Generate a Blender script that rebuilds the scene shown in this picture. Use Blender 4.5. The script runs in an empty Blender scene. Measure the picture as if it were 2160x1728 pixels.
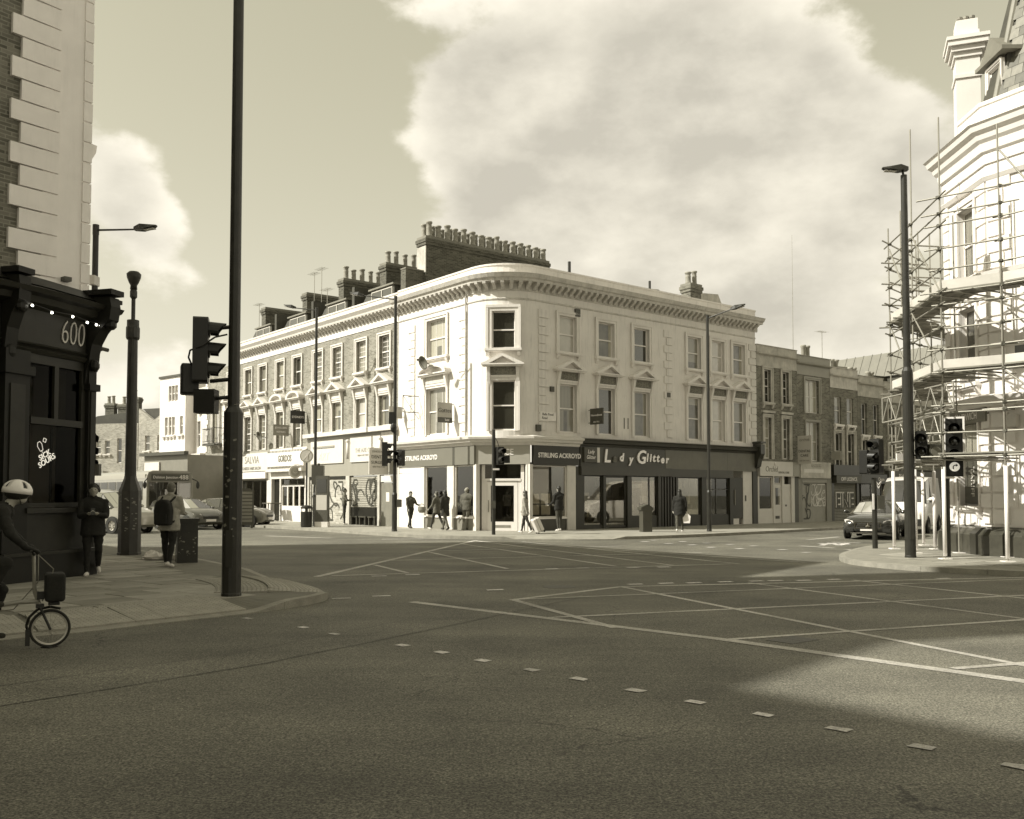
import bpy, math, random
from math import sin, cos, pi, radians, sqrt, atan2, hypot
from mathutils import Vector, Matrix
random.seed(11)
SC = bpy.context.scene
COL = SC.collection

# ------------------------------------------------------------------ camera
FPX, CAMH, PITCH = 1950.0, 1.65, radians(2.4)
cd = bpy.data.cameras.new('camera')
cd.sensor_fit = 'HORIZONTAL'; cd.sensor_width = 36.0
cd.lens = 36.0*FPX/2160.0
cd.shift_y = 0.04503
cd.clip_start = 0.1; cd.clip_end = 3000
cam = bpy.data.objects.new('camera', cd); COL.objects.link(cam)
cam.location = (0, 0, CAMH); cam.rotation_euler = (radians(90)+PITCH, 0, 0)
SC.camera = cam

# ------------------------------------------------------------------ light
SUN_EL = radians(40.0)
SUN_H = Vector((-0.96, -0.28)).normalized()          # horizontal direction towards the sun
TOSUN = Vector((SUN_H.x*cos(SUN_EL), SUN_H.y*cos(SUN_EL), sin(SUN_EL)))
sd = bpy.data.lights.new('sun', 'SUN'); sd.energy = 3.15; sd.angle = radians(0.65); sd.color = (1.0, 0.965, 0.87)
sun = bpy.data.objects.new('sun', sd); COL.objects.link(sun)
sun.rotation_euler = TOSUN.to_track_quat('Z', 'Y').to_euler(); sun.location = (-60, -20, 60)
SC.view_settings.view_transform = 'Standard'; SC.view_settings.look = 'None'
SC.view_settings.exposure = 1.1; SC.view_settings.gamma = 1.0; SC.view_settings.use_curve_mapping = False

VPP = 864 + cd.shift_y*2160
def ray(u, v):
    x = (u-1080)/FPX; y = (VPP-v)/FPX; c, s = cos(PITCH), sin(PITCH)
    return Vector((x, c-y*s, s+y*c))
def gnd(u, v, z=0.0):
    r = ray(u, v); t = (z-CAMH)/r.z
    return Vector((r.x*t, r.y*t, z))
def at(u, v, Y):
    r = ray(u, v); k = Y/r.y
    return Vector((r.x*k, Y, CAMH+r.z*k))

def tone(v, a=1.0):
    b = .68+.29*max(v, 0)**.5
    return (v*1.03, v*.985, v*b, a)

# ------------------------------------------------------------------ sky
W = bpy.data.worlds.new('World'); SC.world = W; W.use_nodes = True
def world():
    nt = W.node_tree; N, L = nt.nodes, nt.links; N.clear()
    def nd(t, **k):
        n = N.new(t)
        for a, b in k.items(): setattr(n, a, b)
        return n
    def mth(op, a, b=None, c=None, clamp=False):
        n = nd('ShaderNodeMath', operation=op, use_clamp=clamp)
        for i, x in enumerate((a, b, c)):
            if x is None: continue
            if isinstance(x, (int, float)): n.inputs[i].default_value = x
            else: L.new(x, n.inputs[i])
        return n.outputs[0]
    out = nd('ShaderNodeOutputWorld'); bg = nd('ShaderNodeBackground')
    sky = nd('ShaderNodeTexSky', sky_type='NISHITA', sun_disc=False)
    sky.sun_elevation = SUN_EL
    sky.sun_rotation = atan2(SUN_H.x, SUN_H.y)
    sky.air_density = 1.0; sky.dust_density = 1.5; sky.ozone_density = 1.0
    bw = nd('ShaderNodeRGBToBW'); L.new(sky.outputs[0], bw.inputs[0])
    tc = nd('ShaderNodeTexCoord'); D = tc.outputs['Generated']
    sep = nd('ShaderNodeSeparateXYZ'); L.new(D, sep.inputs[0])
    # even the sky out a little (thin high haze) and tone it
    lum = mth('POWER', bw.outputs[0], 0.55)
    lum = mth('MULTIPLY', lum, SKY_GAIN)
    hz = mth('SUBTRACT', 1.0, mth('ABSOLUTE', sep.outputs[2]))
    hz = mth('POWER', hz, 3.5)
    def noise(scale, detail, rough, dist, sc=(1, 1, 1.7), loc=(0, 0, 0)):
        mp = nd('ShaderNodeMapping'); mp.inputs['Scale'].default_value = sc; mp.inputs['Location'].default_value = loc
        L.new(D, mp.inputs[0])
        n = nd('ShaderNodeTexNoise'); n.inputs['Scale'].default_value = scale; n.inputs['Detail'].default_value = detail
        n.inputs['Roughness'].default_value = rough; n.inputs['Distortion'].default_value = dist
        L.new(mp.outputs[0], n.inputs[0]); return n.outputs[0]
    def field(off):
        """billowing cloud density before thresholding, sampled at the direction plus an offset"""
        o = tuple(off)
        a = noise(4.6, 2.5, .5, .2, loc=o); b = noise(11.5, 9, .58, .0, loc=tuple(x*1.0+1.7 for x in o))
        return mth('ADD', mth('MULTIPLY', mth('SUBTRACT', a, .5), 2.6), mth('MULTIPLY', mth('SUBTRACT', b, .5), 1.7))
    n1 = field((0, 0, 0)); n2 = field(tuple(-.045*x for x in (TOSUN.x, TOSUN.y, TOSUN.z*1.7)))
    blobs = [(1100,140,8,.34),(930,110,5,.34),(930,280,5,.30),(1000,420,6,.2),(1230,300,10,.36),(1440,120,6.5,.34),(1350,470,11,.26),(1500,300,8,.28),(1660,330,6,.30),(1790,230,5.5,.42),
             (1880,150,3.4,.42),(1880,300,5,.34),(1960,330,3.6,.26),(1700,450,9,.24),(1480,620,12,.22),(1150,560,8,.14),(1850,560,7,.16),(265,425,2.8,.30),(212,370,2.2,.34),(310,430,2.0,.22),(335,540,2.4,.30),(350,90,6,.20),
             (250,600,6,.26),(240,760,7,.24),(520,800,10,.12),(480,250,15,-.5),(700,80,7,-.42),(690,330,5,-.35),(1680,60,5,-.5),(1560,230,3,-.16),(2090,150,8,-.8),(1990,40,4,-.5),(600,480,8,-.4)]
    tot = mth('MULTIPLY_ADD', n1, 1.0, -.02)
    for u, v, rd, w in blobs:
        d = ray(u, v).normalized()
        vm = nd('ShaderNodeVectorMath', operation='DOT_PRODUCT'); L.new(D, vm.inputs[0]); vm.inputs[1].default_value = d
        mr = nd('ShaderNodeMapRange', interpolation_type='SMOOTHSTEP'); L.new(vm.outputs['Value'], mr.inputs[0])
        mr.inputs[1].default_value = cos(radians(rd*1.7)); mr.inputs[2].default_value = cos(radians(rd*.1))
        mr.inputs[3].default_value = 0; mr.inputs[4].default_value = w
        tot = mth('ADD', tot, mr.outputs[0])
    den = nd('ShaderNodeMapRange', interpolation_type='SMOOTHSTEP'); L.new(tot, den.inputs[0])
    den.inputs[1].default_value = -.02; den.inputs[2].default_value = .46
    lit = mth('MULTIPLY_ADD', mth('SUBTRACT', n1, n2), .34, .90)
    thick = nd('ShaderNodeMapRange', interpolation_type='SMOOTHSTEP'); L.new(tot, thick.inputs[0])
    thick.inputs[1].default_value = .15; thick.inputs[2].default_value = 1.1; thick.inputs[3].default_value = 1.05; thick.inputs[4].default_value = .80
    sh = mth('MULTIPLY', lit, thick.outputs[0])
    shade = nd('ShaderNodeMapRange'); L.new(sh, shade.inputs[0])
    shade.inputs[1].default_value = .6; shade.inputs[2].default_value = 1.05; shade.inputs[3].default_value = .60; shade.inputs[4].default_value = 1.04
    # clear sky colour
    cl = nd('ShaderNodeMix', data_type='RGBA'); L.new(hz, cl.inputs[0])
    cl.inputs[6].default_value = (1.0, .945, .68, 1); cl.inputs[7].default_value = (1.0, .955, .82, 1)
    ml = nd('ShaderNodeVectorMath', operation='SCALE'); L.new(cl.outputs[2], ml.inputs[0]); L.new(lum, ml.inputs['Scale'])
    cc = nd('ShaderNodeVectorMath', operation='SCALE'); cc.inputs[0].default_value = (1.0, .94, .79); L.new(shade.outputs[0], cc.inputs['Scale'])
    cc2 = nd('ShaderNodeVectorMath', operation='SCALE'); L.new(cc.outputs[0], cc2.inputs[0]); cc2.inputs['Scale'].default_value = CLOUD_GAIN
    mx = nd('ShaderNodeMix', data_type='RGBA'); L.new(den.outputs[0], mx.inputs[0]); L.new(ml.outputs[0], mx.inputs[6]); L.new(cc2.outputs[0], mx.inputs[7])
    L.new(mx.outputs[2], bg.inputs[0]); bg.inputs[1].default_value = 0.1
    L.new(bg.outputs[0], out.inputs[0])
SKY_GAIN, CLOUD_GAIN = 1.85, 4.9
world()

# ------------------------------------------------------------------ mesh helpers
class MB:
    def __init__(s): s.v = []; s.f = []
    def add(s, vs, fs):
        o = len(s.v); s.v += [tuple(p) for p in vs]; s.f += [tuple(i+o for i in f) for f in fs]; return s
    def box(s, x0, x1, y0, y1, z0, z1):
        return s.add([(x0,y0,z0),(x1,y0,z0),(x1,y1,z0),(x0,y1,z0),(x0,y0,z1),(x1,y0,z1),(x1,y1,z1),(x0,y1,z1)],
                     [(0,3,2,1),(4,5,6,7),(0,1,5,4),(1,2,6,5),(2,3,7,6),(3,0,4,7)])
    def poly(s, pts): return s.add(pts, [tuple(range(len(pts)))])
    def prism(s, pts, a, b, ax='y'):
        """extrude a polygon: ax y -> pts (x,z); x -> pts (y,z); z -> pts (x,y)"""
        n = len(pts)
        def q(p, t): return {'y': (p[0], t, p[1]), 'x': (t, p[0], p[1]), 'z': (p[0], p[1], t)}[ax]
        vs = [q(p, a) for p in pts]+[q(p, b) for p in pts]
        fs = [tuple(range(n))[::-1], tuple(range(n, 2*n))]+[(i, (i+1) % n, n+(i+1) % n, n+i) for i in range(n)]
        return s.add(vs, fs)
    def tube(s, p0, p1, r0, r1=None, n=8, caps=True):
        p0, p1 = Vector(p0), Vector(p1); r1 = r0 if r1 is None else r1
        d = p1-p0
        if d.length < 1e-6: return s
        q = d.to_track_quat('Z', 'Y')
        vs = []
        for p, r in ((p0, r0), (p1, r1)):
            for i in range(n):
                a = 2*pi*i/n; vs.append(p+q @ Vector((r*cos(a), r*sin(a), 0)))
        fs = [(i, (i+1) % n, n+(i+1) % n, n+i) for i in range(n)]
        if caps: fs += [tuple(range(n))[::-1], tuple(range(n, 2*n))]
        return s.add(vs, fs)
    def path(s, pts, r, n=6):
        for a, b in zip(pts[:-1], pts[1:]): s.tube(a, b, r, r, n)
        return s
    def lathe(s, prof, c=(0, 0, 0), n=12, caps=True):
        vs = []; m = len(prof)
        for r, z in prof:
            for i in range(n):
                a = 2*pi*i/n; vs.append((c[0]+r*cos(a), c[1]+r*sin(a), c[2]+z))
        fs = [(k*n+i, k*n+(i+1) % n, (k+1)*n+(i+1) % n, (k+1)*n+i) for k in range(m-1) for i in range(n)]
        if caps: fs += [tuple(range(n))[::-1], tuple((m-1)*n+i for i in range(n))]
        else: fs += [((m-1)*n+i, (m-1)*n+(i+1) % n, (i+1) % n, i) for i in range(n)]
        return s.add(vs, fs)
    def ell(s, c, r, nu=10, nv=6):
        if isinstance(r, (int, float)): r = (r, r, r)
        vs = [(c[0], c[1], c[2]-r[2])]
        for j in range(1, nv):
            t = -pi/2+pi*j/nv
            for i in range(nu):
                a = 2*pi*i/nu; vs.append((c[0]+r[0]*cos(t)*cos(a), c[1]+r[1]*cos(t)*sin(a), c[2]+r[2]*sin(t)))
        vs.append((c[0], c[1], c[2]+r[2])); e = len(vs)-1
        fs = [(0, 1+(i+1) % nu, 1+i) for i in range(nu)]
        for j in range(nv-2):
            for i in range(nu):
                a = 1+j*nu; fs.append((a+i, a+(i+1) % nu, a+nu+(i+1) % nu, a+nu+i))
        a = 1+(nv-2)*nu
        fs += [(a+i, a+(i+1) % nu, e) for i in range(nu)]
        return s.add(vs, fs)
    def sweep(s, path, prof, closed_prof=True, caps=True):
        """path: list of ((x,y),(nx,ny)); prof: list of (out,z)"""
        n = len(prof); vs = []
        for p, nn in path:
            for o, z in prof: vs.append((p[0]+nn[0]*o, p[1]+nn[1]*o, z))
        m = len(path); fs = []
        for k in range(m-1):
            for i in range(n if closed_prof else n-1):
                j = (i+1) % n
                fs.append((k*n+i, (k+1)*n+i, (k+1)*n+j, k*n+j))
        if caps and closed_prof: fs += [tuple(range(n)), tuple((m-1)*n+i for i in range(n))[::-1]]
        return s.add(vs, fs)
    def xf(s, M):
        s.v = [tuple(M @ Vector(p)) for p in s.v]; return s
    def mesh(s, name, smooth=False):
        me = bpy.data.meshes.new(name); me.from_pydata(s.v, [], s.f); me.validate(); me.update()
        if smooth: me.polygons.foreach_set('use_smooth', [True]*len(me.polygons))
        return me
    def obj(s, name, mat, parent=None, M=None, smooth=False, fix=True):
        me = s.mesh(name, smooth)
        if fix: fixn(me)
        return mobj(name, me, mat, parent, M)
import bmesh
def fixn(me):
    bm = bmesh.new(); bm.from_mesh(me); bmesh.ops.recalc_face_normals(bm, faces=bm.faces); bm.to_mesh(me); bm.free()
def mobj(name, me, mat, parent=None, M=None):
    o = bpy.data.objects.new(name, me); COL.objects.link(o)
    if mat is not None and not me.materials: me.materials.append(mat)
    if parent: o.parent = parent
    if M is not None: o.matrix_local = M
    return o
def tag(o, label, cat=None, group=None, kind=None):
    if label: o['label'] = label
    if cat: o['category'] = cat
    if group: o['group'] = group
    if kind: o['kind'] = kind
    return o
def thing(name, label, cat, loc=(0, 0, 0), rz=0.0, group=None):
    o = bpy.data.objects.new(name, None); COL.objects.link(o); o.empty_display_size = .2
    o.location = loc; o.rotation_euler = (0, 0, rz)
    return tag(o, label, cat, group)
def struct(o): o['kind'] = 'structure'; return o
def T(x=0, y=0, z=0): return Matrix.Translation((x, y, z))
def RZ(a): return Matrix.Rotation(a, 4, 'Z')
def RX(a): return Matrix.Rotation(a, 4, 'X')
def RY(a): return Matrix.Rotation(a, 4, 'Y')
def SCL(x, y, z): return Matrix.Diagonal((x, y, z, 1))
CACHE = {}
def cached(key, fn):
    if key not in CACHE: CACHE[key] = fn()
    return CACHE[key]
def evalmesh(o):
    """mesh of an object after its modifiers, worked out in a small scratch scene so that it stays quick"""
    sc2 = bpy.data.scenes.new('scratch'); sc2.collection.objects.link(o); vl = sc2.view_layers[0]; vl.update()
    me = bpy.data.meshes.new_from_object(o.evaluated_get(vl.depsgraph)); bpy.data.objects.remove(o); bpy.data.scenes.remove(sc2); return me
def text(body, size, mat, parent, M, name='lettering', ext=.006, shear=0, sx=1.0, align='CENTER', off=0.0, spacing=1.0):
    """flat lettering standing up, facing -Y, centred on M"""
    cu = bpy.data.curves.new('lettering', 'FONT'); cu.body = body; cu.size = size; cu.extrude = ext; cu.align_x = align; cu.align_y = 'CENTER'
    cu.shear = shear; cu.offset = off; cu.resolution_u = 3; cu.space_character = spacing
    me = evalmesh(bpy.data.objects.new('tmp', cu)); me.name = name; bpy.data.curves.remove(cu)
    me.materials.clear()
    return mobj(name, me, mat, parent, M @ RX(pi/2) @ SCL(sx, 1, 1))

# ------------------------------------------------------------------ materials
MATS = {}
def mat(name, v, rough=.6, var=.14, vs=2.2, bump=0., bs=40., metal=0., coat=0., streak=0., fine=0., spec=.5, emit=0.):
    if name in MATS: return MATS[name]
    m = bpy.data.materials.new(name); m.use_nodes = True; nt = m.node_tree; N, L = nt.nodes, nt.links
    p = N['Principled BSDF']; p.inputs['Roughness'].default_value = rough; p.inputs['Metallic'].default_value = metal
    p.inputs['Coat Weight'].default_value = coat; p.inputs['Specular IOR Level'].default_value = spec
    p.inputs['Coat Roughness'].default_value = .04
    base = tone(v) if not isinstance(v, tuple) else v
    tc = N.new('ShaderNodeTexCoord')
    fac = None
    if var > 0:
        n = N.new('ShaderNodeTexNoise'); n.inputs['Scale'].default_value = vs; n.inputs['Detail'].default_value = 6; n.inputs['Roughness'].default_value = .62
        L.new(tc.outputs['Object'], n.inputs[0])
        r = N.new('ShaderNodeMapRange'); r.inputs[1].default_value = .3; r.inputs[2].default_value = .7
        r.inputs[3].default_value = 1-var; r.inputs[4].default_value = 1+var*.6; L.new(n.outputs[0], r.inputs[0]); fac = r.outputs[0]
    def mul(a, b):
        if a is None: return b
        q = N.new('ShaderNodeMath'); q.operation = 'MULTIPLY'; L.new(a, q.inputs[0]); L.new(b, q.inputs[1]); return q.outputs[0]
    if fine > 0:
        n = N.new('ShaderNodeTexNoise'); n.inputs['Scale'].default_value = 110; n.inputs['Detail'].default_value = 3
        L.new(tc.outputs['Object'], n.inputs[0])
        r = N.new('ShaderNodeMapRange'); r.inputs[1].default_value = .3; r.inputs[2].default_value = .7; r.inputs[3].default_value = 1-fine; r.inputs[4].default_value = 1+fine
        L.new(n.outputs[0], r.inputs[0]); fac = mul(fac, r.outputs[0])
    if streak > 0:
        mp = N.new('ShaderNodeMapping'); mp.inputs['Scale'].default_value = (5, 5, .55); L.new(tc.outputs['Object'], mp.inputs[0])
        n = N.new('ShaderNodeTexNoise'); n.inputs['Scale'].default_value = 1.6; n.inputs['Detail'].default_value = 7; n.inputs['Roughness'].default_value = .7
        L.new(mp.outputs[0], n.inputs[0])
        r = N.new('ShaderNodeMapRange'); r.inputs[1].default_value = .52; r.inputs[2].default_value = .78; r.inputs[3].default_value = 1; r.inputs[4].default_value = 1-streak
        L.new(n.outputs[0], r.inputs[0]); fac = mul(fac, r.outputs[0])
    if fac is not None:
        s = N.new('ShaderNodeVectorMath'); s.operation = 'SCALE'; s.inputs[0].default_value = base[:3]; L.new(fac, s.inputs['Scale'])
        L.new(s.outputs[0], p.inputs['Base Color'])
    else: p.inputs['Base Color'].default_value = base
    if bump > 0:
        n = N.new('ShaderNodeTexNoise'); n.inputs['Scale'].default_value = bs; n.inputs['Detail'].default_value = 4; L.new(tc.outputs['Object'], n.inputs[0])
        b = N.new('ShaderNodeBump'); b.inputs['Strength'].default_value = bump; b.inputs['Distance'].default_value = .02; L.new(n.outputs[0], b.inputs['Height']); L.new(b.outputs[0], p.inputs['Normal'])
    if emit > 0:
        p.inputs['Emission Color'].default_value = (1, .95, .8, 1); p.inputs['Emission Strength'].default_value = emit
    MATS[name] = m; return m
def brickmat(name, v, vm, var=.35, w=.225, h=.075, mortar=.011, dirt=.25):
    if name in MATS: return MATS[name]
    m = bpy.data.materials.new(name); m.use_nodes = True; nt = m.node_tree; N, L = nt.nodes, nt.links
    p = N['Principled BSDF']; p.inputs['Roughness'].default_value = .9
    tc = N.new('ShaderNodeTexCoord'); sp = N.new('ShaderNodeSeparateXYZ'); L.new(tc.outputs['Object'], sp.inputs[0])
    ad = N.new('ShaderNodeMath'); L.new(sp.outputs[0], ad.inputs[0]); L.new(sp.outputs[1], ad.inputs[1])
    cb = N.new('ShaderNodeCombineXYZ'); L.new(ad.outputs[0], cb.inputs[0]); L.new(sp.outputs[2], cb.inputs[1])
    b = N.new('ShaderNodeTexBrick'); L.new(cb.outputs[0], b.inputs[0])
    b.inputs['Color1'].default_value = tone(v*(1+var)); b.inputs['Color2'].default_value = tone(v*(1-var)); b.inputs['Mortar'].default_value = tone(vm)
    b.inputs['Scale'].default_value = 1; b.inputs['Brick Width'].default_value = w; b.inputs['Row Height'].default_value = h
    b.inputs['Mortar Size'].default_value = mortar; b.inputs['Mortar Smooth'].default_value = .3; b.inputs['Bias'].default_value = 0
    n = N.new('ShaderNodeTexNoise'); n.inputs['Scale'].default_value = 1.1; n.inputs['Detail'].default_value = 8; n.inputs['Roughness'].default_value = .7; L.new(tc.outputs['Object'], n.inputs[0])
    r = N.new('ShaderNodeMapRange'); r.inputs[1].default_value = .3; r.inputs[2].default_value = .7; r.inputs[3].default_value = 1-dirt; r.inputs[4].default_value = 1+dirt; L.new(n.outputs[0], r.inputs[0])
    s = N.new('ShaderNodeVectorMath'); s.operation = 'SCALE'; L.new(b.outputs[0], s.inputs[0]); L.new(r.outputs[0], s.inputs['Scale']); L.new(s.outputs[0], p.inputs['Base Color'])
    bm_ = N.new('ShaderNodeBump'); bm_.inputs['Strength'].default_value = .6; bm_.inputs['Distance'].default_value = .012; bm_.invert = True
    L.new(b.outputs['Fac'], bm_.inputs['Height']); L.new(bm_.outputs[0], p.inputs['Normal'])
    MATS[name] = m; return m
def glassmat(name, refl=.09, tintv=.9, blend=.22):
    if name in MATS: return MATS[name]
    m = bpy.data.materials.new(name); m.use_nodes = True; nt = m.node_tree; N, L = nt.nodes, nt.links
    N.remove(N['Principled BSDF']); out = N['Material Output']
    t = N.new('ShaderNodeBsdfTransparent'); t.inputs[0].default_value = (tintv, tintv*.98, tintv*.92, 1)
    g = N.new('ShaderNodeBsdfGlossy'); g.inputs['Roughness'].default_value = .01; g.inputs[0].default_value = (1, .99, .95, 1)
    lw = N.new('ShaderNodeLayerWeight'); lw.inputs[0].default_value = blend
    ad = N.new('ShaderNodeMath'); ad.inputs[1].default_value = refl; ad.use_clamp = True; L.new(lw.outputs['Fresnel'], ad.inputs[0])
    mx = N.new('ShaderNodeMixShader'); L.new(ad.outputs[0], mx.inputs[0]); L.new(t.outputs[0], mx.inputs[1]); L.new(g.outputs[0], mx.inputs[2]); L.new(mx.outputs[0], out.inputs[0])
    MATS[name] = m; return m
def asphalt(name='asphalt', v=.120, mark=False):
    if name in MATS: return MATS[name]
    m = bpy.data.materials.new(name); m.use_nodes = True; nt = m.node_tree; N, L = nt.nodes, nt.links
    p = N['Principled BSDF']; p.inputs['Roughness'].default_value = .78; p.inputs['Specular IOR Level'].default_value = .4
    tc = N.new('ShaderNodeTexCoord')
    def noise(sc, det, ro, a, b, lo, hi, mp=None):
        n = N.new('ShaderNodeTexNoise'); n.inputs['Scale'].default_value = sc; n.inputs['Detail'].default_value = det; n.inputs['Roughness'].default_value = ro
        if mp:
            q = N.new('ShaderNodeMapping'); q.inputs['Scale'].default_value = mp[0]; q.inputs['Rotation'].default_value = (0, 0, mp[1]); L.new(tc.outputs['Object'], q.inputs[0]); L.new(q.outputs[0], n.inputs[0])
        else: L.new(tc.outputs['Object'], n.inputs[0])
        r = N.new('ShaderNodeMapRange'); r.inputs[1].default_value = a; r.inputs[2].default_value = b; r.inputs[3].default_value = lo; r.inputs[4].default_value = hi; L.new(n.outputs[0], r.inputs[0]); return r.outputs[0], n.outputs[0]
    def mul(a, b):
        q = N.new('ShaderNodeMath'); q.operation = 'MULTIPLY'; L.new(a, q.inputs[0]); L.new(b, q.inputs[1]); return q.outputs[0]
    big, _ = noise(.42, 7, .68, .33, .67, .64, 1.26)
    tyre, _ = noise(.5, 5, .65, .35, .65, .82, 1.16, ((.12, 1.6, 1), -.67))
    grain, gr = noise(58, 3, .7, .38, .62, .32, 1.7)
    mott, _ = noise(19, 5, .9, .36, .64, .5, 1.5)
    speck, _ = noise(42, 2, .5, .66, .74, 1.0, 2.1)
    dark, _ = noise(30, 3, .6, .25, .36, .5, 1.0)
    f = mul(mul(mul(mul(mul(big, grain), speck), dark), tyre), mott)
    # cracks
    vo = N.new('ShaderNodeTexVoronoi'); vo.feature = 'DISTANCE_TO_EDGE'; vo.inputs['Scale'].default_value = .55
    nz = N.new('ShaderNodeTexNoise'); nz.inputs['Scale'].default_value = 2.5; nz.inputs['Detail'].default_value = 6; L.new(tc.outputs['Object'], nz.inputs[0])
    mixv = N.new('ShaderNodeVectorMath'); mixv.operation = 'MULTIPLY_ADD'; L.new(nz.outputs['Color'], mixv.inputs[0]); mixv.inputs[1].default_value = (.55, .55, 0); L.new(tc.outputs['Object'], mixv.inputs[2]); L.new(mixv.outputs[0], vo.inputs[0])
    cr = N.new('ShaderNodeMapRange'); cr.inputs[1].default_value = .0015; cr.inputs[2].default_value = .006; cr.inputs[3].default_value = .45; cr.inputs[4].default_value = 1; L.new(vo.outputs[0], cr.inputs[0])
    msk, _ = noise(.22, 3, .5, .52, .58, 0, 1)
    cm = N.new('ShaderNodeMix'); L.new(msk, cm.inputs[0]); cm.inputs[2].default_value = 1; L.new(cr.outputs[0], cm.inputs[3])
    f = mul(f, cm.outputs[0])
    s = N.new('ShaderNodeVectorMath'); s.operation = 'SCALE'; s.inputs[0].default_value = tone(v)[:3]; L.new(f, s.inputs['Scale'])
    if mark:
        wear, _ = noise(24, 5, .8, .42, .68, .95, .2); wear2, _ = noise(.55, 3, .6, .40, .62, 1, .45)
        w = mul(wear, wear2)
        mx = N.new('ShaderNodeMix'); mx.data_type = 'RGBA'; L.new(w, mx.inputs[0]); L.new(s.outputs[0], mx.inputs[6]); mx.inputs[7].default_value = tone(mark)
        L.new(mx.outputs[2], p.inputs['Base Color'])
    else: L.new(s.outputs[0], p.inputs['Base Color'])
    b = N.new('ShaderNodeBump'); b.inputs['Strength'].default_value = .35; b.inputs['Distance'].default_value = .008; L.new(gr, b.inputs['Height']); L.new(b.outputs[0], p.inputs['Normal'])
    MATS[name] = m; return m

STUCCO = mat('cream_stucco', .70, .8, .10, .8, bump=.12, bs=25, streak=.3)
STUCCO_D = mat('stained_stucco', .56, .85, .22, 2.5, bump=.2, bs=25, streak=.45)
WHITE = mat('white_paint', .74, .5, .05, 2, streak=.06)
OFFW = mat('offwhite_paint', .62, .55, .10, 2, streak=.12)
GREYP = mat('grey_paint', .20, .5, .12, 2)
MIDG = mat('mid_grey_panel', .29, .5, .07, 1.5)
LIGHTG = mat('light_grey_panel', .48, .5, .06, 1.5)
DARK = mat('dark_paint', .035, .38, .18, 3, coat=.2)
BLACK = mat('black_paint', .015, .35, .2, 4)
DKGREY = mat('dark_grey_paint', .065, .45, .15, 3)
STEEL = mat('galvanised_steel', .30, .42, .16, 8, metal=.35)
POLE = mat('pole_paint', .022, .42, .35, 6, fine=.2)
BRICK = brickmat('stock_brick', .205, .33)
BRICKD = brickmat('dark_sooty_brick', .085, .14, .45)
BRICKR = brickmat('brown_brick', .145, .24, .42, dirt=.35)
BRICKY = brickmat('yellow_brick', .30, .42)
SLATE = mat('roof_slate', .055, .7, .3, 2, fine=.15)
LEAD = mat('lead_sheet', .19, .6, .2, 2)
POT = mat('terracotta_pot', .28, .8, .3, 5)
def curtainmat(name, dark, light, full):
    m = bpy.data.materials.new(name); m.use_nodes = True; nt = m.node_tree; N, L = nt.nodes, nt.links; p = N['Principled BSDF']
    p.inputs['Roughness'].default_value = .25; p.inputs['Coat Weight'].default_value = 1; p.inputs['Coat Roughness'].default_value = .02
    def mth(op, a, b=None):
        n = N.new('ShaderNodeMath'); n.operation = op
        for i, x in enumerate((a, b)):
            if x is None: continue
            if isinstance(x, (int, float)): n.inputs[i].default_value = x
            else: L.new(x, n.inputs[i])
        return n.outputs[0]
    tc = N.new('ShaderNodeTexCoord'); sp = N.new('ShaderNodeSeparateXYZ'); L.new(tc.outputs['Object'], sp.inputs[0]); oi = N.new('ShaderNodeObjectInfo'); r = oi.outputs['Random']
    r2 = mth('FRACT', mth('MULTIPLY', r, 17.31)); r3 = mth('FRACT', mth('MULTIPLY', r, 53.7))
    side = mth('GREATER_THAN', mth('ABSOLUTE', sp.outputs[0]), mth('MULTIPLY_ADD', r, .42)) if False else mth('GREATER_THAN', mth('ABSOLUTE', sp.outputs[0]), mth('MULTIPLY', r, full))
    bl = mth('GREATER_THAN', sp.outputs[2], mth('ADD', .25, mth('MULTIPLY', r2, 2.6)))
    msk = mth('MAXIMUM', side, bl)
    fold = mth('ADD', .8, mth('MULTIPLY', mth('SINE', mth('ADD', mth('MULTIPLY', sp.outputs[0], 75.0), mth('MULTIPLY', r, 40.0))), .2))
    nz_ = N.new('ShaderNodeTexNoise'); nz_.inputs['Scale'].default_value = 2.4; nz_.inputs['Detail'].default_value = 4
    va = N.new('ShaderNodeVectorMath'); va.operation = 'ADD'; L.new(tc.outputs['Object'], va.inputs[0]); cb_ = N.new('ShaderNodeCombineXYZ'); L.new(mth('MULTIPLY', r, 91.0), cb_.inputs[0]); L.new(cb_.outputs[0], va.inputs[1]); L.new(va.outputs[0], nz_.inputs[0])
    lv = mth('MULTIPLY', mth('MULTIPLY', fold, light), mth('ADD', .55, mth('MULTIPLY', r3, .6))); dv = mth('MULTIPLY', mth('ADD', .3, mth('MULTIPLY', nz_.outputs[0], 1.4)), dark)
    mx = N.new('ShaderNodeMix'); L.new(msk, mx.inputs[0]); L.new(dv, mx.inputs[2]); L.new(lv, mx.inputs[3])
    sc_ = N.new('ShaderNodeVectorMath'); sc_.operation = 'SCALE'; sc_.inputs[0].default_value = (1.03, .985, .80); L.new(mx.outputs[0], sc_.inputs['Scale']); L.new(sc_.outputs[0], p.inputs['Base Color'])
    wv = N.new('ShaderNodeTexNoise'); wv.inputs['Scale'].default_value = 1.3; L.new(va.outputs[0], wv.inputs[0]); b = N.new('ShaderNodeBump'); b.inputs['Strength'].default_value = .08; b.inputs['Distance'].default_value = .05; L.new(wv.outputs[0], b.inputs['Height']); L.new(b.outputs[0], p.inputs['Coat Normal'])
    MATS[name] = m; return m
PANE = mat('window_glass_dark', .035, .04, .3, .9, coat=1, spec=.9)
PANEC = curtainmat('window_glass_curtained', .10, .42, .5)
PANEB = mat('window_glass_blind', .46, .15, .12, 2, coat=1)
GLASS = glassmat('shop_glass')
GLASSD = glassmat('shop_glass_dim', .10, .55)
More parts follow.
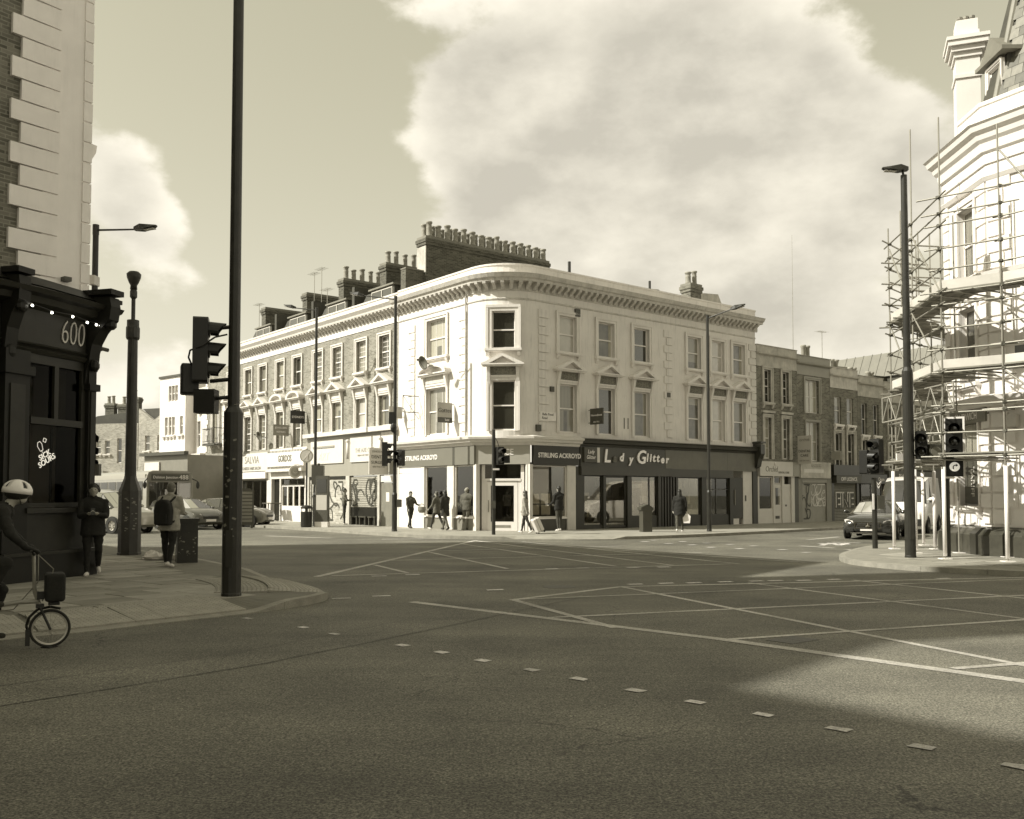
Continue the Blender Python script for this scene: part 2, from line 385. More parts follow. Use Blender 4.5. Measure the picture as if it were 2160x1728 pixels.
PAVE = mat('paving_stone', .27, .85, .25, 1.1, bump=.2, bs=30, fine=.22)
KERB = mat('granite_kerb', .25, .8, .25, 3, fine=.3)
SHUT = mat('steel_shutter', .30, .5, .2, 1.5, metal=.2)
DIRTYW = mat('weathered_render', .46, .85, .3, 2, streak=.3)
# ------------------------------------------------------------------ ground
ASPH = asphalt()
gp = MB().poly([(-900,-300,0),(900,-300,0),(900,1500,0),(-900,1500,0)])
road = struct(gp.obj('road', ASPH)); tag(road, 'worn grey asphalt of the open crossroads')
MARK = asphalt('worn_marking_paint', .120, .58)
MARKW = asphalt('worn_white_paint', .120, .80)
def strip(a, b, w, m=None, name='marking_line', z=.004, parent=None):
    a, b = Vector(a[:2]), Vector(b[:2]); d = (b-a).normalized(); n = Vector((-d.y, d.x))*w/2
    pts = [a-n, b-n, b+n, a+n]
    mb = MB().poly([(p.x, p.y, z) for p in pts]); return mb.obj(name, m or MARK, parent or road)
def gl(a, b, w, **k): return strip(gnd(*a), gnd(*b), w, **k)
zz = [.004]
def nz(): zz[0] += .00008; return zz[0]
lines = [((868,1270),(1530,1350),.20),((1530,1350),(2240,1449),.22),((1310,1238),(2240,1216.5),.15),((1085,1265.5),(1310,1238),.15),
 ((1310,1238),(2240,1420),.13),((1080,1265),(1298,1325),.15),((1580,1230),(2240,1316),.12),((1800,1224.5),(2240,1271),.12),
 ((1145,1304),(2240,1252.5),.12),((1530,1350),(2240,1302.5),.12),((1090,1265),(2160,1222),.11),((2010,1411),(2240,1394),.13),
 ((668,1217),(1005,1140),.20),((700,1215),(1540,1190),.14),((905,1165),(1070,1200),.14),((790,1192),(860,1209),.14),
 ((975,1148),(1300,1195),.14),((1000,1141),(1420,1193),.14),((1100,1143),(1560,1190),.14),((815,1183),(1480,1166),.12),((905,1163),(1320,1152),.12),((1000,1141),(1700,1187),.2)]
for a, b, w in lines: gl(a, b, w*.8, z=nz())
# square studs that edge the crossing
def stud(u, v, a=.155, b=.10, ang=.72):
    p = gnd(u, v); d = Vector((cos(-ang), sin(-ang))); n = Vector((-d.y, d.x)); z = nz()
    q = [p.xy+d*sx*a/2+n*sy*b/2 for sx, sy in ((-1,-1),(1,-1),(1,1),(-1,1))]
    MB().poly([(t.x+random.uniform(-.012,.012), t.y+random.uniform(-.012,.012), z) for t in q]).obj('crossing_stud', MARKW, road)
for u, v in [(522,1305),(640,1324),(705,1338),(850,1362),(930,1377),(1018,1394),(1120,1414),(1222,1433),(1341,1457),(1469,1482),(1610,1509),(1770,1539),(1946,1577),(2145,1618)]: stud(u, v)
for u, v in [(720,1263),(805,1258),(1045,1245),(1340,1233),(1405,1231),(1465,1230),(1530,1228),(1595,1226.5),(1635,1225.5),(1695,1225),(1760,1223),(1990,1221)]: stud(u, v, .3, .14, -.3)
for u, v in [(1360,1143),(1410,1147),(1460,1150),(1500,1155),(1560,1158),(1380,1140),(1440,1143),(1490,1146),(1540,1149),(1590,1152),(1650,1160),(1700,1166)]: stud(u, v, .3, .2, -.5)
for u, v in [(800,1216),(870,1213),(1165,1201),(1230,1199),(1335,1198),(1400,1197)]: stud(u, v, .3, .2, -.3)
# cycle logo box and stop line in the side street
gl((1703,1139.5),(1770,1133),.22, z=nz()); gl((1688,1152),(1760,1157),.2, z=nz()); gl((1755,1144),(1815,1146),.2, z=nz()); gl((1785,1160),(1800,1161),.25, z=nz())
for a, b in [((1728,1146.5),(1745,1149)),((1745,1149),(1765,1146)),((1765,1146),(1790,1149)),((1733,1151),(1752,1146)),((1752,1146),(1770,1151)),((1770,1151),(1788,1146.5))]:
    gl(a, b, .2, m=MARKW, name='cycle_symbol_stroke', z=nz())
gl((805,1138),(990,1136.8),.25, z=nz()); gl((560,1131),(700,1136),.3, z=nz())
# old trench repairs: slightly different asphalt
PATCH = asphalt('asphalt_patch', .128); PATCHD = asphalt('asphalt_dark_patch', .10); SEAM = mat('bitumen_seam', .03, .6, .3)
def patch(px, z, m=None):
    pts = [gnd(*p) for p in px]
    MB().poly([(p.x, p.y, z) for p in pts]).obj('asphalt_patch', m or PATCH, road)
    for a, b in zip(pts, pts[1:]+pts[:1]):
        n = 5; prev = a.copy()
        for i in range(1, n+1):
            q = a.lerp(b, i/n)
            if i < n: q = q+Vector((random.uniform(-.03,.03), random.uniform(-.03,.03), 0))
            strip(prev, q, .011, SEAM, 'bitumen_seam', z+.002); prev = q
patch([(-60,1455),(470,1383),(905,1300),(1100,1268),(1220,1262),(960,1318),(560,1400),(-60,1500)], .0022)
IRON = mat('cast_iron_cover', .07, .5, .35, 25, bump=.6, bs=60, metal=.3)
def cover(u, v, r, rect=False):
    p = gnd(u, v); mb = MB()
    if rect: mb.box(-r,r,-r*.7,r*.7,-.03,.003).box(-r*.98,-.004,-r*.66,r*.66,.003,.0042).box(.004,r*.98,-r*.66,r*.66,.003,.0042)
    else:
        mb.lathe([(r,-.03),(r,.003),(r*.97,.0042)], n=24)
    mb.obj('inspection_cover', IRON, road, T(p.x, p.y, 0) @ RZ(.68))
cover(1672,1350,.26, True); cover(1180,1238,.30)

# ------------------------------------------------------------------ pavements
def inpoly(p, poly):
    c = False; n = len(poly)
    for i in range(n):
        a, b = poly[i], poly[(i+1) % n]
        if (a[1] > p[1]) != (b[1] > p[1]) and p[0] < (b[0]-a[0])*(p[1]-a[1])/(b[1]-a[1])+a[0]: c = not c
    return c
def arc_pts(pts, n=4):
    out = []
    P = [Vector(p) for p in pts]
    for i in range(len(P)-1):
        p0 = P[max(i-1, 0)]; p1 = P[i]; p2 = P[i+1]; p3 = P[min(i+2, len(P)-1)]
        for k in range(n):
            t = k/n
            out.append(.5*((2*p1)+(p2-p0)*t+(2*p0-5*p1+4*p2-p3)*t*t+(3*p1-p0-3*p2+p3)*t**3))
    return out+[P[-1]]
def offset_in(pts, d):
    out = []
    for i, p in enumerate(pts):
        a = pts[max(i-1, 0)]; b = pts[min(i+1, len(pts)-1)]; t = (b-a).normalized(); out.append(p+Vector((-t.y, t.x))*d)
    return out
def pavement(name, label, kerb, zs, back, ramp=.9, z=.12):
    """kerb: polyline with the pavement on its left; zs: kerb-top height per point; back: closing points"""
    K = kerb; I1 = offset_in(K, .14); I2 = offset_in(K, ramp)
    mb = MB(); n = len(K)
    zr = [a+(z-a)*.14/ramp for a in zs]
    vs = [(p.x, p.y, zr[i]) for i, p in enumerate(I1)]+[(p.x, p.y, z) for p in I2]
    mb.add(vs, [(i, i+1, n+i+1, n+i) for i in range(n-1)])
    mb.poly([(p.x, p.y, z) for p in I2]+[(p[0], p[1], z) for p in back])
    o = struct(mb.obj(name, PAVE)); tag(o, label)
    # kerb stones, one by one
    acc = 0; st = 0
    for i in range(n-1):
        acc += (K[i+1]-K[i]).length
        if acc > .88 or i == n-2:
            kb = MB()
            for j in range(st, i+1):
                a, b = K[j], K[j+1]; c, d = I1[j], I1[j+1]
                g = .006 if j == i else 0
                b = b-(b-a).normalized()*g; d = d-(d-c).normalized()*g
                za, zb, zc, zd = zs[j], zs[j+1], zr[j]+.001, zr[j+1]+.001
                kb.add([(a.x,a.y,-.05),(b.x,b.y,-.05),(d.x,d.y,-.05),(c.x,c.y,-.05),(a.x,a.y,za),(b.x,b.y,zb),(d.x,d.y,zd),(c.x,c.y,zc)],
                       [(0,1,5,4),(4,5,6,7),(1,2,6,5),(2,3,7,6),(3,0,4,7)])
            kb.obj('kerb_stone', KERB, o); acc = 0; st = i+1
    return o, I2
# near corner (camera's left)
kp = [(-14,1.0),(-9.5,6.2),(-7.4,8.6),(-5.77,10.5),(-5.12,11.1),(-4.63,11.7),(-3.66,12.81),(-3.36,13.25),(-3.03,13.9),(-2.90,14.5),(-3.05,15.3),(-3.53,16.49),(-4.35,17.75),(-5.41,19.1),(-7.89,22.71),(-12.31,28.0),(-18.6,35.75),(-26,44.9),(-40,62)]
kn = arc_pts(kp, 4)
def zk(p):
    # dropped kerb at both crossings, raised nose between
    if p.y < 12.9: return .012
    if p.y < 13.5: return .012+.108*(p.y-12.9)/.6
    if p.y < 14.6: return .12
    if p.y < 15.2: return .12-.105*(p.y-14.6)/.6
    if p.y < 18.3: return .015
    if p.y < 19: return .015+.105*(p.y-18.3)/.7
    return .12
DF = Vector((.6, .8))
PAVE_ = PAVE; PAVE = mat('paving_joint', .15, .9, .2, 3, fine=.25)
near, nin = pavement('pavement_near_corner', 'grey flagstone pavement of the near corner with tactile paving', kn, [zk(p) for p in kn], [(-60,62),(-60,1)], .75)
PAVE = PAVE_
nearpoly = [(p.x, p.y) for p in offset_in(kn, .80)]+[(-60,62),(-60,1)]
SLAB = [mat('flagstone_a', .25, .85, .22, 1.6, fine=.2, bump=.15), mat('flagstone_b', .30, .85, .22, 1.6, fine=.2, bump=.15), mat('flagstone_c', .205, .85, .25, 1.6, fine=.2, bump=.15)]
ux, uy = Vector((.62, .785)), Vector((-.785, .62))
slabs = {}
def slabmesh(w, l):
    return MB().prism([(-w/2,0),(w/2,0),(w/2,.012),(w/2-.006,.016),(-w/2+.006,.016),(-w/2,.012)], -l/2, l/2).mesh('flagstone')
def lay(parent, poly, org, ux, test, cap, y0, y1, x0, x1, zb):
    uy = Vector((-ux.y, ux.x)); n = 0; yoff = y0
    while yoff < y1:
        wd = random.choice([.6, .6, .75]); x = x0+random.uniform(0, .6)
        while x < x1:
            ln = random.choice([.6, .75, .9, .9]); c = org+ux*(x+ln/2)+uy*(yoff+wd/2)
            cor = [c+ux*sx*ln/2+uy*sy*wd/2 for sx in (-1, 1) for sy in (-1, 1)]
            if test(c) and n < cap and all(inpoly((q.x, q.y), poly) for q in cor):
                k = random.randrange(3); me = cached(('slab', ln, wd, k), lambda: slabmesh(ln-.02, wd-.02))
                if not me.materials: me.materials.append(SLAB[k])
                mobj('flagstone', me, None, parent, T(c.x, c.y, zb+random.uniform(0, .004)) @ RZ(atan2(ux.y, ux.x)) @ RX(random.uniform(-.004,.004))); n += 1
            x += ln
        yoff += wd
pxof = lambda c: 1080+1950*c.x/max(c.y, .1)
lay(near, nearpoly, Vector((-4.6, 13.4)), ux, lambda c: -60 < pxof(c) < 900 and c.y < 30, 295, -4.5, 12, -9, 13, .112)
# blister tiles on the two dropped kerbs
TACT = mat('tactile_paving', .30, .85, .18, 3, fine=.2)
def blister():
    mb = MB().box(-.197,.197,-.197,.197,-.01,.018)
    for i in range(6):
        for j in range(6):
            x, y = -.165+i*.066, -.165+j*.066
            mb.lathe([(.019,.018),(.013,.0235)], (x, y, 0), 6)
    return mb.mesh('tactile_tile')
tile = blister(); tile.materials.append(TACT)
def tiles(kline, y0, y1, rows, cap):
    n = 0
    d = 0; pts = kline
    acc = []
    for a, b in zip(pts[:-1], pts[1:]):
        L_ = (b-a).length; k = 0
        while d <= L_:
            p = a+(b-a)*(d/L_); acc.append((p, (b-a).normalized())); d += .4
        d -= L_
    for p, t in acc:
        if not (y0 < p.y < y1): continue
        nn = Vector((-t.y, t.x)); zk0 = zk(p)
        for r in range(rows):
            o = .14+.2+.4*r
            if n >= cap: return
            f = min(o/.75, 1); zc = zk0+(.12-zk0)*f
            sl = atan2(.12-zk0, .75) if o < .75 else 0
            c = p+nn*o
            mobj('tactile_tile', tile, None, near, T(c.x, c.y, zc+.004) @ RZ(atan2(t.y, t.x)) @ RX(sl)); n += 1
tiles(kn, 8.2, 12.75, 3, 90); tiles(kn, 14.9, 17.6, 4, 90)

# far corner in front of the shops
fk = [(41,64.3),(26,52.2),(15.62,43.63),(11.28,39.5),(7.79,36.4),(5.6,34.7),(4.17,33.95),(2.06,33.6),(.09,33.8),(-1.39,34.1),(-3.2,34.9),(-4.99,36.7),(-8.05,40.6),(-11.22,44.4),(-13.62,47.4),(-20,55.3),(-32,70),(-50,92)]
fkn = arc_pts(fk, 4)[::-1]
def zf(p):
    return .02 if (-.2 < p.x < 4.0 and p.y < 35) else .11
far, _ = pavement('pavement_shop_corner', 'pale pavement running round the shop corner', fkn, [zf(p) for p in fkn], [(40,78),(6,52),(-6,60),(-40,100)], .6)
# right corner
rk = [(30,9),(18,13.6),(12.6,17.2),(10.19,18.7),(8.76,19.9),(8.2,20.9),(7.98,22.0),(8.32,23.6),(9.23,25.45),(10.77,27.9),(14.05,31.6),(20,37.2),(40,53.5)]
rkn = arc_pts(rk, 4)[::-1]
PAVE = mat('paving_joint_pale', .22, .9, .2, 3, fine=.25)
right, _ = pavement('pavement_scaffold_corner', 'pale pavement under the scaffolding', rkn, [.11]*len(rkn), [(40,5),(60,30),(60,53)], .6)
rightpoly = [(p.x, p.y) for p in offset_in(rkn, .66)]+[(40,5),(60,30),(60,53)]
lay(right, rightpoly, Vector((10, 22)), Vector((.776, .6306)), lambda c: 1700 < pxof(c) < 2230 and 17.5 < c.y < 31, 240, -6, 6, -8, 14, .112)
# ------------------------------------------------------------------ facade kit (local x along the wall, front faces -Y)
def wall(name, m, parent, M, x0, x1, z0, z1, opens, depth=.2, warp=None, xsub=(), y=0.0):
    xs = sorted(set([x0, x1]+[a for o in opens for a in o[:2]]+list(xsub))); zs = sorted(set([z0, z1]+[a for o in opens for a in o[2:4]]))
    mb = MB()
    f = warp or (lambda x, yy, z: (x, yy, z))
    for a, b in zip(xs[:-1], xs[1:]):
        for c, d in zip(zs[:-1], zs[1:]):
            xm, zm = (a+b)/2, (c+d)/2
            if any(o[0] < xm < o[1] and o[2] < zm < o[3] for o in opens): continue
            mb.add([f(a,y,c), f(b,y,c), f(b,y,d), f(a,y,d)], [(0,1,2,3)])
    for o in opens:
        a, b, c, d = o[:4]
        mb.add([f(a,y,c),f(a,y+depth,c),f(a,y+depth,d),f(a,y,d)],[(0,3,2,1)]); mb.add([f(b,y,c),f(b,y+depth,c),f(b,y+depth,d),f(b,y,d)],[(0,1,2,3)])
        mb.add([f(a,y,d),f(b,y,d),f(b,y+depth,d),f(a,y+depth,d)],[(0,3,2,1)]); mb.add([f(a,y,c),f(b,y,c),f(b,y+depth,c),f(a,y+depth,c)],[(0,1,2,3)])
    return mb.obj(name, m, parent, M, fix=False)
CARVE = mat('carved_frieze', .20, .85, .6, 14, bump=.8, bs=30)
def window(parent, M, w, h, bars=(0, 0), sur=None, pane=None, frame=None, depth=.14, sill=True, ped=None, surm=None, casement=False, label=None, open_=0.0, frz=None):
    """M: bottom centre of the opening on the wall plane"""
    frame = frame or WHITE; surm = surm or WHITE; pane = pane or PANE
    def fr():
        mb = MB(); y0, y1 = depth, depth+.05; t = .05
        mb.box(-w/2,-w/2+t,y0,y1,0,h); mb.box(w/2-t,w/2,y0,y1,0,h); mb.box(-w/2+t,w/2-t,y0,y1,0,t*1.4); mb.box(-w/2+t,w/2-t,y0,y1,h-t,h)
        if casement:
            mb.box(-.03,.03,y0-.005,y1,t*1.4,h-t)
            if casement == 2: mb.box(-w/2+t,-.03,y0,y1,h*.5-.02,h*.5+.02); mb.box(.03,w/2-t,y0,y1,h*.5-.02,h*.5+.02)
        else:
            mb.box(-w/2+t,w/2-t,y0-.03,y1,h*.5-.025,h*.5+.03)
        nx, nz_ = bars
        for i in range(nx):
            x = -w/2+t+(w-2*t)*(i+1)/(nx+1); mb.box(x-.011,x+.011,y0+.008,y1-.004,t*1.4,h*.5-.025); mb.box(x-.011,x+.011,y0+.008,y1-.004,h*.5+.03,h-t)
        for i in range(nz_):
            for lo, hi in ((t*1.4, h*.5-.025), (h*.5+.03, h-t)):
                z = lo+(hi-lo)*(i+1)/(nz_+1); mb.box(-w/2+t,w/2-t,y0+.01,y1-.006,z-.011,z+.011)
        me = mb.mesh('window'); return me
    k = ('win', w, h, bars, casement, depth, frame.name); me = cached(k, fr)
    if not me.materials: me.materials.append(frame)
    o = mobj('window', me, None, parent, M)
    if label: o['label'] = label
    pm = cached(('pane', w, h, depth, pane.name), lambda: MB().box(-w/2+.03,w/2-.03,depth+.02,depth+.028,.04,h-.03).mesh('pane'))
    if not pm.materials: pm.materials.append(pane)
    mobj('pane', pm, None, o)
    if sur:
        def sf():
            mb = MB(); t = sur; e = .055
            for s in (-1, 1):
                mb.box(*sorted((s*w/2, s*(w/2+t))), -e, .03, -.02, h+t)
                mb.box(*sorted((s*(w/2+t*.62), s*(w/2+t+.015))), -e-.03, -e-.0, -.0, h+t+.01)
            mb.box(-w/2, w/2, -e, .03, h, h+t)
            mb.box(-w/2-t*.98, w/2+t*.98, -e-.035, -e-.001, h+t*.6, h+t+.02)
            return mb.mesh('surround')
        me = cached(('sur', w, h, sur, surm.name), sf)
        if not me.materials: me.materials.append(surm)
        mobj('surround', me, None, o)
    if sill:
        def sl():
            t = (sur or .08)+.05; mb = MB().box(-w/2-t, w/2+t, -.16, .12, -.10, -.0)
            mb.box(-w/2-t+.02, w/2+t-.02, -.12, -.0, -.14, -.101)
            for s in (-1, 1):
                x = s*(w/2+t-.12); mb.prism([(-.13,-.141),(-.11,-.22),(-.06,-.30),(-.002,-.33),(-.002,-.141)], x-.07, x+.07, 'x')
            return mb.mesh('sill')
        me = cached(('sill', w, sur, surm.name), sl)
        if not me.materials: me.materials.append(surm)
        mobj('sill', me, None, o)
    if ped:
        t = (sur or .12); W2 = w/2+t+.16; z0 = h+t+.03
        def pf():
            mb = MB(); fz = .34
            for s in (-1, 1):
                x = s*(w/2+t*.6); mb.prism([(-.0,z0-.5),(-.06,z0-.46),(-.08,z0-.3),(-.14,z0-.05),(-.22,z0+fz-.04),(-.22,z0+fz),(0,z0+fz)], x-.065, x+.065, 'x')
            zc = z0+fz
            mb.box(-W2, W2, -.30, .0, zc, zc+.06); mb.box(-W2-.05, W2+.05, -.36, .0, zc+.061, zc+.115)
            zb = zc+.116
            if ped == 'tri':
                r = .42
                for s in (-1, 1):
                    mb.prism([(s*(W2+.05),zb),(0,zb+r),(0,zb+r-.12),(s*(W2-.28),zb)], -.36, 0)
                mb.prism([(-(W2-.24),zb),(W2-.24,zb),(0,zb+r-.11)], -.12, 0)
            else:
                n = 10; R_ = (W2+.05); r = .40
                up = [(R_*cos(pi*i/n), zb+r*sin(pi*i/n)) for i in range(n+1)]; lo = [((R_-.2)*cos(pi*i/n), zb+(r-.12)*sin(pi*i/n)) for i in range(n+1)]
                for i in range(n): mb.prism([up[i], up[i+1], lo[i+1], lo[i]], -.36, 0)
                mb.prism(lo, -.12, 0)
            return mb.mesh('pediment')
        me = cached(('ped', w, h, sur, ped, surm.name), pf)
        if not me.materials: me.materials.append(surm)
        mobj('pediment', me, None, o)
        fm = frz or CARVE
        me = cached(('frz', w, h, sur, ped, fm.name), lambda: MB().box(-w/2-t*.2, w/2+t*.2, -.09, 0, z0+.01, z0+.335).mesh('frieze_panel'))
        if not me.materials: me.materials.append(fm)
        mobj('frieze_panel', me, None, o)
    return o
def room(parent, M, x0, x1, z0, z1, d0, d1, v=.3):
    """shop interior: back, sides, ceiling and floor"""
    m = mat('shop_interior_%.2f' % v, v, .8, .15, 1.5)
    mb = MB()
    mb.poly([(x0,d1,z0),(x1,d1,z0),(x1,d1,z1),(x0,d1,z1)]); mb.poly([(x0,d0,z0),(x0,d1,z0),(x0,d1,z1),(x0,d0,z1)]); mb.poly([(x1,d0,z0),(x1,d1,z0),(x1,d1,z1),(x1,d0,z1)])
    mb.poly([(x0,d0,z1),(x1,d0,z1),(x1,d1,z1),(x0,d1,z1)]); mb.poly([(x0,d0,z0),(x1,d0,z0),(x1,d1,z0),(x0,d1,z0)])
    return mb.obj('shop_interior', m, parent, M, fix=False)
def box(name, m, parent, M, *b, bev=0):
    o = MB().box(*b).obj(name, m, parent, M)
    if bev:
        md = o.modifiers.new('bevel', 'BEVEL'); md.width = bev; md.segments = 2
    return o
def shopwin(parent, M, x0, x1, z0, z1, y=.06, fm=None, glass=None, bars=(), tr=None, t=.05):
    fm = fm or OFFW; mb = MB()
    mb.box(x0,x0+t,y-.03,y+.04,z0,z1); mb.box(x1-t,x1,y-.03,y+.04,z0,z1); mb.box(x0+t,x1-t,y-.03,y+.04,z0,z0+t); mb.box(x0+t,x1-t,y-.03,y+.04,z1-t,z1)
    for b in bars: mb.box(b-.02,b+.02,y-.028,y+.035,z0+t,z1-t)
    if tr: mb.box(x0+t,x1-t,y-.026,y+.03,tr-.025,tr+.025)
    o = mb.obj('shop_window', fm, parent, M)
    box('pane', glass or GLASS, o, None, x0+t*.5, x1-t*.5, y, y+.01, z0+t*.5, z1-t*.5)
    return o
def chimney(parent, M, w, d, z0, z1, npots, m=None, rows=1, potm=None, cap=.14):
    mb = MB().box(-w/2,w/2,-d/2,d/2,z0,z1-.45)
    mb.box(-w/2-.05,w/2+.05,-d/2-.05,d/2+.05,z1-.45,z1-.30); mb.box(-w/2-.09,w/2+.09,-d/2-.09,d/2+.09,z1-.30,z1-cap); 
    o = mb.obj('chimney', m or BRICKD, parent, M)
    box('chimney_cap', LEAD, o, None, -w/2-.04,w/2+.04,-d/2-.04,d/2+.04,z1-cap,z1)
    for r in range(rows):
        for i in range(npots):
            x = (-w/2+w*(i+.5)/npots); y = 0 if rows == 1 else (-.22+.44*r)
            hh = random.choice([.62, .66, .7, .74]); rr = random.choice([.14, .15, .155])
            me = cached(('pot', hh, rr), lambda: MB().lathe([(rr*1.12,0),(rr*1.1,.06),(rr*.95,.1),(rr*.9,hh*.55),(rr*.98,hh*.6),(rr*.88,hh*.66),(rr*.86,hh-.1),(rr*1.1,hh-.07),(rr*1.12,hh),(rr*.8,hh),(rr*.8,hh-.1)], n=12).mesh('chimney_pot', True))
            if not me.materials: me.materials.append(potm or POT)
            mobj('chimney_pot', me, None, o, T(x+random.uniform(-.03,.03), y, z1) @ RX(random.uniform(-.03,.03)))
    return o

# ------------------------------------------------------------------ corner building with the two shops
C = Vector((-.45, 37.7)); DL = Vector((-.6308, .776)); DR = Vector((.776, .6306)); NL = Vector((-.776, -.6308)); NR = Vector((.6306, -.776)); RAD = 1.9
FL = RZ(atan2(-DL.y, -DL.x)); FR = RZ(atan2(DR.y, DR.x))      # L frame: x = -s ; R frame: x = s
cb = thing('corner_building', 'cream stucco three-storey corner building with rounded corner and estate agency below', 'building', (C.x, C.y, 0))
ctr = (DL+DR)*RAD; A0 = atan2(NL.y, NL.x)
def cpath(sl, sr, n=12, rad=RAD):
    P = [(DL*sl, NL)]
    for i in range(n+1):
        a = A0+pi/2*i/n; nn = Vector((cos(a), sin(a))); P.append((ctr+nn*RAD, nn))
    return P+[(DR*sr, NR)]
W1L, W1R, WB, WT = 1.0, 1.0, 2.1, 1.58
ZB1, ZB2 = 4.32, 7.82
rw = [3.70, 6.05, 8.36, 12.14, 13.98, 15.69]
wr = [1.02, 1.02, 1.05, 1.0, 1.0, 1.0]
ops = [(x-w/2, x+w/2, z, z+h) for x, w in zip(rw, wr) for z, h in ((ZB1, WB), (ZB2, WT))]
wall('wall', STUCCO, cb, FR, RAD, 17.1, 4.0, 10.2, ops)
opl = [(-4.65-.78, -4.65+.78, ZB1, ZB1+WB), (-4.65-.75, -4.65+.75, ZB2, ZB2+1.7)]
wall('wall', STUCCO, cb, FL, -7.85, -RAD, 4.0, 10.2, opl)
AL = RAD*pi/2
def awarp(x, y, z):
    a = A0+x/RAD; nn = Vector((cos(a), sin(a))); p = ctr+nn*(RAD-y); return (p.x, p.y, z)
wall('wall', STUCCO, cb, None, 0, AL, 4.0, 10.2, [(AL/2-.5, AL/2+.5, ZB1, ZB1+WB), (AL/2-.5, AL/2+.5, ZB2-.05, ZB2+1.53)], warp=awarp, xsub=[AL*i/12 for i in range(13)])
am = A0+pi/4; nm = Vector((cos(am), sin(am))); MA = T(ctr.x+nm.x*RAD, ctr.y+nm.y*RAD, 0) @ RZ(am+pi/2)
# end wall and roof
MB().poly([(17.1,0,0),(17.1,9,0),(17.1,9,11.35),(17.1,0,11.35)]).obj('end_wall', STUCCO, cb, FR, fix=False)
rp = [p for p, n in cpath(7.85, 17.1)]
MB().poly([(p.x-n.x*.3, p.y-n.y*.3, 10.9) for p, n in cpath(7.85, 17.1)]+[tuple(DR*17.1-NR*9)+(10.9,), tuple(DL*7.85-NL*9)+(10.9,)]).obj('roof', LEAD, cb, fix=False)
cor = MB().sweep(cpath(7.85, 17.25), [(0,10.2),(.04,10.2),(.06,10.28),(.06,10.52),(.12,10.56),(.40,10.56),(.42,10.66),(.50,10.70),(.56,10.82),(.58,10.86),(0,10.90)]).obj('cornice', STUCCO_D, cb)
par = MB().sweep(cpath(7.85, 17.1), [(-.28,10.7),(.03,10.7),(.03,11.26),(.07,11.28),(.07,11.35),(-.28,11.37)]).obj('parapet', STUCCO, cb)
MB().sweep(cpath(7.85, 17.1), [(0,9.83),(.035,9.84),(.045,9.88),(.02,9.91),(0,9.91)]).obj('string_course', STUCCO_D, cb)
bk = MB().prism([(0,10.24),(-.07,10.26),(-.12,10.34),(-.24,10.40),(-.34,10.47),(-.36,10.559),(0,10.559)], -.075, .075, 'x').mesh('bracket'); bk.materials.append(STUCCO_D)
s = 7.7
while s > RAD: mobj('bracket', bk, None, cor, FL @ T(-s, -.06, 0)); s -= .345
na = 9
for i in range(na):
    a = A0+pi/2*(i+.5)/na; nn = Vector((cos(a), sin(a))); mobj('bracket', bk, None, cor, T(ctr.x+nn.x*(RAD+.06), ctr.y+nn.y*(RAD+.06), 0) @ RZ(a+pi/2))
s = RAD+.15
while s < 17.1: mobj('bracket', bk, None, cor, FR @ T(s, -.06, 0)); s += .345
def quoins(parent, F, x, z0, z1, side, m=STUCCO, wl=.58, ws=.40, h=.37, out=.05):
    z = z0; i = 0
    while z+h <= z1+.01:
        w = wl if i % 2 else ws
        me = cached(('quoin', w, h, side, m.name, out), lambda: MB().prism([(0,.02),(side*w,.02),(side*w,h-.02),(0,h-.02)], -out, .01).mesh('quoin'))
        if not me.materials: me.materials.append(m)
        mobj('quoin', me, None, parent, F @ T(x, 0, z)); z += h; i += 1
quoins(cb, FR, 2.0, 4.35, 9.8, 1); quoins(cb, FR, 10.5, 4.35, 9.8, -1); quoins(cb, FR, 17.1, 4.35, 9.8, -1, OFFW)
quoins(cb, FL, -2.35, 4.35, 9.8, -1); quoins(cb, FL, -6.4, 4.35, 9.8, -1)
# downpipe
MB().tube((-2.36,-.07,4.1),(-2.36,-.07,10.2),.035).obj('downpipe', DIRTYW, cb, FL)
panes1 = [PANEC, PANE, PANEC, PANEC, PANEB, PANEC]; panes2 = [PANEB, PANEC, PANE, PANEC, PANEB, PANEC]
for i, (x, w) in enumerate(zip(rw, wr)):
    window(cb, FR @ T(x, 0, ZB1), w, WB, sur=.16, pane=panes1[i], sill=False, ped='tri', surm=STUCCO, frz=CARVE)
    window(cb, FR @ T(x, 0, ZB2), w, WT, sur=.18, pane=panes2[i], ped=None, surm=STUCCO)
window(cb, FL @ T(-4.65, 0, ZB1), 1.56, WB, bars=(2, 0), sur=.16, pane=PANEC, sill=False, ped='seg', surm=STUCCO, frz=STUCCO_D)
window(cb, FL @ T(-4.65, 0, ZB2), 1.5, 1.7, bars=(2, 0), sur=.18, pane=PANEC, surm=STUCCO)
window(cb, MA @ T(0, .05, ZB1), .98, WB, sur=.2, pane=PANE, sill=False, ped='tri', surm=STUCCO)
window(cb, MA @ T(0, .05, ZB2-.05), .98, WT, sur=.24, pane=PANE, surm=STUCCO)
for z in (4.4,): pass
# curtains behind the odd window
box('curtain', PANEB, cb, FR @ T(3.70,0,ZB2), -.42, .42, .165, .172, .05, .62)
box('curtain', OFFW, cb, FR @ T(8.36,0,ZB2), -.5, -.28, .155, .160, .05, 1.5)
# fixtures
for (s_, z_, w_, h_) in ((4.25,9.62,.28,.34),(2.75,6.15,.2,.22),(1.98,4.45,.26,.28),(10.2,6.4,.2,.22)): box('vent_grille', DKGREY, cb, FR @ T(s_, 0, z_), -w_/2, w_/2, -.09, 0.01, -h_/2, h_/2)
for s_ in (7.2, 7.45): box('wall_vent_slot', DKGREY, cb, FR @ T(s_, 0, 4.9), -.025, .025, -.012, .01, -.25, .25)
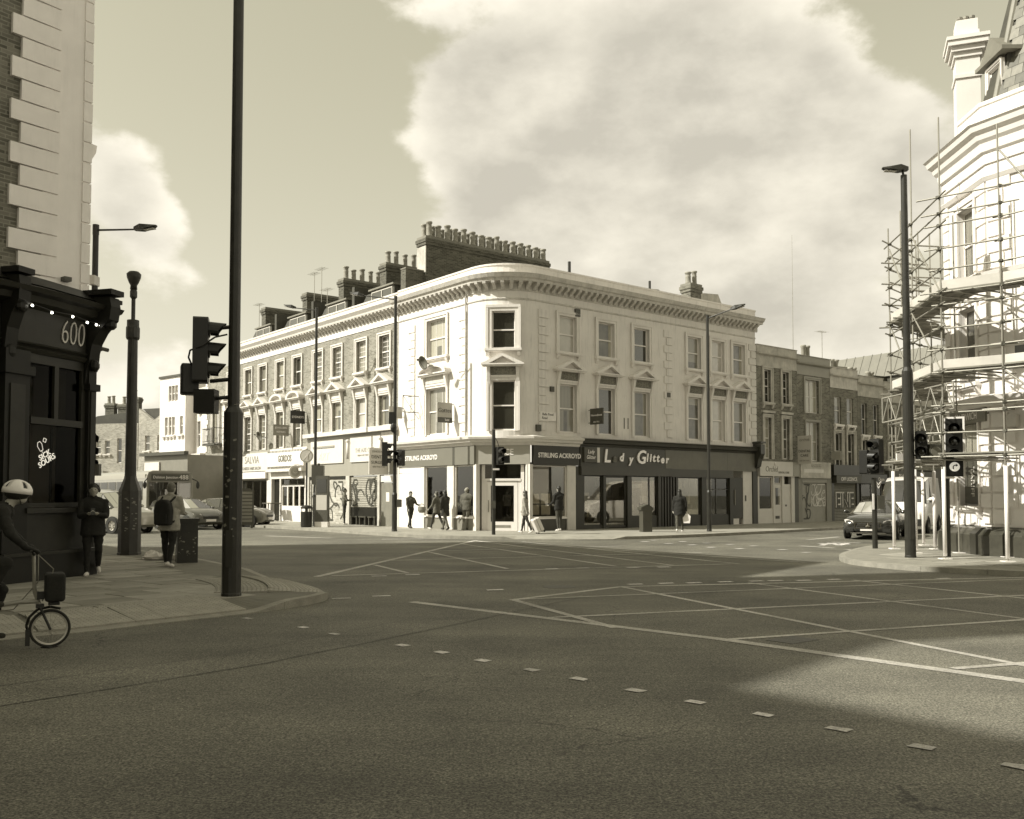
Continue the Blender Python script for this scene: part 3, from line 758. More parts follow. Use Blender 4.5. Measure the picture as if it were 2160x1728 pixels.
# shop cornice with chamfered corner
SL_, SR_ = 1.85, 1.62
pl, pr = DL*SL_, DR*SR_
cdv = (pr-pl).normalized(); NCH = Vector((cdv.y, -cdv.x))
def miter(n1, n2):
    m_ = (n1+n2).normalized(); return m_/max(m_.dot(n1), .3)
sp = [(DL*7.85, NL), (pl, miter(NL, NCH)), (pr, miter(NCH, NR)), (DR*4.32, NR)]
MB().sweep(sp, [(-.1,3.72),(.10,3.72),(.12,3.82),(.28,3.86),(.30,3.95),(.40,3.98),(.42,4.07),(.05,4.16),(-.1,4.16)]).obj('shop_cornice', OFFW, cb)
MB().sweep([(DR*4.34, NR), (DR*17.15, NR)], [(-.1,3.76),(.10,3.76),(.14,3.86),(.30,3.90),(.34,4.02),(.38,4.08),(.05,4.14),(-.1,4.14)]).obj('shop_cornice', DARK, cb)
FCH = T(pl.x, pl.y, 0) @ RZ(atan2(cdv.y, cdv.x)); LCH = (pr-pl).length
GLAZ = .14
# fascias
AGF = mat('agency_grey', .15, .5, .06, 1.5); AGL = mat('agency_pale_grey', .33, .5, .06, 1.5)
box('fascia_board', AGF, cb, FL, -7.7, -3.28, -.09, .05, 2.92, 3.715); box('fascia_board', AGF, cb, FL, -3.12, -1.72, -.09, .05, 2.92, 3.715)
box('fascia_board', DKGREY, cb, FL, -3.27, -3.13, -.085, .05, 2.93, 3.71)
box('fascia_board', AGL, cb, FCH, .05, LCH-.05, -.07, .05, 2.92, 3.715); box('fascia_board', mat('black_fascia',.028,.4,.1), cb, FR, 1.68, 4.3, -.09, .05, 2.90, 3.715)
LET = mat('cream_lettering', .82, .5, .02); 
text('STIRLING ACKROYD', .30, LET, cb, FL @ T(-5.75, -.10, 3.30), sx=.95, off=.006)
text('STIRLING ACKROYD', .285, LET, cb, FR @ T(3.15, -.10, 3.30), sx=.93, off=.006)
text('ACE', .36, LET, cb, FCH @ T(1.42, -.08, 3.42), sx=.9, off=.004)
# ground floor L: x = -s
def pil(F, x0, x1, m, z0=.12, z1=2.92, y=-.05, par_=None): return box('pilaster', m, par_ or cb, F, x0, x1, y, .14, z0, z1)
pil(FL, -7.85, -7.72, OFFW, y=-.03)
dr = box('side_door', WHITE, cb, FL, -7.70, -5.85, -.02, .1, .12, 2.62); box('door_head', WHITE, dr, None, -7.68, -5.87, -.028, -.0201, 2.64, 2.9)
box('door_handle', STEEL, dr, None, -5.99, -5.95, -.05, -.02, 1.1, 1.22)
for a, b in ((-5.84,-5.55),(-3.75,-3.25),(-1.82,-1.62)): pil(FL, a, b, OFFW)
for a, b in ((-5.54,-3.76),(-3.24,-1.83)):
    box('stall_riser', GREYP, cb, FL, a, b, .0, .12, .12, .62); box('sill', WHITE, cb, FL, a, b, -.06, .12, .625, .69)
    shopwin(cb, FL, a, b, .69, 2.9, y=.06)
# chamfer entrance
for x in (.16, LCH-.16): MB().tube((x, .02, .12), (x, .02, 2.92), .10, .09, 12).obj('column', OFFW, cb, FCH)
box('door_frame', WHITE, cb, FCH, .32, .46, .1, .2, .12, 2.9); box('door_frame', WHITE, cb, FCH, LCH-.46, LCH-.32, .1, .2, .12, 2.9); box('door_head', WHITE, cb, FCH, .461, LCH-.461, .08, .2, 2.22, 2.32)
dd = MB(); x0, x1 = .55, LCH-.60
dd.box(.461,.54,.12,.18,.12,2.219); dd.box(x0,x0+.16,.12,.17,.12,2.2); dd.box(x1-.16,x1,.12,.17,.12,2.2); dd.box(x0+.16,x1-.16,.12,.17,.12,.5); dd.box(x0+.16,x1-.16,.12,.17,2.02,2.2); dd.box(x1+.02,LCH-.461,.12,.18,.12,2.219)
door = dd.obj('door', WHITE, cb, FCH); box('pane', GLASSD, door, None, x0+.15, x1-.15, .14, .15, .49, 2.03); box('letter_plate', STEEL, door, None, x0+.3, x1-.3, .11, .119, .25, .36)
box('door_handle', STEEL, door, None, x0+.05, x0+.08, .06, .12, .9, 1.4)
box('fanlight', GLASSD, cb, FCH, .46, LCH-.46, .14, .15, 2.32, 2.9)
# R part of the agency
pil(FR, 1.50, 1.66, OFFW); pil(FR, 3.62, 4.12, OFFW)
box('stall_riser', DKGREY, cb, FR, 1.67, 3.61, .0, .12, .12, .60); box('sill', WHITE, cb, FR, 1.67, 3.61, -.05, .12, .605, .67)
shopwin(cb, FR, 1.67, 3.61, .67, 2.88, y=.06)
room(cb, FL, -5.6, -1.8, .13, 3.0, .15, 3.0, .34); room(cb, FR, 1.6, 4.0, .13, 3.0, .15, 3.0, .25)
# displays of property cards
CARD = mat('property_card', .62, .5, .12, 5)
for i in range(2):
    for j in range(2): box('display_card', CARD, cb, FR, 1.78+j*.62+.02, 2.32+j*.62, .3, .31, .78+i*.48, 1.2+i*.48)
for i in range(3): box('display_card', CARD, cb, FL, -5.3, -4.72, .3, .31, .8+i*.42, 1.15+i*.42)
for i in range(2): box('display_card', CARD, cb, FL, -2.9, -2.4, .3, .31, .8+i*.42, 1.15+i*.42)
box('desk', mat('desk_wood',.12,.5), cb, FL, -4.6, -2.2, 1.6, 2.2, .13, .9)

# second shop: dark fascia, pale lettering
LGF = mat('olive_black_fascia', .050, .4, .12, 1.5); LGF2 = mat('worn_olive_panel', .13, .5, .2, 1.2, streak=.2)
box('fascia_board', LGF, cb, FR, 4.36, 9.86, -.10, .05, 2.88, 3.755); box('fascia_board', LGF2, cb, FR, 9.88, 14.55, -.11, .05, 2.86, 3.758); box('fascia_board', LGF2, cb, FR, 14.57, 16.85, -.10, .05, 2.84, 3.758)
box('blind_box', LGF, cb, FR, 4.36, 10.3, -.16, .05, 2.50, 2.878); box('blind_box', LGF, cb, FR, 10.31, 15.0, -.12, .05, 2.48, 2.858)
SIGN = mat('polished_letter', .78, .25, .1, 6, metal=.25)
x = 5.74
for ch, sz, dz, dx, m_ in (('L', .82, .0, .58, SIGN), ('a', .5, -.08, .48, mat('dull_letter',.12,.5,.1)), ('d', .5, -.03, .46, SIGN), ('y', .5, -.10, .82, SIGN), ('G', .86, .0, .66, SIGN), ('l', .52, -.0, .25, SIGN), ('i', .52, -.0, .22, SIGN), ('t', .52, -.0, .28, SIGN), ('t', .52, -.0, .30, SIGN), ('e', .5, -.06, .40, SIGN), ('r', .48, -.06, .3, SIGN)):
    text(ch, sz, m_, cb, FR @ T(x+dx/2-.1, -.14, 3.34+dz), shear=.15, off=.018, ext=.03); x += dx*.93
so = box('sign_box', DKGREY, cb, FR, 4.5, 5.28, -.2, -.1, 3.06, 3.72)
box('sign_face', OFFW, so, None, 5.29, 5.45, -.19, -.101, 3.06, 3.72)
text('Lady', .24, LET, so, T(4.89, -.21, 3.52), shear=.25, sx=.9); text('Glitter', .24, LET, so, T(4.89, -.21, 3.28), shear=.25, sx=.85)
LGD = mat('olive_black_frame', .034, .4, .15, 2)
for a, b in ((4.14,4.62),(5.80,5.95),(7.34,7.62),(9.42,9.62),(12.6,12.98),(14.80,15.06),(16.72,17.1)): pil(FR, a, b, LGD, z1=2.86, y=-.06)
for i in range(6): box('pilaster_flute', LGD, cb, FR, 9.66+i*.2, 9.76+i*.2, -.08, .14, .12, 2.48)
box('stall_riser', LGD, cb, FR, 7.62, 9.42, 0, .14, .12, .62); box('stall_riser', LGD, cb, FR, 10.88, 12.6, 0, .14, .12, .62); box('stall_riser', LGD, cb, FR, 12.98, 14.8, 0, .14, .12, .62); box('stall_riser', LGD, cb, FR, 4.62, 5.8, 0, .14, .12, .26)
shopwin(cb, FR, 4.62, 5.80, .26, 2.5, fm=LGD); shopwin(cb, FR, 5.95, 7.34, .16, 2.5, fm=LGD, t=.1); shopwin(cb, FR, 7.62, 9.42, .62, 2.5, fm=LGD, bars=(8.9,)); shopwin(cb, FR, 10.88, 12.6, .62, 2.48, fm=LGD); shopwin(cb, FR, 12.98, 14.8, .62, 2.48, fm=LGD, tr=1.9, bars=(13.8,))
dk = box('side_door', LGD, cb, FR, 15.06, 15.95, .02, .14, .42, 2.5); box('door_handle', STEEL, dk, None, 15.25, 15.28, -.03, .02, 1.1, 1.9); box('kick_board', OFFW, cb, FR, 15.06, 15.6, .0, .14, .12, .41)
box('door_panel', OFFW, cb, FR, 15.96, 16.7, .0, .14, .12, 2.84); box('letter_plate', DKGREY, cb, FR, 16.1, 16.2, -.02, 0, 1.3, 1.6)
cons = MB().prism([(-.02,3.0),(-.25,3.1),(-.34,3.5),(-.5,3.75),(-.5,4.25),(0,4.3)], 16.82, 17.16, 'x'); cons.box(16.76,17.2,-.54,0,4.3,4.4); cons.obj('console', DARK, cb, FR)
room(cb, FR, 4.6, 9.6, .13, 2.9, .15, 3.5, .30); room(cb, FR, 10.8, 14.9, .13, 2.9, .15, 2.2, .26)
# display goods behind the glass
GOODS = [mat('display_pale', .5, .4, .3, 6), mat('display_mid', .22, .4, .3, 6), mat('display_dark', .04, .4, .3, 6)]
def mannequin(parent, M, h=1.6):
    mb = MB().lathe([(.14,.0),(.15,.02),(.02,.04),(.02,.75),(.14,.8),(.17,.95),(.11,1.1),(.16,1.28),(.19,1.36),(.07,1.43),(.055,1.5),(.09,1.56),(.1,1.66),(.05,1.76)], n=10)
    o = mb.obj('mannequin', GOODS[0], parent, M, smooth=True); return o
mannequin(cb, FR @ T(4.95, .5, .3)); 
for i in range(26):
    a = random.choice([4.7, 7.75, 11.0, 13.1]); x = a+random.uniform(.1, 1.4); z = random.choice([.66, .9, 1.2, 1.6, 1.95]); w = random.uniform(.08, .3); h = random.uniform(.1, .45)
    box('display_item', random.choice(GOODS), cb, FR, x, x+w, .35, .45+random.uniform(0,.3), z, z+h)
for x in (5.3, 8.2, 11.6, 12.3, 13.4, 14.4): box('display_rail', STEEL, cb, FR, x, x+.03, .5, .53, .2, 2.5)
box('wall_mirror', PANEB, cb, FR, 8.95, 9.35, .6, .62, .7, 2.4)
# chimney stack on the party wall, seen long side on
def stack(parent, M, t0, t1, z0, z1, pots, rows=1, th=.62, shoulder=None, p1=None):
    """runs along local +y (into the block) at local x = 0"""
    L_ = t1-t0; o = chimney(parent, M @ T(0, (t0+t1)/2, 0) @ RZ(pi/2), L_, th, z0, z1, pots, rows=rows)
    if shoulder: box('party_wall', BRICKD, parent, M, -.2, .2, shoulder[0], t0, z0, shoulder[1]); box('coping', LEAD, parent, M, -.23, .23, shoulder[0]-.02, t0, shoulder[1], shoulder[1]+.06)
    return o
stk_ = stack(cb, FL @ T(-7.85, 0, 0), 1.3, 9.2, 10.5, 14.2, 15, 2, .72, (.25, 12.45)); box('pale_lit_end', DIRTYW, cb, FL @ T(-7.85,0,0), -.37, .37, 1.27, 1.31, 12.4, 13.7)  # pale render slab gives the stack's end its sunlit white
chimney(cb, FR @ T(13.9, 1.6, 0), .85, .6, 10.9, 12.55, 2, m=BRICKR)
MB().tube((5.2,1.5,10.9),(5.2,1.5,12.35),.07,n=10).obj('flue_pipe', POLE, cb, FR)
MB().prism([(14.3,10.9),(17.0,10.9),(16.1,12.35),(14.9,12.25),(14.3,12.1)], 1.6, 1.9).obj('gable_upstand', DIRTYW, cb, FR)
MB().prism([(10.2,11.3),(12.2,11.3),(11.4,11.95),(10.8,11.9)], 1.6, 2.0).obj('gable_upstand', DIRTYW, cb, FR)
MB().tube((10.95,1.8,11.9),(10.95,1.8,12.35),.06).obj('flue_pipe', POLE, cb, FR)
# aerial bracket, satellite dish and empty sign frame on the corner building's left wall
def dish(label, M, r=.32):
    o = thing('satellite_dish', label, 'satellite dish'); o.matrix_world = M
    mb = MB().lathe([(0.01,.0),(r*.5,.03),(r*.85,.09),(r,.13),(r*.98,.14),(r*.8,.095),(r*.45,.04),(.01,.012)], n=18); mb.xf(RX(pi/2) @ RX(.35)); mb.obj('reflector', mat('dish_grey',.12,.5,.2), o, T(0,-.3,0), smooth=True)
    MB().tube((0,0,-.1),(0,-.3,-.02),.02).tube((0,-.34,-.28),(0,-.68,.05),.012).obj('arm', DKGREY, o); box('receiver', DKGREY, o, None, -.03,.03,-.74,-.66,.02,.1)
    return o
dish('satellite dish above the arched pediment of the estate agency wall', Matrix.Translation((C.x, C.y, 0)) @ FL @ T(-4.75, -.25, 7.55))

# ------------------------------------------------------------------ brick terrace (left of the corner)
def lpos(s): p = C+DL*s; return (p.x, p.y, 0)
AFL = atan2(-DL.y, -DL.x); AFR = atan2(DR.y, DR.x)
def cornice_local(o, w, z, m, out=.5, br=True, y=0):
    pth = [((0, y), (0, -1)), ((w, y), (0, -1))]
    c = MB().sweep(pth, [(0,z),(.04,z),(.06,z+.30),(.12,z+.36),(out*.7,z+.36),(out*.75,z+.46),(out,z+.62),(0,z+.68)]).obj('cornice', m, o)
    if br:
        x = .12
        while x < w-.05:
            mobj('bracket', bk, None, c, T(x, -.06, z-10.2)); x += .345
    return c
DORM = mat('dormer_felt', .07, .8, .2, 2)
def terrace_house(name, label, s0, w, ped, zs1, h1, bricks, shop, pots, panes, bars, mans=True, xs=None):
    o = thing(name, label, 'house', lpos(s0+w), AFL, 'brick houses of the shop terrace')
    xs = xs or (w*.27, w*.76); ww = .98
    opn = [(x-ww/2, x+ww/2, z, z+h) for x in xs for z, h in ((zs1, h1), (7.82, 1.58))]
    wall('wall', bricks, o, None, 0, w, 3.9, 9.88, opn)
    box('frieze_band', WHITE, o, None, 0, w, -.03, .1, 9.881, 10.2)
    cornice_local(o, w, 10.2, OFFW)
    box('parapet', OFFW, o, None, .001, w-.001, -.02, .26, 10.7, 11.22); box('parapet_coping', OFFW, o, None, .002, w-.002, -.06, .3, 11.221, 11.3)
    for i, x in enumerate(xs):
        window(o, T(x, 0, 7.82), ww, 1.58, bars=bars[i], sur=.15, pane=panes[i], surm=OFFW)
        window(o, T(x, 0, zs1), ww, h1, bars=bars[i+2], sur=.15, pane=panes[i+2], sill=False, ped=ped, surm=OFFW, frz=OFFW)
    if mans:
        mb = MB().prism([(.35,10.9),(.9,12.05),(1.3,12.2),(7,12.2),(7,10.9)], .2, w-.2, 'x'); mb.obj('mansard_roof', SLATE, o)
        x0, x1 = w*.3, w*.72
        d = MB().box(x0-.12,x1+.12,.5,1.6,10.95,11.98).obj('dormer', DORM, o)
        box('dormer_roof', LEAD, d, None, x0-.2, x1+.2, .38, 1.7, 11.98, 12.06)
        window(d, T((x0+x1)/2, .47, 11.0), x1-x0, .9, casement=1, frame=LIGHTG, pane=PANE, sill=False, depth=-.02)
        box('party_upstand', SLATE, o, None, w-.3, w-.05, .3, 1.3, 10.9, 12.45)
    stack(o, T(0, 0, 0), 2.0, 4.7, 10.5, 13.95, pots, 1, .6) if pots is not None else None
    return o
N0 = (0, 0); B6 = (1, 2)
houseD = terrace_house('terrace_house', 'sunlit brick house adjoining the cream corner, axe-throwing sign over shutters', 7.87, 4.73, 'tri', 4.98, 1.5, BRICK, 0, 5, [PANEC]*2+[PANEB, PANEC], [B6, B6, N0, N0], xs=(1.26, 3.5))
houseC = terrace_house('terrace_house', 'sunlit brick house over the blank pale shop sign beside the axe sign', 12.6, 4.6, 'tri', 4.98, 1.5, BRICK, 0, 5, [PANEC]*4, [B6, B6, N0, N0], xs=(1.2, 3.35))
houseB = terrace_house('terrace_house', 'brick house with two arched pediments above the striped restaurant', 17.2, 4.75, 'seg', 4.35, 2.1, BRICK, 0, None, [PANEC, PANE, PANEC, PANEC], [N0, N0, N0, N0], xs=(1.25, 3.46))
chimney(houseB, T(0, 4.2, 0) @ RZ(pi/2), 4.2, .6, 10.5, 13.95, 0)
houseA = terrace_house('terrace_house', 'brick house with triangular pediments above the salon', 21.95, 4.6, 'tri', 4.35, 2.1, BRICK, 0, None, [PANEC]*4, [N0, N0, B6, B6], xs=(1.3, 3.42))
chimney(houseA, T(0, 3.6, 0) @ RZ(pi/2), 4.2, .6, 10.5, 13.7, 0)

# --- shops of the terrace: locals x 0..w left to right
def shutter(parent, M, x0, x1, z0, z1, m=None, y=.05, pitch=.085):
    pts = []; mb = MB(); n = int((z1-z0)/pitch); vs = []
    for i in range(n+1):
        z = z0+(z1-z0)*i/n
        vs += [(x0, y, z), (x1, y, z), (x0, y-.022, z+pitch*.45), (x1, y-.022, z+pitch*.45)]
    fs = []
    for i in range(len(vs)//2-1): fs.append((2*i, 2*i+1, 2*i+3, 2*i+2))
    return mb.add(vs, fs).obj('shutter', m or SHUT, parent, M, fix=False)
def scrawl(parent, M, x0, x1, z0, z1, n, m, w=.03, seed=1):
    rnd = random.Random(seed); mb = MB()
    for k in range(n):
        x = rnd.uniform(x0, x1); z = rnd.uniform(z0, z1); a = rnd.uniform(0, 6.28); da = rnd.uniform(-.7, .7)
        prev = (x, z)
        for i in range(9):
            a += da+rnd.uniform(-.35, .35); st = .09+rnd.random()*.07
            nx = min(max(prev[0]+cos(a)*st, x0), x1); nz2 = min(max(prev[1]+sin(a)*st*1.4, z0), z1)
            dx, dz = nx-prev[0], nz2-prev[1]; l = hypot(dx, dz) or 1; ox, oz = -dz/l*w/2, dx/l*w/2
            mb.poly([(prev[0]-ox, -k*.0007, prev[1]-oz), (nx-ox, -k*.0007, nz2-oz), (nx+ox, -k*.0007, nz2+oz), (prev[0]+ox, -k*.0007, prev[1]+oz)]); prev = (nx, nz2)
    return mb.obj('graffiti', m, parent, M, fix=False)
GRAF = mat('graffiti_dark', .06, .6, .1); GRAFL = mat('graffiti_pale', .60, .6, .1)
# D
box('shop_cornice', OFFW, houseD, None, 0, 4.73, -.35, .1, 4.72, 4.96); box('fascia_back', MIDG, houseD, None, 0, 4.73, -.05, .1, 2.6, 4.719)
sg = box('sign_board', mat('pale_sign',.60,.5,.06), houseD, None, .35, 3.3, -.12, -.05, 3.28, 4.55)
text('THE AXE CLUB', .30, MIDG, sg, T(1.85, -.125, 3.85), sx=.95); text('URBAN AXE THROWING', .13, MIDG, sg, T(1.85, -.125, 3.6)); text('book now', .1, MIDG, sg, T(2.7, -.125, 3.38))
box('sign_board', OFFW, houseD, None, 3.36, 4.6, -.10, -.05, 3.5, 4.66)
for a, b in ((0,.18),(2.95,3.15),(4.5,4.72)): box('pilaster', DIRTYW, houseD, None, a, b, -.05, .2, .12, 2.6)
shutter(houseD, None, .18, 2.95, 1.0, 2.5); scrawl(houseD, T(0,.02,0), .3, 2.8, 1.1, 2.4, 16, GRAF, .085, 3)
box('shop_void', BLACK, houseD, None, .18, 2.95, .06, .5, .12, 1.0)
for x in (.35, 1.2, 2.1): 
    b_ = box('bench_seat', DKGREY, houseD, None, x, x+.7, -.1, .2, .5, .56); box('leg', DKGREY, b_, None, x+.05, x+.12, -.08, .1, .12, .5); box('leg', DKGREY, b_, None, x+.58, x+.65, -.08, .1, .12, .5)
dl = box('door', mat('dull_door',.18,.5,.15), houseD, None, 3.25, 4.3, .0, .1, .12, 2.2); box('notice', OFFW, dl, None, 3.7, 4.0, -.01, 0, 1.3, 1.75); box('fanlight', OFFW, houseD, None, 3.2, 4.4, .0, .1, 2.25, 2.55)
# C
box('shop_cornice', OFFW, houseC, None, 0, 4.6, -.32, .1, 4.72, 4.93); box('fascia_back', MIDG, houseC, None, 0, 4.6, -.05, .1, 2.6, 4.719)
sg = box('sign_board', mat('pale_sign',.60,.5,.06), houseC, None, .6, 4.2, -.12, -.05, 3.28, 4.5); box('sign_bar', MIDG, sg, None, .9, 3.3, -.16, -.121, 4.12, 4.22); text('ART', .62, OFFW, sg, T(2.1, -.125, 3.65), shear=.3)
for a, b in ((0,.3),(4.4,4.6)): box('pilaster', DIRTYW, houseC, None, a, b, -.05, .2, .12, 2.6)
BRK2 = brickmat('painted_block', .34, .46, .3, w=.3, h=.1)
box('shop_infill', BRK2, houseC, None, .3, 4.4, .02, .2, .12, 2.45); box('blind_box', BLACK, houseC, None, .3, 4.4, -.03, .19, 2.451, 2.59); scrawl(houseC, T(0,.012,0), .5, 4.2, .3, 2.3, 22, GRAF, .09, 8)
def barber(x, label_o):
    mb = MB(); mb.tube((x,-.2,3.45),(x,-.2,4.3),.07,n=10).ell((x,-.2,4.36),.1); return mb.obj('barber_pole', OFFW, label_o, smooth=True)
barber(.25, houseD); barber(3.42, houseD)
# B: striped restaurant fascia with GORDOS
sg = box('sign_board', WHITE, houseB, None, .05, 4.7, -.22, -.05, 3.25, 4.1); text('GORDOS', .52, mat('sign_olive',.16,.5), sg, T(2.35, -.225, 3.68), sx=.8, off=.02)
nb = 24
for i in range(nb):
    x = .1+i*(4.55/nb); box('awning_tooth', GREYP, sg, None, x, x+.09, -.24, -.221, 3.17, 3.27); box('awning_tooth', GREYP, sg, None, x, x+.09, -.24, -.221, 4.07, 4.18)
box('fascia_back', OFFW, houseB, None, 0, 4.75, -.05, .1, 2.55, 4.3); box('awning_box', OFFW, houseB, None, .05, 4.7, -.35, -.05, 2.95, 3.12)
for a, b in ((0,.25),(1.35,1.5),(4.5,4.75)): box('pilaster', OFFW, houseB, None, a, b, -.05, .2, .12, 2.55)
box('shop_void', BLACK, houseB, None, .25, 1.35, .15, .2, .12, 2.5)
for i in range(4): shopwin(houseB, None, 1.52+i*.74, 2.24+i*.74, .95, 2.15, fm=WHITE, y=.05)
box('stall_riser', WHITE, houseB, None, 1.5, 4.5, .02, .15, .12, .95); shopwin(houseB, None, 1.5, 4.5, 2.17, 2.54, fm=DKGREY, y=.05, bars=(2.5,3.5))
room(houseB, None, 1.4, 4.6, .13, 2.54, .16, 2.5, .2)
# A: salon
sg = box('sign_board', OFFW, houseA, None, .05, 4.55, -.18, -.05, 3.05, 4.15); text('SALVIA', .62, GREYP, sg, T(2.3, -.185, 3.72), sx=1.1); text('UNISEX HAIR SALON', .26, GREYP, sg, T(2.3, -.185, 3.22), sx=1.1, off=.006)
box('fascia_back', MIDG, houseA, None, 0, 4.6, -.05, .1, 2.5, 4.3); box('blind_box', WHITE, houseA, None, .3, 4.3, -.2, -.05, 2.6, 3.0)
for a, b in ((0,.3),(4.2,4.6)): box('pilaster', OFFW, houseA, None, a, b, -.05, .2, .12, 2.6)
shopwin(houseA, None, .95, 4.2, .4, 2.5, fm=DKGREY, bars=(2.0,3.1)); box('stall_riser', DKGREY, houseA, None, .95, 4.2, .02, .15, .12, .4); box('shop_void', BLACK, houseA, None, .3, .95, .12, .2, .12, 2.5)
room(houseA, None, .9, 4.25, .13, 2.5, .16, 2.2, .22)
for i in range(16): x = random.uniform(1.0, 3.9); z = random.choice([.45,.8,1.2,1.6,2.0]); box('display_item', random.choice(GOODS), houseA, None, x, x+.25, .4, .5, z, z+.3)

# --- further houses of the left street
def plain_house(name, label, org, ang, w, zt, m, wins, base=None, group=None, depth=8, roof=None, cat='house', gf=3.6):
    o = thing(name, label, cat, org, ang, group)
    wall('wall', m, o, None, 0, w, gf, zt, [(x-a/2, x+a/2, z, z+h) for x, z, a, h, *_ in wins], .15)
    MB().poly([(0,0,0),(0,depth,0),(0,depth,zt),(0,0,zt)]).poly([(w,0,0),(w,depth,0),(w,depth,zt),(w,0,zt)]).poly([(0,.3,zt-.3),(w,.3,zt-.3),(w,depth,zt-.3),(0,depth,zt-.3)]).obj('side_wall', m, o, fix=False)
    for wd in wins:
        x, z, a, h = wd[:4]; kw = wd[4] if len(wd) > 4 else {}
        kw = dict(kw); kw.setdefault('pane', PANEC); kw.setdefault('sur', None); kw.setdefault('depth', .1)
        window(o, T(x, 0, z), a, h, **kw)
    return o
GR2 = 'further houses of the left street'
# narrow brick house with balcony, partly behind the big pole
h = plain_house('terrace_house', 'narrow brick house with white quoins and an iron balcony', lpos(32.3), AFL, 5.7, 10.0, BRICK, [(1.8,5.0,1.1,2.2,dict(sur=.18,surm=OFFW,ped='tri',frz=OFFW,casement=1)),(4.3,5.0,1.05,2.0,dict(sur=.16,surm=OFFW,ped='tri',frz=OFFW)),(4.3,7.9,1.05,1.5,dict(sur=.15,surm=OFFW))], group=GR2)
quoins(h, Matrix(), 0, 4.5, 9.8, 1, WHITE, .45, .3); quoins(h, Matrix(), 3.0, 4.5, 7.5, 1, WHITE, .4, .25)
bl = MB()
for x in [0.9+.16*i for i in range(13)]: bl.tube((x,-.55,5.0),(x,-.55,6.0),.012,n=5)
for z in (5.0,5.15,6.0): bl.tube((.85,-.55,z),(2.95,-.55,z),.022,n=5)
for z in (5.0,6.0):
    for x in (.85,2.95): bl.tube((x,0,z),(x,-.55,z),.022,n=5)
bl.obj('balcony', BLACK, h); box('balcony_floor', DKGREY, h, None, .85, 2.95, -.57, 0, 4.88, 4.97)
box('fascia_back', GREYP, h, None, 1.2, 5.7, -.05, .1, 2.5, 4.0); sg = box('sign_board', WHITE, h, None, 1.6, 5.6, -.15, -.05, 3.1, 3.9); text('STUDIO', .5, GREYP, sg, T(3.4, -.155, 3.5)); box('blind_box', WHITE, h, None, 2.0, 5.6, -.12, -.05, 2.4, 2.75)
for a, b in ((1.2,1.6),(5.4,5.7)): box('pilaster', DKGREY, h, None, a, b, -.05, .2, .12, 2.5)
shopwin(h, None, 1.6, 5.4, .4, 2.4, fm=DKGREY, bars=(2.8,)); box('stall_riser', DKGREY, h, None, 1.6, 5.4, 0, .15, .12, .4); room(h, None, 1.5, 5.5, .13, 2.5, .16, 2, .2)
# small shop with shutter and round sign
h2 = plain_house('corner_shop', 'low rendered shop with steel shutter and round sign, left of balcony house', lpos(36.2), AFL, 3.85, 9.0, OFFW, [(2.6,4.9,.55,1.8,dict(pane=PANE,sill=False)),(2.9,7.0,.45,1.6,dict(pane=PANE,sill=False))], group=GR2, cat='shop')
box('fascia_back', OFFW, h2, None, 0, 3.8, -.35, .1, 3.2, 4.45); box('blind_box', DIRTYW, h2, None, .3, 3.6, -.25, .1, 2.75, 3.19); rs = MB().tube((1.6,-.36,3.85),(1.6,-.44,3.85),.62,n=24).obj('round_sign', MIDG, h2); text("Monty's", .32, OFFW, rs, T(1.6,-.445,3.85), shear=.2)
shutter(h2, None, .4, 3.4, .12, 2.75, mat('pale_shutter',.48,.5,.15)); scrawl(h2, T(0,.01,0), .6, 3.2, .4, 1.6, 8, GRAF, .04, 5)
for a, b in ((0,.4),(3.4,3.85)): box('pilaster', OFFW, h2, None, a, b, -.05, .2, .12, 3.2)
# white rendered house and low dark shop before it
h3 = plain_house('rendered_house', 'tall white rendered house with grouped windows above a dark shop', tuple(at(334, 1060, 66).xy)+(0,), radians(-40), 3.4, 9.9, WHITE,
    [(1.35,8.2,.38,1.1,dict(sill=False)),(1.78,8.2,.38,1.1,dict(sill=False)),(2.2,8.2,.38,1.1,dict(sill=False)),(.9,5.8,.4,1.3,{}),(1.4,5.8,.38,1.3,{}),(1.85,5.8,.38,1.3,{}),(2.9,5.8,.4,1.3,{}),(1.2,3.75,.4,.8,{}),(1.7,3.75,.4,.8,{})], group=GR2, gf=3.4)
box('parapet_coping', DKGREY, h3, None, -.05, 3.45, -.1, .3, 9.9, 10.05)
p3 = at(303, 1060, 60)
h4 = plain_house('corner_shop', 'dark flat-roofed shop behind the bus', (p3.x, p3.y, 0), radians(-40), 5.2, 4.1, GREYP, [(4.6,.6,.6,2.2,dict(bars=(1,2),frame=BLACK,sill=False))], group=GR2, cat='shop', gf=.0)
box('sign_board', OFFW, h4, None, .2, 2.0, -.1, 0, 2.8, 3.7); box('cornice', DKGREY, h4, None, -.1, 5.3, -.3, 0, 4.1, 4.3)
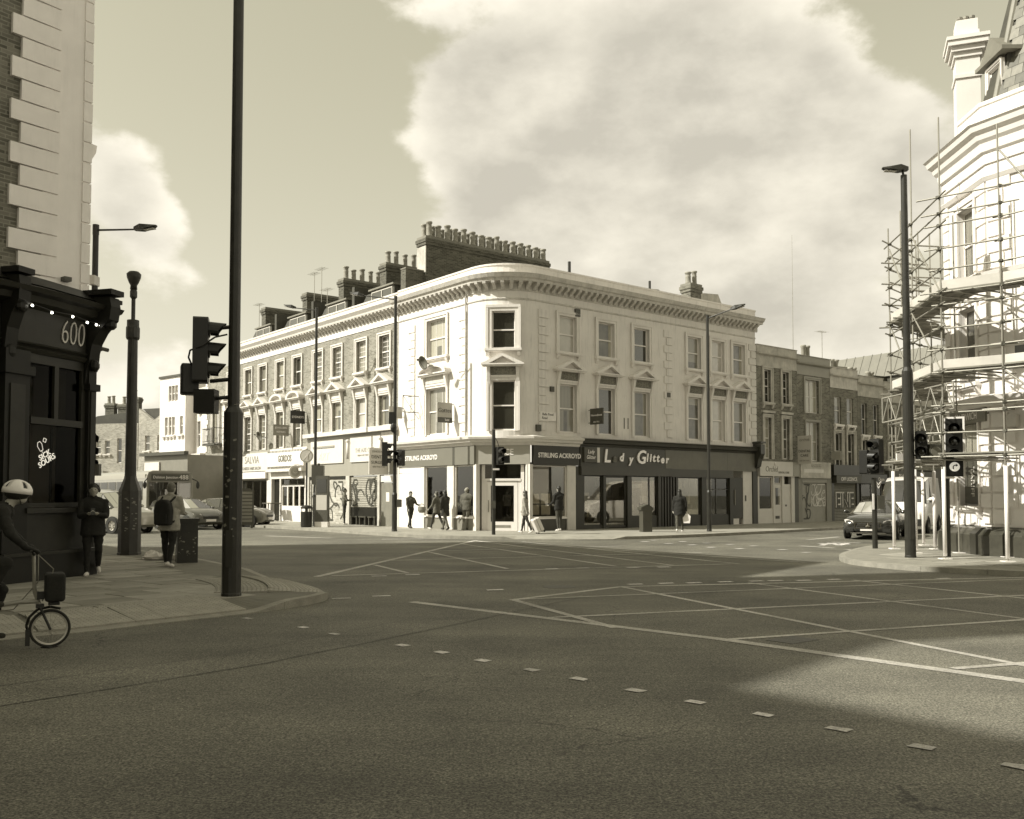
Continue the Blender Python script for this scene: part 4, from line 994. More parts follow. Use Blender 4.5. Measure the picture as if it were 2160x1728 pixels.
# gabled and long brick houses far behind
p5 = at(290, 1060, 78)
h5 = plain_house('gabled_house', 'brick house with an inverted-V roof valley beyond the bus', (p5.x, p5.y, 0), radians(-25), 3.4, 7.7, BRICKY, [(1.0,5.3,.55,1.3,dict(surm=OFFW)),(2.4,5.3,.55,1.3,dict(surm=OFFW))], group=GR2, gf=0)
MB().prism([(0,7.7),(3.4,7.7),(3.4,8.9),(1.7,7.75+.1),(0,8.9)], 0, .3).obj('parapet', BRICKY, h5); MB().prism([(0,8.9),(1.7,7.8),(3.4,8.9)], .4, 7).obj('roof', SLATE, h5); chimney(h5, T(1.2,2,0), .8, .5, 8, 9.7, 1)
p6 = at(182, 1060, 82)
h6 = plain_house('long_brick_house', 'long pale brick house with small white windows, farthest along the left street', (p6.x, p6.y, 0), radians(-12), 5.0, 7.9, BRICKY,
    [(1.1,5.2,.5,1.2,dict(surm=OFFW)),(2.0,5.2,.5,1.2,dict(surm=OFFW)),(3.2,4.4,.45,2.2,dict(pane=PANE,sill=False)),(4.2,4.4,.45,2.2,dict(pane=PANE,sill=False)),(1.1,3.0,.5,.7,{}),(1.9,3.0,.5,.7,{})], group=GR2, gf=0)
MB().prism([(0,7.9),(5.0,7.9),(5.0,9.0),(.8,8.6),(0,8.2)], .2, 6).obj('roof', SLATE, h6)
for x, zz_ in ((.9,9.9),(2.2,9.8),(3.4,10.4)): chimney(h6, T(x,2,0), .9, .5, 8, zz_, 2 if x < 1 else 1)
box('sign_board', WHITE, h6, None, 2.2, 4.6, -.3, 0, 2.3, 3.4); text('TO LET', .5, GREYP, h6, T(3.4, -.31, 2.9)); box('awning', DKGREY, h6, None, 0, 2.0, -1.2, 0, 2.8, 3.1)

# ------------------------------------------------------------------ side street on the right: low brick terrace
def rpos(s): p = C+DR*s; return (p.x, p.y, 0)
GR3 = 'low brick houses of the side street'
def rhouse(label, s0, w, zt, bm, wins, capm, band, cat='house'):
    o = thing('terrace_house', label, cat, rpos(s0), AFR, GR3)
    wall('wall', bm, o, None, 0, w, 3.3, zt-band-.0, [(x-a/2, x+a/2, z, z+h) for x, z, a, h, *_ in wins], .16)
    box('frieze_band', capm, o, None, 0, w, -.03, .2, zt-band, zt-.55); MB().sweep([((0,0),(0,-1)),((w,0),(0,-1))], [(-.2,zt-.55),(.08,zt-.55),(.2,zt-.5),(.22,zt-.44),(.05,zt-.42),(.05,zt-.04),(.09,zt-.03),(.09,zt),(-.2,zt)]).obj('parapet', capm, o)
    MB().poly([(w,0,0),(w,8,0),(w,8,zt-.3),(w,0,zt-.3)]).poly([(0,0,0),(0,8,0),(0,8,zt-.3),(0,0,zt-.3)]).poly([(0,.3,zt-.4),(w,.3,zt-.4),(w,8,zt-.4),(0,8,zt-.4)]).obj('side_wall', bm, o, fix=False)
    for x, z, a, h, kw in wins: window(o, T(x, 0, z), a, h, **kw)
    return o
wk = dict(sur=.16, surm=DIRTYW, frame=OFFW)
r1 = rhouse('brick house over the cream dental shopfront, next to the cream corner building', 17.16, 3.66, 9.6, BRICKR, [(.95,6.55,.62,1.75,dict(wk,bars=(1,1),pane=PANE)),(2.6,6.55,.62,1.75,dict(wk,bars=(1,1),pane=PANE)),(.95,3.55,.62,2.2,dict(wk,bars=(1,1),pane=PANEC,sill=False)),(2.6,3.55,.62,2.2,dict(wk,bars=(1,1),pane=PANEC,sill=False))], DIRTYW, 1.15)
for x in (.95, 2.6): box('lintel', DIRTYW, r1, None, x-.55, x+.55, -.14, 0, 5.98, 6.1)
r2 = rhouse('brick house with one wide casement window and grey parapet', 20.83, 3.25, 9.4, BRICKR, [(1.45,6.2,1.35,1.85,dict(sur=.16,surm=MIDG,casement=2,pane=PANEC,sill=False,frame=OFFW)),(1.45,3.5,1.3,2.2,dict(sur=.1,surm=MIDG,casement=2,pane=PANEC,sill=False,frame=OFFW))], MIDG, 1.1)
r3 = rhouse('brick house with stained cornice and two small casements', 24.1, 2.9, 9.0, BRICKR, [(.8,5.7,.7,1.6,dict(pane=PANEC,frame=OFFW,depth=.1)),(2.1,5.7,.7,1.6,dict(pane=PANEC,frame=OFFW,depth=.1)),(.8,3.1,.7,2.1,dict(wk,pane=PANE,sill=False)),(2.1,3.1,.7,2.1,dict(wk,pane=PANE,sill=False))], STUCCO_D, 1.2)
r4 = rhouse('brick house with two deep-set plain sashes behind the dark signal', 27.02, 2.9, 8.75, BRICKR, [(.75,5.2,.6,1.9,dict(pane=PANE,frame=OFFW)),(2.1,5.2,.6,1.9,dict(pane=PANE,frame=OFFW)),(.75,2.9,.65,2.0,dict(wk,pane=PANE,sill=False))], DIRTYW, 1.25)
r5 = rhouse('brick house half hidden behind the scaffold girder', 29.95, 6.5, 8.6, BRICKR, [(.9,5.3,.7,1.7,dict(wk,pane=PANEC)),(2.6,5.3,.7,1.7,dict(wk,pane=PANEC)),(4.4,5.3,.7,1.7,dict(wk,pane=PANEC)),(.9,3.2,.7,1.5,dict(wk,pane=PANEC)),(2.6,3.2,.7,1.5,dict(wk,pane=PANEC))], DIRTYW, 1.25)
r6 = rhouse('brick house at the far end of the side street', 36.46, 14, 8.6, BRICKR, [(2,5.3,.8,1.7,dict(wk,pane=PANEC)),(5,5.3,.8,1.7,dict(wk,pane=PANEC)),(8,5.3,.8,1.7,dict(wk,pane=PANEC))], DIRTYW, 1.25)
for o_, x, n_, zt in ((r2,2.7,2,10.15),(r3,2.4,2,9.6),(r4,1.5,2,9.3),(r5,.6,2,9.2)):
    for k in range(n_): MB().lathe([(.16,0),(.14,.1),(.13,.9),(.17,.95),(.17,1.05)], (x+k*.42-.2, 1.2, zt-.9), 10).obj('chimney_pot', POT, o_, smooth=True)
MB().tube((1.2,1,9),(1.22,1,16.5),.02,.008,6).obj('aerial_mast', STEEL, r2)
# shopfronts
cr = mat('cream_shopfront', .55, .45, .06)
box('fascia_board', cr, r1, None, .05, 3.0, -.16, .05, 2.62, 3.4); text('Orchid', .42, GREYP, r1, T(1.05,-.165,2.98), shear=.1, sx=.9); text('DENTAL CARE', .15, GREYP, r1, T(2.15,-.165,2.82), off=.004); box('sign_board', MIDG, r1, None, 3.02, 3.62, -.16, .05, 2.62, 3.4); MB().ell((1.35,-.18,3.28),(.09,.03,.1)).obj('logo_dot', OFFW, r1)
for a, b in ((0,.12),(1.35,1.45),(2.15,2.35),(3.0,3.3)): box('pilaster', cr, r1, None, a, b, -.04, .15, .12, 2.62)
shopwin(r1, None, .12, 1.35, .85, 2.58, fm=cr); box('stall_riser', cr, r1, None, .12, 1.35, .0, .12, .12, .85); dd_ = box('door', cr, r1, None, 1.46, 2.14, .02, .1, .12, 2.2); box('pane', GLASSD, dd_, None, 1.62, 1.98, .0, .019, 1.1, 2.0); box('letter_plate', DKGREY, dd_, None, 1.6, 1.95, .0, .019, .35, .5); shopwin(r1, None, 1.46, 2.14, 2.22, 2.6, fm=cr); dd_ = box('door', cr, r1, None, 2.36, 2.99, .02, .1, .12, 2.2); box('letter_plate', DKGREY, dd_, None, 2.5, 2.62, .0, .019, 1.0, 1.1)
room(r1, None, .1, 3.2, .13, 2.6, .16, 1.6, .28); box('pilaster', DKGREY, r1, None, 3.3, 3.66, -.04, .15, .12, 2.62)
for i in range(5): box('display_item', random.choice(GOODS), r1, None, .2+i*.2, .36+i*.2, .3, .35, 1.0+.2*(i % 2), 1.8)
sb = box('fascia_board', DIRTYW, r2, None, .0, 2.95, -.2, .05, 2.55, 3.45); text('BARBERS', .26, MIDG, sb, T(1.5,-.205,3.25)); box('sign_stripe', OFFW, sb, None, .3, 2.2, -.21, -.201, 2.85, 3.05)
for a, b in ((0,.35),(2.75,3.25)): box('pilaster', GREYP, r2, None, a, b, -.04, .15, .12, 2.55)
gs = mat('grey_board',.26,.5,.12); box('boarding', gs, r2, None, .35, 2.75, .04, .12, .12, 2.3); box('blind_box', MIDG, r2, None, .35, 2.75, -.05, .12, 2.301, 2.549); scrawl(r2, T(0,.03,0), .4, 1.2, .3, 2.2, 9, GRAF, .07, 21); scrawl(r2, T(0,.027,0), 1.3, 2.7, 1.0, 2.2, 16, GRAFL, .05, 22)
box('fascia_board', DARK, r3, None, 0, 2.9, -.2, .05, 2.75, 3.35); sb = box('sign_board', DKGREY, r3, None, .2, 2.85, -.24, .05, 2.3, 2.74); text('OFF LICENCE', .3, LET, sb, T(1.5,-.245,2.52), sx=.95)
for a, b in ((0,.25),(2.65,2.9)): box('pilaster', DARK, r3, None, a, b, -.04, .15, .12, 2.3)
shutter(r3, None, .25, 2.65, .12, 2.3, mat('dark_shutter',.15,.5,.25)); text('EINE', 1.15, GRAF, r3, T(1.45,-.0,1.25), sx=.82, off=.03, ext=.004); text('EINE', 1.15, GRAFL, r3, T(1.40,.004,1.29), sx=.82, off=.06, ext=.002)
box('fascia_board', DARK, r4, None, 0, 2.9, -.2, .05, 2.3, 2.85); shopwin(r4, None, .3, 2.6, .5, 2.28, fm=DARK, bars=(1.4,)); box('stall_riser', DARK, r4, None, 0, 2.9, .0, .15, .12, .5); text('Open', .3, LET, r4, T(2.2,-.21,2.55)); room(r4, None, .2, 2.7, .13, 2.3, .16, 1.5, .12)
sb = box('fascia_board', DKGREY, r5, None, .2, 6.3, -.2, .05, 2.4, 3.1); text("Ridley's", .42, LET, sb, T(2.0,-.205,2.75)); box('shop_void', BLACK, r5, None, .3, 6.3, .05, .3, .12, 2.39); box('wall_panel', DKGREY, r6, None, 0, 14, -.02, .2, .0, 3.3)
# big roof of the modern building behind
mb_ = thing('modern_block', 'modern block with dark standing-seam roof rising behind the side-street houses', 'building', (24.6, 76.4, 0), radians(-59))
MB().box(0,16,0,10,0,10.6).obj('wall', DKGREY, mb_)
ZN = mat('zinc_roof', .15, .5, .12)
rf = MB().prism([(-.2,10.6),(.6,12.5),(8,12.9),(10,10.6)], 0, 16, 'x').obj('roof', ZN, mb_)
for i in range(20): MB().prism([(-.24,10.6),(.56,12.5),(.62,12.56),(.66,12.5),(-.16,10.6)], .2+i*.8, .24+i*.8, 'x').obj('seam', ZN, rf)
MB().prism([(2.2,10.4),(4.6,10.4),(4.6,11.6)], -2.4, 0).obj('dormer', mat('zinc_pale',.32,.5,.1), rf)
for i in range(9): box('louvre_slat', MIDG, mb_, None, 4.8, 7.4, -2.0+.01, -1.9, 9.0+i*.17, 9.1+i*.17)
box('plant_room', DKGREY, mb_, None, 4.7, 7.5, -1.88, 0, 8.8, 10.6)
# ------------------------------------------------------------------ near-left pub "600"
PB = Vector((-8.34, 17.95)); APB = atan2(.8, .6)
pub = thing('pub_building', 'tall near pub with dark shopfront numbered 600 and white quoined corner above', 'building', (PB.x, PB.y, 0), APB)
PWH = mat('pub_white_render', .86, .75, .07, 1.2, bump=.06, streak=.08)
PQ = mat('pub_quoin_white', .85, .7, .07, 2, streak=.08)
H_PUB = 14.0
BRN = brickmat('pub_brick', .15, .24, .4, mortar=.012)
wall('wall', BRN, pub, None, -9.5, -.9, 4.9, H_PUB, [(-3.4,-2.3,6.1,8.1),(-6.4,-5.3,6.1,8.1),(-3.4,-2.3,9.2,11.2),(-6.4,-5.3,9.2,11.2)], .2)
for x in (-2.85, -5.85):
    for z in (6.1, 9.2): window(pub, T(x, 0, z), 1.1, 2.0, sur=.15, pane=PANE, surm=PQ)
box('corner_render', PWH, pub, None, -.9, 0, -.03, .3, 4.9, H_PUB)
z = 5.35; i = 0
while z < H_PUB-.4:
    w = .62 if i % 2 == 0 else .44
    box('quoin', PQ, pub, None, -.9-w, -.62, -.075, .05, z+.014, z+.386)
    box('quoin', PQ, pub, None, -.14, .035 if i % 2 else .03, -.06, .3, z+.014, z+.386)
    z += .40; i += 1
# street-side wall (runs away from the camera) and bulk
sdir = RZ(-APB)
LS = Vector((-.6308, .776)); 
def pl_(v): q = RZ(-APB) @ Vector((v.x, v.y, 0)); return (q.x, q.y)
e1 = pl_(LS*12.6); 
mbk = MB(); foot = [(0,.3), e1, (e1[0]-7, e1[1]+1.0), (-9.5, 8), (-9.5, .3)]
mbk.prism([(p[0], p[1]) for p in foot], 0, H_PUB-.02, 'z'); mbk.obj('rear_block', PWH, pub)
# cornice fragment seen against the sky on the street side
MB().prism([(0,8.05),(.10,8.1),(.34,8.55),(.36,8.7),(0,8.75)], .35, 2.0).obj('cornice', PQ, pub)
# ground floor bay: world points Q2 (right) -> Q1 (left)
Q2 = Vector((-8.08, 17.72)); dB = Vector((-.276, -.961)); Q1 = Q2+dB*1.95; dC = Vector((-.6, -.8)); Q0 = Q1+dC*5.5
QL = Matrix.Translation((PB.x, PB.y, 0)).inverted()
INVP = (Matrix.Translation((PB.x, PB.y, 0)) @ RZ(APB)).inverted()
aB = atan2(.961, .276)
FB = INVP @ Matrix.Translation((Q2.x, Q2.y, 0)) @ RZ(aB)             # local x: 0 at right end, negative left
FC = INVP @ Matrix.Translation((Q1.x, Q1.y, 0)) @ RZ(APB)
PD = mat('pub_dark_paint', .012, .5, .25, 3, spec=.3); PD2 = mat('pub_dark_panel', .022, .45, .3, 4, spec=.35); PGR = mat('pub_fascia_green', .024, .45, .15, 2, spec=.35)
nB = Vector((.961, -.276)); nC = Vector((.8, -.6)); nS = Vector((.776, .6308))
def inv2(p): q = INVP @ Vector((p.x, p.y, 0)); return Vector((q.x, q.y))
def rotn(n): q = RZ(-APB) @ Vector((n.x, n.y, 0)); return Vector((q.x, q.y))
S1 = Q2+LS*6
def curve_path(off=0):
    pts = [(Q0, nC), (Q1+dC*.9, nC)]
    n = 6
    for i in range(n+1):
        t = i/n; p = (Q1+dC*.7).lerp(Q1, t).lerp(Q1.lerp(Q1-dB*.7, t), t); pts.append((p, nC.lerp(nB, t).normalized()))
    m_ = miter(nB, nS)
    pts += [(Q2, m_), (S1, nS)]
    return [(inv2(p), rotn(n)*n.length if False else rotn(n)) for p, n in pts]
cpb = curve_path()
MB().sweep(cpb, [(-.4,4.15),(.06,4.15),(.10,4.21),(.06,4.25),(.12,4.29),(.06,4.33),(.06,4.92),(.12,4.96),(.30,5.0),(.34,5.1),(.46,5.14),(.5,5.22),(.30,5.28),(-.4,5.5)]).obj('fascia_cornice', PGR, pub)
MB().sweep(cpb, [(-.9,5.42),(.2,5.282),(.26,5.32),(.10,5.44),(.0,5.52),(-.9,5.66)]).obj('lead_roof', PD, pub)
# console at the right end and carved brackets
for x, F_ in ((-.02, FB), (-1.95, FB)):
    co = MB().prism([(-.05,3.75),(-.08,4.0),(-.14,4.2),(-.2,4.5),(-.36,4.75),(-.58,4.95),(-.62,5.2),(-.58,5.38),(0,5.42)], x-.24, x+.02, 'x'); co.box(x-.3,x+.06,-.66,-.02,5.42,5.52); co.ell((x-.11,-.5,4.86),(.12,.12,.1),8,5); co.ell((x-.11,-.16,4.1),(.1,.09,.12),8,5)
    co.obj('console', PD, pub, F_ if x > -1 else F_ @ SCL(1, .6, 1))
ce = MB().prism([(.02,4.0),(.06,4.15),(.08,4.35),(.15,4.55),(.30,4.78),(.46,4.95),(.52,5.10),(.60,5.22),(.56,5.38),(.02,5.42)], -.1, .3, 'y'); ce.box(.0,.64,-.14,.34,5.42,5.5); ce.obj('console', PD, pub, FB)
# pilasters, window, stall riser
box('pilaster', PD, pub, FB, -.20, .0, -.10, .25, .95, 4.15); box('pilaster', PD2, pub, FB, -.16, -.04, -.125, -.1, 1.5, 3.6)
box('pilaster', PD, pub, FB, -2.2, -1.66, -.12, .25, .3, 4.15); box('pilaster_panel', PD2, pub, FB, -2.1, -1.78, -.145, -.12, 1.5, 3.55)
box('pilaster_capital', PD, pub, FB, -.24, .04, -.16, .25, 3.62, 3.75); box('pilaster_capital', PD, pub, FB, -2.26, -1.6, -.18, .25, 3.72, 3.88)
fw = MB(); xa, xb = -1.66, -.20
fw.box(xa,xa+.10,-.02,.12,1.42,4.15); fw.box(xb-.10,xb,-.02,.12,1.42,4.15); fw.box(xa+.1,xb-.1,-.02,.12,3.98,4.15); fw.box(xa+.1,xb-.1,-.06,.12,2.9,3.02); fw.box(xa+.1,xb-.1,-.02,.12,1.42,1.5); fw.box((xa+xb)/2-.05,(xa+xb)/2+.05,-.02,.12,3.02,3.98)
wn = fw.obj('window', PD2, pub, FB)
PGL = glassmat('pub_glass', .0, .5, .10)
box('pane', PGL, wn, None, xa+.08, xb-.08, .04, .05, 1.48, 2.92); box('pane', PGL, wn, None, xa+.08, xb-.08, .04, .05, 3.0, 4.0)
box('glazing_bar', PD2, wn, None, (xa+xb)/2-.02, (xa+xb)/2+.02, .06, .09, 1.5, 2.9)
room(pub, FB, xa-.2, xb+.15, .9, 4.1, .25, 1.6, .05)
box('curtain', mat('pub_curtain',.13,.8,.3,4), pub, FB, xa+.12, xa+.36, .2, .23, 1.5, 2.9); box('curtain', mat('pub_curtain',.13), pub, FB, xb-.5, xb-.14, .3, .33, 3.02, 3.98); box('curtain', mat('pub_curtain',.13), pub, FB, xa+.2, xa+.5, .3, .33, 3.02, 3.98)
box('sill', PD2, pub, FB, -1.70, -.02, -.16, .2, 1.32, 1.41); box('stall_riser', PD2, pub, FB, -1.66, .0, -.06, .25, .60, 1.319); box('plinth', PD, pub, FB, -2.2, .06, -.14, .3, .10, .58); box('plinth_cap', PD2, pub, FB, -2.2, .08, -.18, .3, .58, .64)
box('side_plinth', PD, pub, FB, -.10, .04, .3, 4.0, .1, 4.15)
# wall going off to the left
box('pilaster', PD, pub, FC, -.6, -.28, -.08, .3, .1, 4.15); box('dark_wall', PD, pub, FC, -5.5, -.1, .02, .35, .1, 4.15); shopwin(pub, FC, -2.6, -.7, 1.0, 3.0, y=-.05, fm=PD2)
# house number, italic, cream
NUM = mat('number_cream', .62, .5, .05)
text('600', .66, NUM, pub, FB @ T(-.62, -.075, 4.62), sx=.62, shear=.12, off=-.014, ext=.01)
# lit neon sign in the window
NEON = mat('neon_tube', .9, .4, 0, emit=.25)
neon = thing('neon_sign', 'small lit white neon sign in the pub window', 'sign'); neon.matrix_world = Matrix.Translation((PB.x, PB.y, 0)) @ RZ(APB) @ FB @ T(-1.18, .0, 2.36) @ RY(-.5) @ SCL(.75,.75,.75)
text('SICK', .19, NEON, neon, T(.02, 0, -.02), ext=.006, off=.002); text('SOURS', .19, NEON, neon, T(.02, 0, -.17), ext=.006, off=.002)
MB().path([(-.06,0,.12),(-.09,0,.26),(-.05,0,.34),(.03,0,.34),(.06,0,.26),(.03,0,.12),(-.06,0,.12)], .007, 5).path([(-.02,0,.12),(-.02,0,.06)], .007, 5).path([(.12,0,.3),(.18,0,.36),(.24,0,.3),(.18,0,.24),(.12,0,.3)], .007, 5).obj('glass_tube', NEON, neon)
# string of small bulbs
BULB = mat('lit_bulb', .9, .4, 0, emit=4)
st = thing('string_lights', 'string of small lit bulbs under the pub cornice', 'lights'); st.matrix_world = Matrix.Translation((PB.x, PB.y, 0)) @ RZ(APB) @ FB
for x, z in ((-1.9,4.90),(-1.45,4.86),(-.95,4.88),(-.58,4.84),(-.34,4.84),(-.24,4.84)): MB().ell((x,-.36,z),.022,8,6).obj('bulb', BULB, st)
MB().path([(-2.2,-.36,4.98),(-1.9,-.36,4.93),(-1.45,-.36,4.89),(-.95,-.36,4.91),(-.58,-.36,4.87),(-.24,-.36,4.87),(.1,-.36,4.95)], .006, 5).obj('cable', BLACK, st)
box('wall_lamp', DKGREY, pub, None, -.52, -.38, -.18, -.03, 5.72, 5.8)
# ------------------------------------------------------------------ unseen buildings that shade the road and bounce light onto it
bb = thing('shade_block_tall', 'tall unseen brick block, added and shaped to shade the road', 'building', (0, 0, 0))
MB().prism([(-23.5,2.3),(-17,12.2),(-27,9.2),(-33,2)], 0, 29.5, 'z').obj('wall', BRICKR, bb)  # unseen block, footprint drawn so its shadow bands the mid road
b2 = thing('shade_block_low', 'unseen brick block, footprint shaped to shade the foreground', 'building', (0, 0, 0))
MB().prism([(-6,-15),(-20.9,1.3),(-18.6,3.8),(-27,8),(-38,0),(-24,-24)], 0, 20, 'z').obj('wall', BRICKR, b2)  # unseen block, outline notched so its shadow leaves a sunlit wedge
b4 = thing('unseen_terrace', 'pale unseen terrace, added to bounce sunlight onto the pub', 'building', (0, 0, 0))
MB().prism([(14.8,18.2),(24.5,1.0),(34,6),(24,24)], 0, 12, 'z').obj('wall', OFFW, b4)  # unseen terrace added to bounce sunlight onto pub and road
b3 = thing('unseen_terrace', 'pale terrace across the road behind the photographer, out of view', 'building', (0, 0, 0))
MB().prism([(14,-14),(40,-6),(46,-22),(16,-30)], 0, 12, 'z').obj('wall', DIRTYW, b3)
# ------------------------------------------------------------------ scaffolded white building on the right
K0 = Vector((12.07, 25.5)); K1 = Vector((12.0, 23.1)); dBf = Vector((.491, -.871)); K2 = K1+dBf*5.0
dSt = Vector((.776, .6306)); K9 = K0+dSt*16
wb = thing('scaffolded_building', 'white three-storey corner pub wrapped in scaffolding, steep slate roof and tall chimney', 'building', (0, 0, 0))
WBR = mat('white_render', .74, .7, .06, 1.0, bump=.08)
def frame2(a, b): d = (b-a).normalized(); return Matrix.Translation((a.x, a.y, 0)) @ RZ(atan2(d.y, d.x)), (b-a).length
FA, LA = frame2(K0, K1); FBf, LBf = frame2(K1, K2); FS, LSx = frame2(K9, K0)
ZC = 10.0
openA = [(.85,1.75,4.55,6.55),(.85,1.75,7.3,9.2),(.7,1.75,1.35,3.55)]
wall('wall', WBR, wb, FA, 0, LA, .8, ZC, openA, .22); 
openB = [(1.9,3.1,4.55,6.55),(1.9,3.1,7.3,9.2),(1.4,3.4,1.3,3.6)]
wall('wall', WBR, wb, FBf, 0, LBf, .8, ZC, openB, .22)
wall('wall', WBR, wb, FS, 0, LSx, 0, ZC, [], .2)
for z, h_ in ((4.55,2.0),(7.3,1.9)):
    window(wb, FA @ T(1.3,0,z), .9, h_, sur=.16, pane=PANEC, surm=WBR); window(wb, FBf @ T(2.5,0,z), 1.2, h_, sur=.16, pane=PANEC, surm=WBR)
window(wb, FA @ T(1.225,0,1.35), 1.05, 2.2, sur=.1, pane=PANE, surm=WBR); window(wb, FBf @ T(2.4,0,1.3), 2.0, 2.3, sur=.1, pane=PANE, surm=WBR)
ws = box('window_screen', PANEC, wb, FA, .75, 1.7, .05, .08, 2.6, 3.5)
BRDX = box('menu_board', DKGREY, wb, FA, .78, 1.68, .06, .1, 1.4, 2.55); text('TARIFF', .26, GRAFL, BRDX, T(1.23,.055,1.98) @ RY(pi/2))
box('panel', WHITE, wb, FA, .7, 1.75, -.04, .02, .85, 1.24)
for F_, L_ in ((FA, LA), (FBf, LBf)):
    pth = [((-.1 if F_ is FA else -.02, 0), (0, -1)), ((L_+.02, 0), (0, -1))]
    pnorm = None
PL = mat('glazed_plinth', .055, .3, .3, 4, coat=.3)
mA = (FA.to_3x3() @ Vector((0,-1,0))).xy; mBv = (FBf.to_3x3() @ Vector((0,-1,0))).xy; mS = (FS.to_3x3() @ Vector((0,-1,0))).xy
wpth = [(K9, mS), (K0, miter(mS, mA)), (K1, miter(mA, mBv)), (K2, mBv)]
MB().sweep(wpth, [(-.2,.05),(.30,.05),(.30,.62),(.16,.78),(.03,.84),(-.2,.84)]).obj('plinth', PL, wb)
for x in (.1, 1.9): MB().prism([(-.36,.06),(-.36,.66),(-.2,.82),(-.1,.82),(-.1,.06)], x, x+.32, 'x').obj('plinth_pier', mat('plinth_pier_brown',.03,.3,.2,coat=.3), wb, FA)
for x in (.12, .95): MB().prism([(-.36,.06),(-.36,.66),(-.2,.82),(-.1,.82),(-.1,.06)], x, x+.34, 'x').obj('plinth_pier', PL, wb, FBf)
MB().sweep(wpth, [(-.2,ZC),(.05,ZC),(.05,ZC+.25),(.12,ZC+.3),(.16,ZC+.5),(.24,ZC+.58),(.28,ZC+.70),(.38,ZC+.78),(.42,ZC+.90),(.48,ZC+.95),(.35,ZC+1.0),(-.2,ZC+1.04)]).obj('cornice', WBR, wb)
MB().sweep([(K0.lerp(K1,.5), mA)]+wpth[2:], [(-.5,ZC+1.0),(.12,ZC+1.0),(.12,ZC+1.45),(.16,ZC+1.47),(.16,ZC+1.56),(-.5,ZC+1.58)]).obj('parapet', WBR, wb)
for z in (3.85, 6.95): MB().sweep(wpth, [(-.1,z),(.08,z),(.16,z+.1),(.3,z+.14),(.34,z+.24),(.05,z+.32),(-.1,z+.32)]).obj('string_course', WBR, wb)
MB().sweep(wpth, [(-.1,9.55),(.06,9.56),(.12,9.66),(.05,9.72),(-.1,9.72)]).obj('string_course', WBR, wb)
# rusticated corner blocks
for F_, x, sd_ in ((FA, LA, -1), (FBf, 0.03, 1), (FA, .0, 1)):
    z = .9; i = 0
    while z < 9.5:
        if not (3.8 < z < 4.2 or 6.8 < z < 7.25):
            w = .62 if i % 2 else .42
            if F_ is FA and sd_ == 1: w = .3
            box('quoin', WBR, wb, F_, *sorted((x, x+sd_*w)), -.05, .02, z+.02, z+.37)
        z += .4; i += 1
# lettering band
lb = box('name_board', GREYP, wb, FA, .3, LA-.1, -.1, -.0, 3.5, 3.85); text('SANDWICH', .26, LET, lb, T(1.25,-.105,3.67), sx=.9)
box('alarm_box', OFFW, wb, FBf, .5, .75, -.16, -.02, 3.3, 3.6); box('flood_lamp', BLACK, wb, FBf, 1.0, 1.4, -.55, -.3, 5.0, 5.2)
# mansard roof with individually laid slates, dormer and chimney
def inset(a, d): return a-d
rA = [(K9, 0), (K0, 0), (K1, 0), (K2, 0)]
KM = K0.lerp(K1, .6)
base = [KM-mA*.35, K1-miter(mA, mBv)*.35, K2-mBv*.35]; top = [KM-mA*1.9+Vector((.5,.3)), K1-miter(mA, mBv)*1.75, K2-mBv*1.75]
zb0, zt0 = ZC+1.7, ZC+7.6
rb = [K9-mS*3]+base; rt = [K9-mS*4]+top
mr_ = MB()
for i in range(3):
    a, b, c, d = rb[i], rb[i+1], rt[i+1], rt[i]; mr_.poly([(a.x,a.y,zb0),(b.x,b.y,zb0),(c.x,c.y,zt0),(d.x,d.y,zt0)])
mr_.poly([(p.x,p.y,zt0) for p in rt]+[(rt[-1].x+8, rt[-1].y+10, zt0)])
roof = mr_.obj('mansard_roof', SLATE, wb, fix=False)
SLT = [mat('slate_tile_a', .14, .55, .25, 6), mat('slate_tile_b', .20, .55, .25, 6), mat('slate_tile_c', .10, .55, .25, 6)]
slm = [MB().box(-.145,.145,-.02,.0,-.2,.2).mesh('slate_tile') for _ in range(3)]
for q in range(3): slm[q].materials.append(SLT[q])
a, b = base[1], base[2]; c0, c1 = top[1], top[2]
nrow = 22; cnt = 0
for r in range(nrow):
    t = (r+.5)/nrow; p = a.lerp(c0, t); q = b.lerp(c1, t); Ln = (q-p).length; d = (q-p).normalized(); zz_ = zb0+(zt0-zb0)*t
    tilt = atan2((c0-a).dot(-mBv), zt0-zb0)
    for k in range(5):
        x = .16+(k+.5*(r % 2))*.30
        if cnt > 260: break
        pos = p+d*x+mBv*.02
        mobj('slate_tile', slm[random.randrange(3)], None, roof, Matrix.Translation((pos.x, pos.y, zz_)) @ RZ(atan2(d.y, d.x)) @ RX(-tilt-.03)); cnt += 1
hip = MB().tube((a.x,a.y,zb0),(c0.x,c0.y,zt0),.09,n=8).obj('hip_roll', LEAD, wb)
# dormer on facet A
MD = FA @ T(1.95, .6, ZC+1.45)
dm = MB().box(-.5,.5,0,1.4,0,1.5).obj('dormer', mat('dormer_dark',.05,.5,.3), wb, MD)
MB().prism([(-.62,1.5),(.62,1.5),(0,2.05)], -.2, 1.5).prism([(-.72,1.42),(.72,1.42),(.72,1.52),(-.72,1.52)], -.26, 1.5).obj('dormer_pediment', LEAD, dm)
window(dm, T(0,-.06,.12), .66, 1.15, sur=.07, pane=PANEC, sill=False, depth=.02)
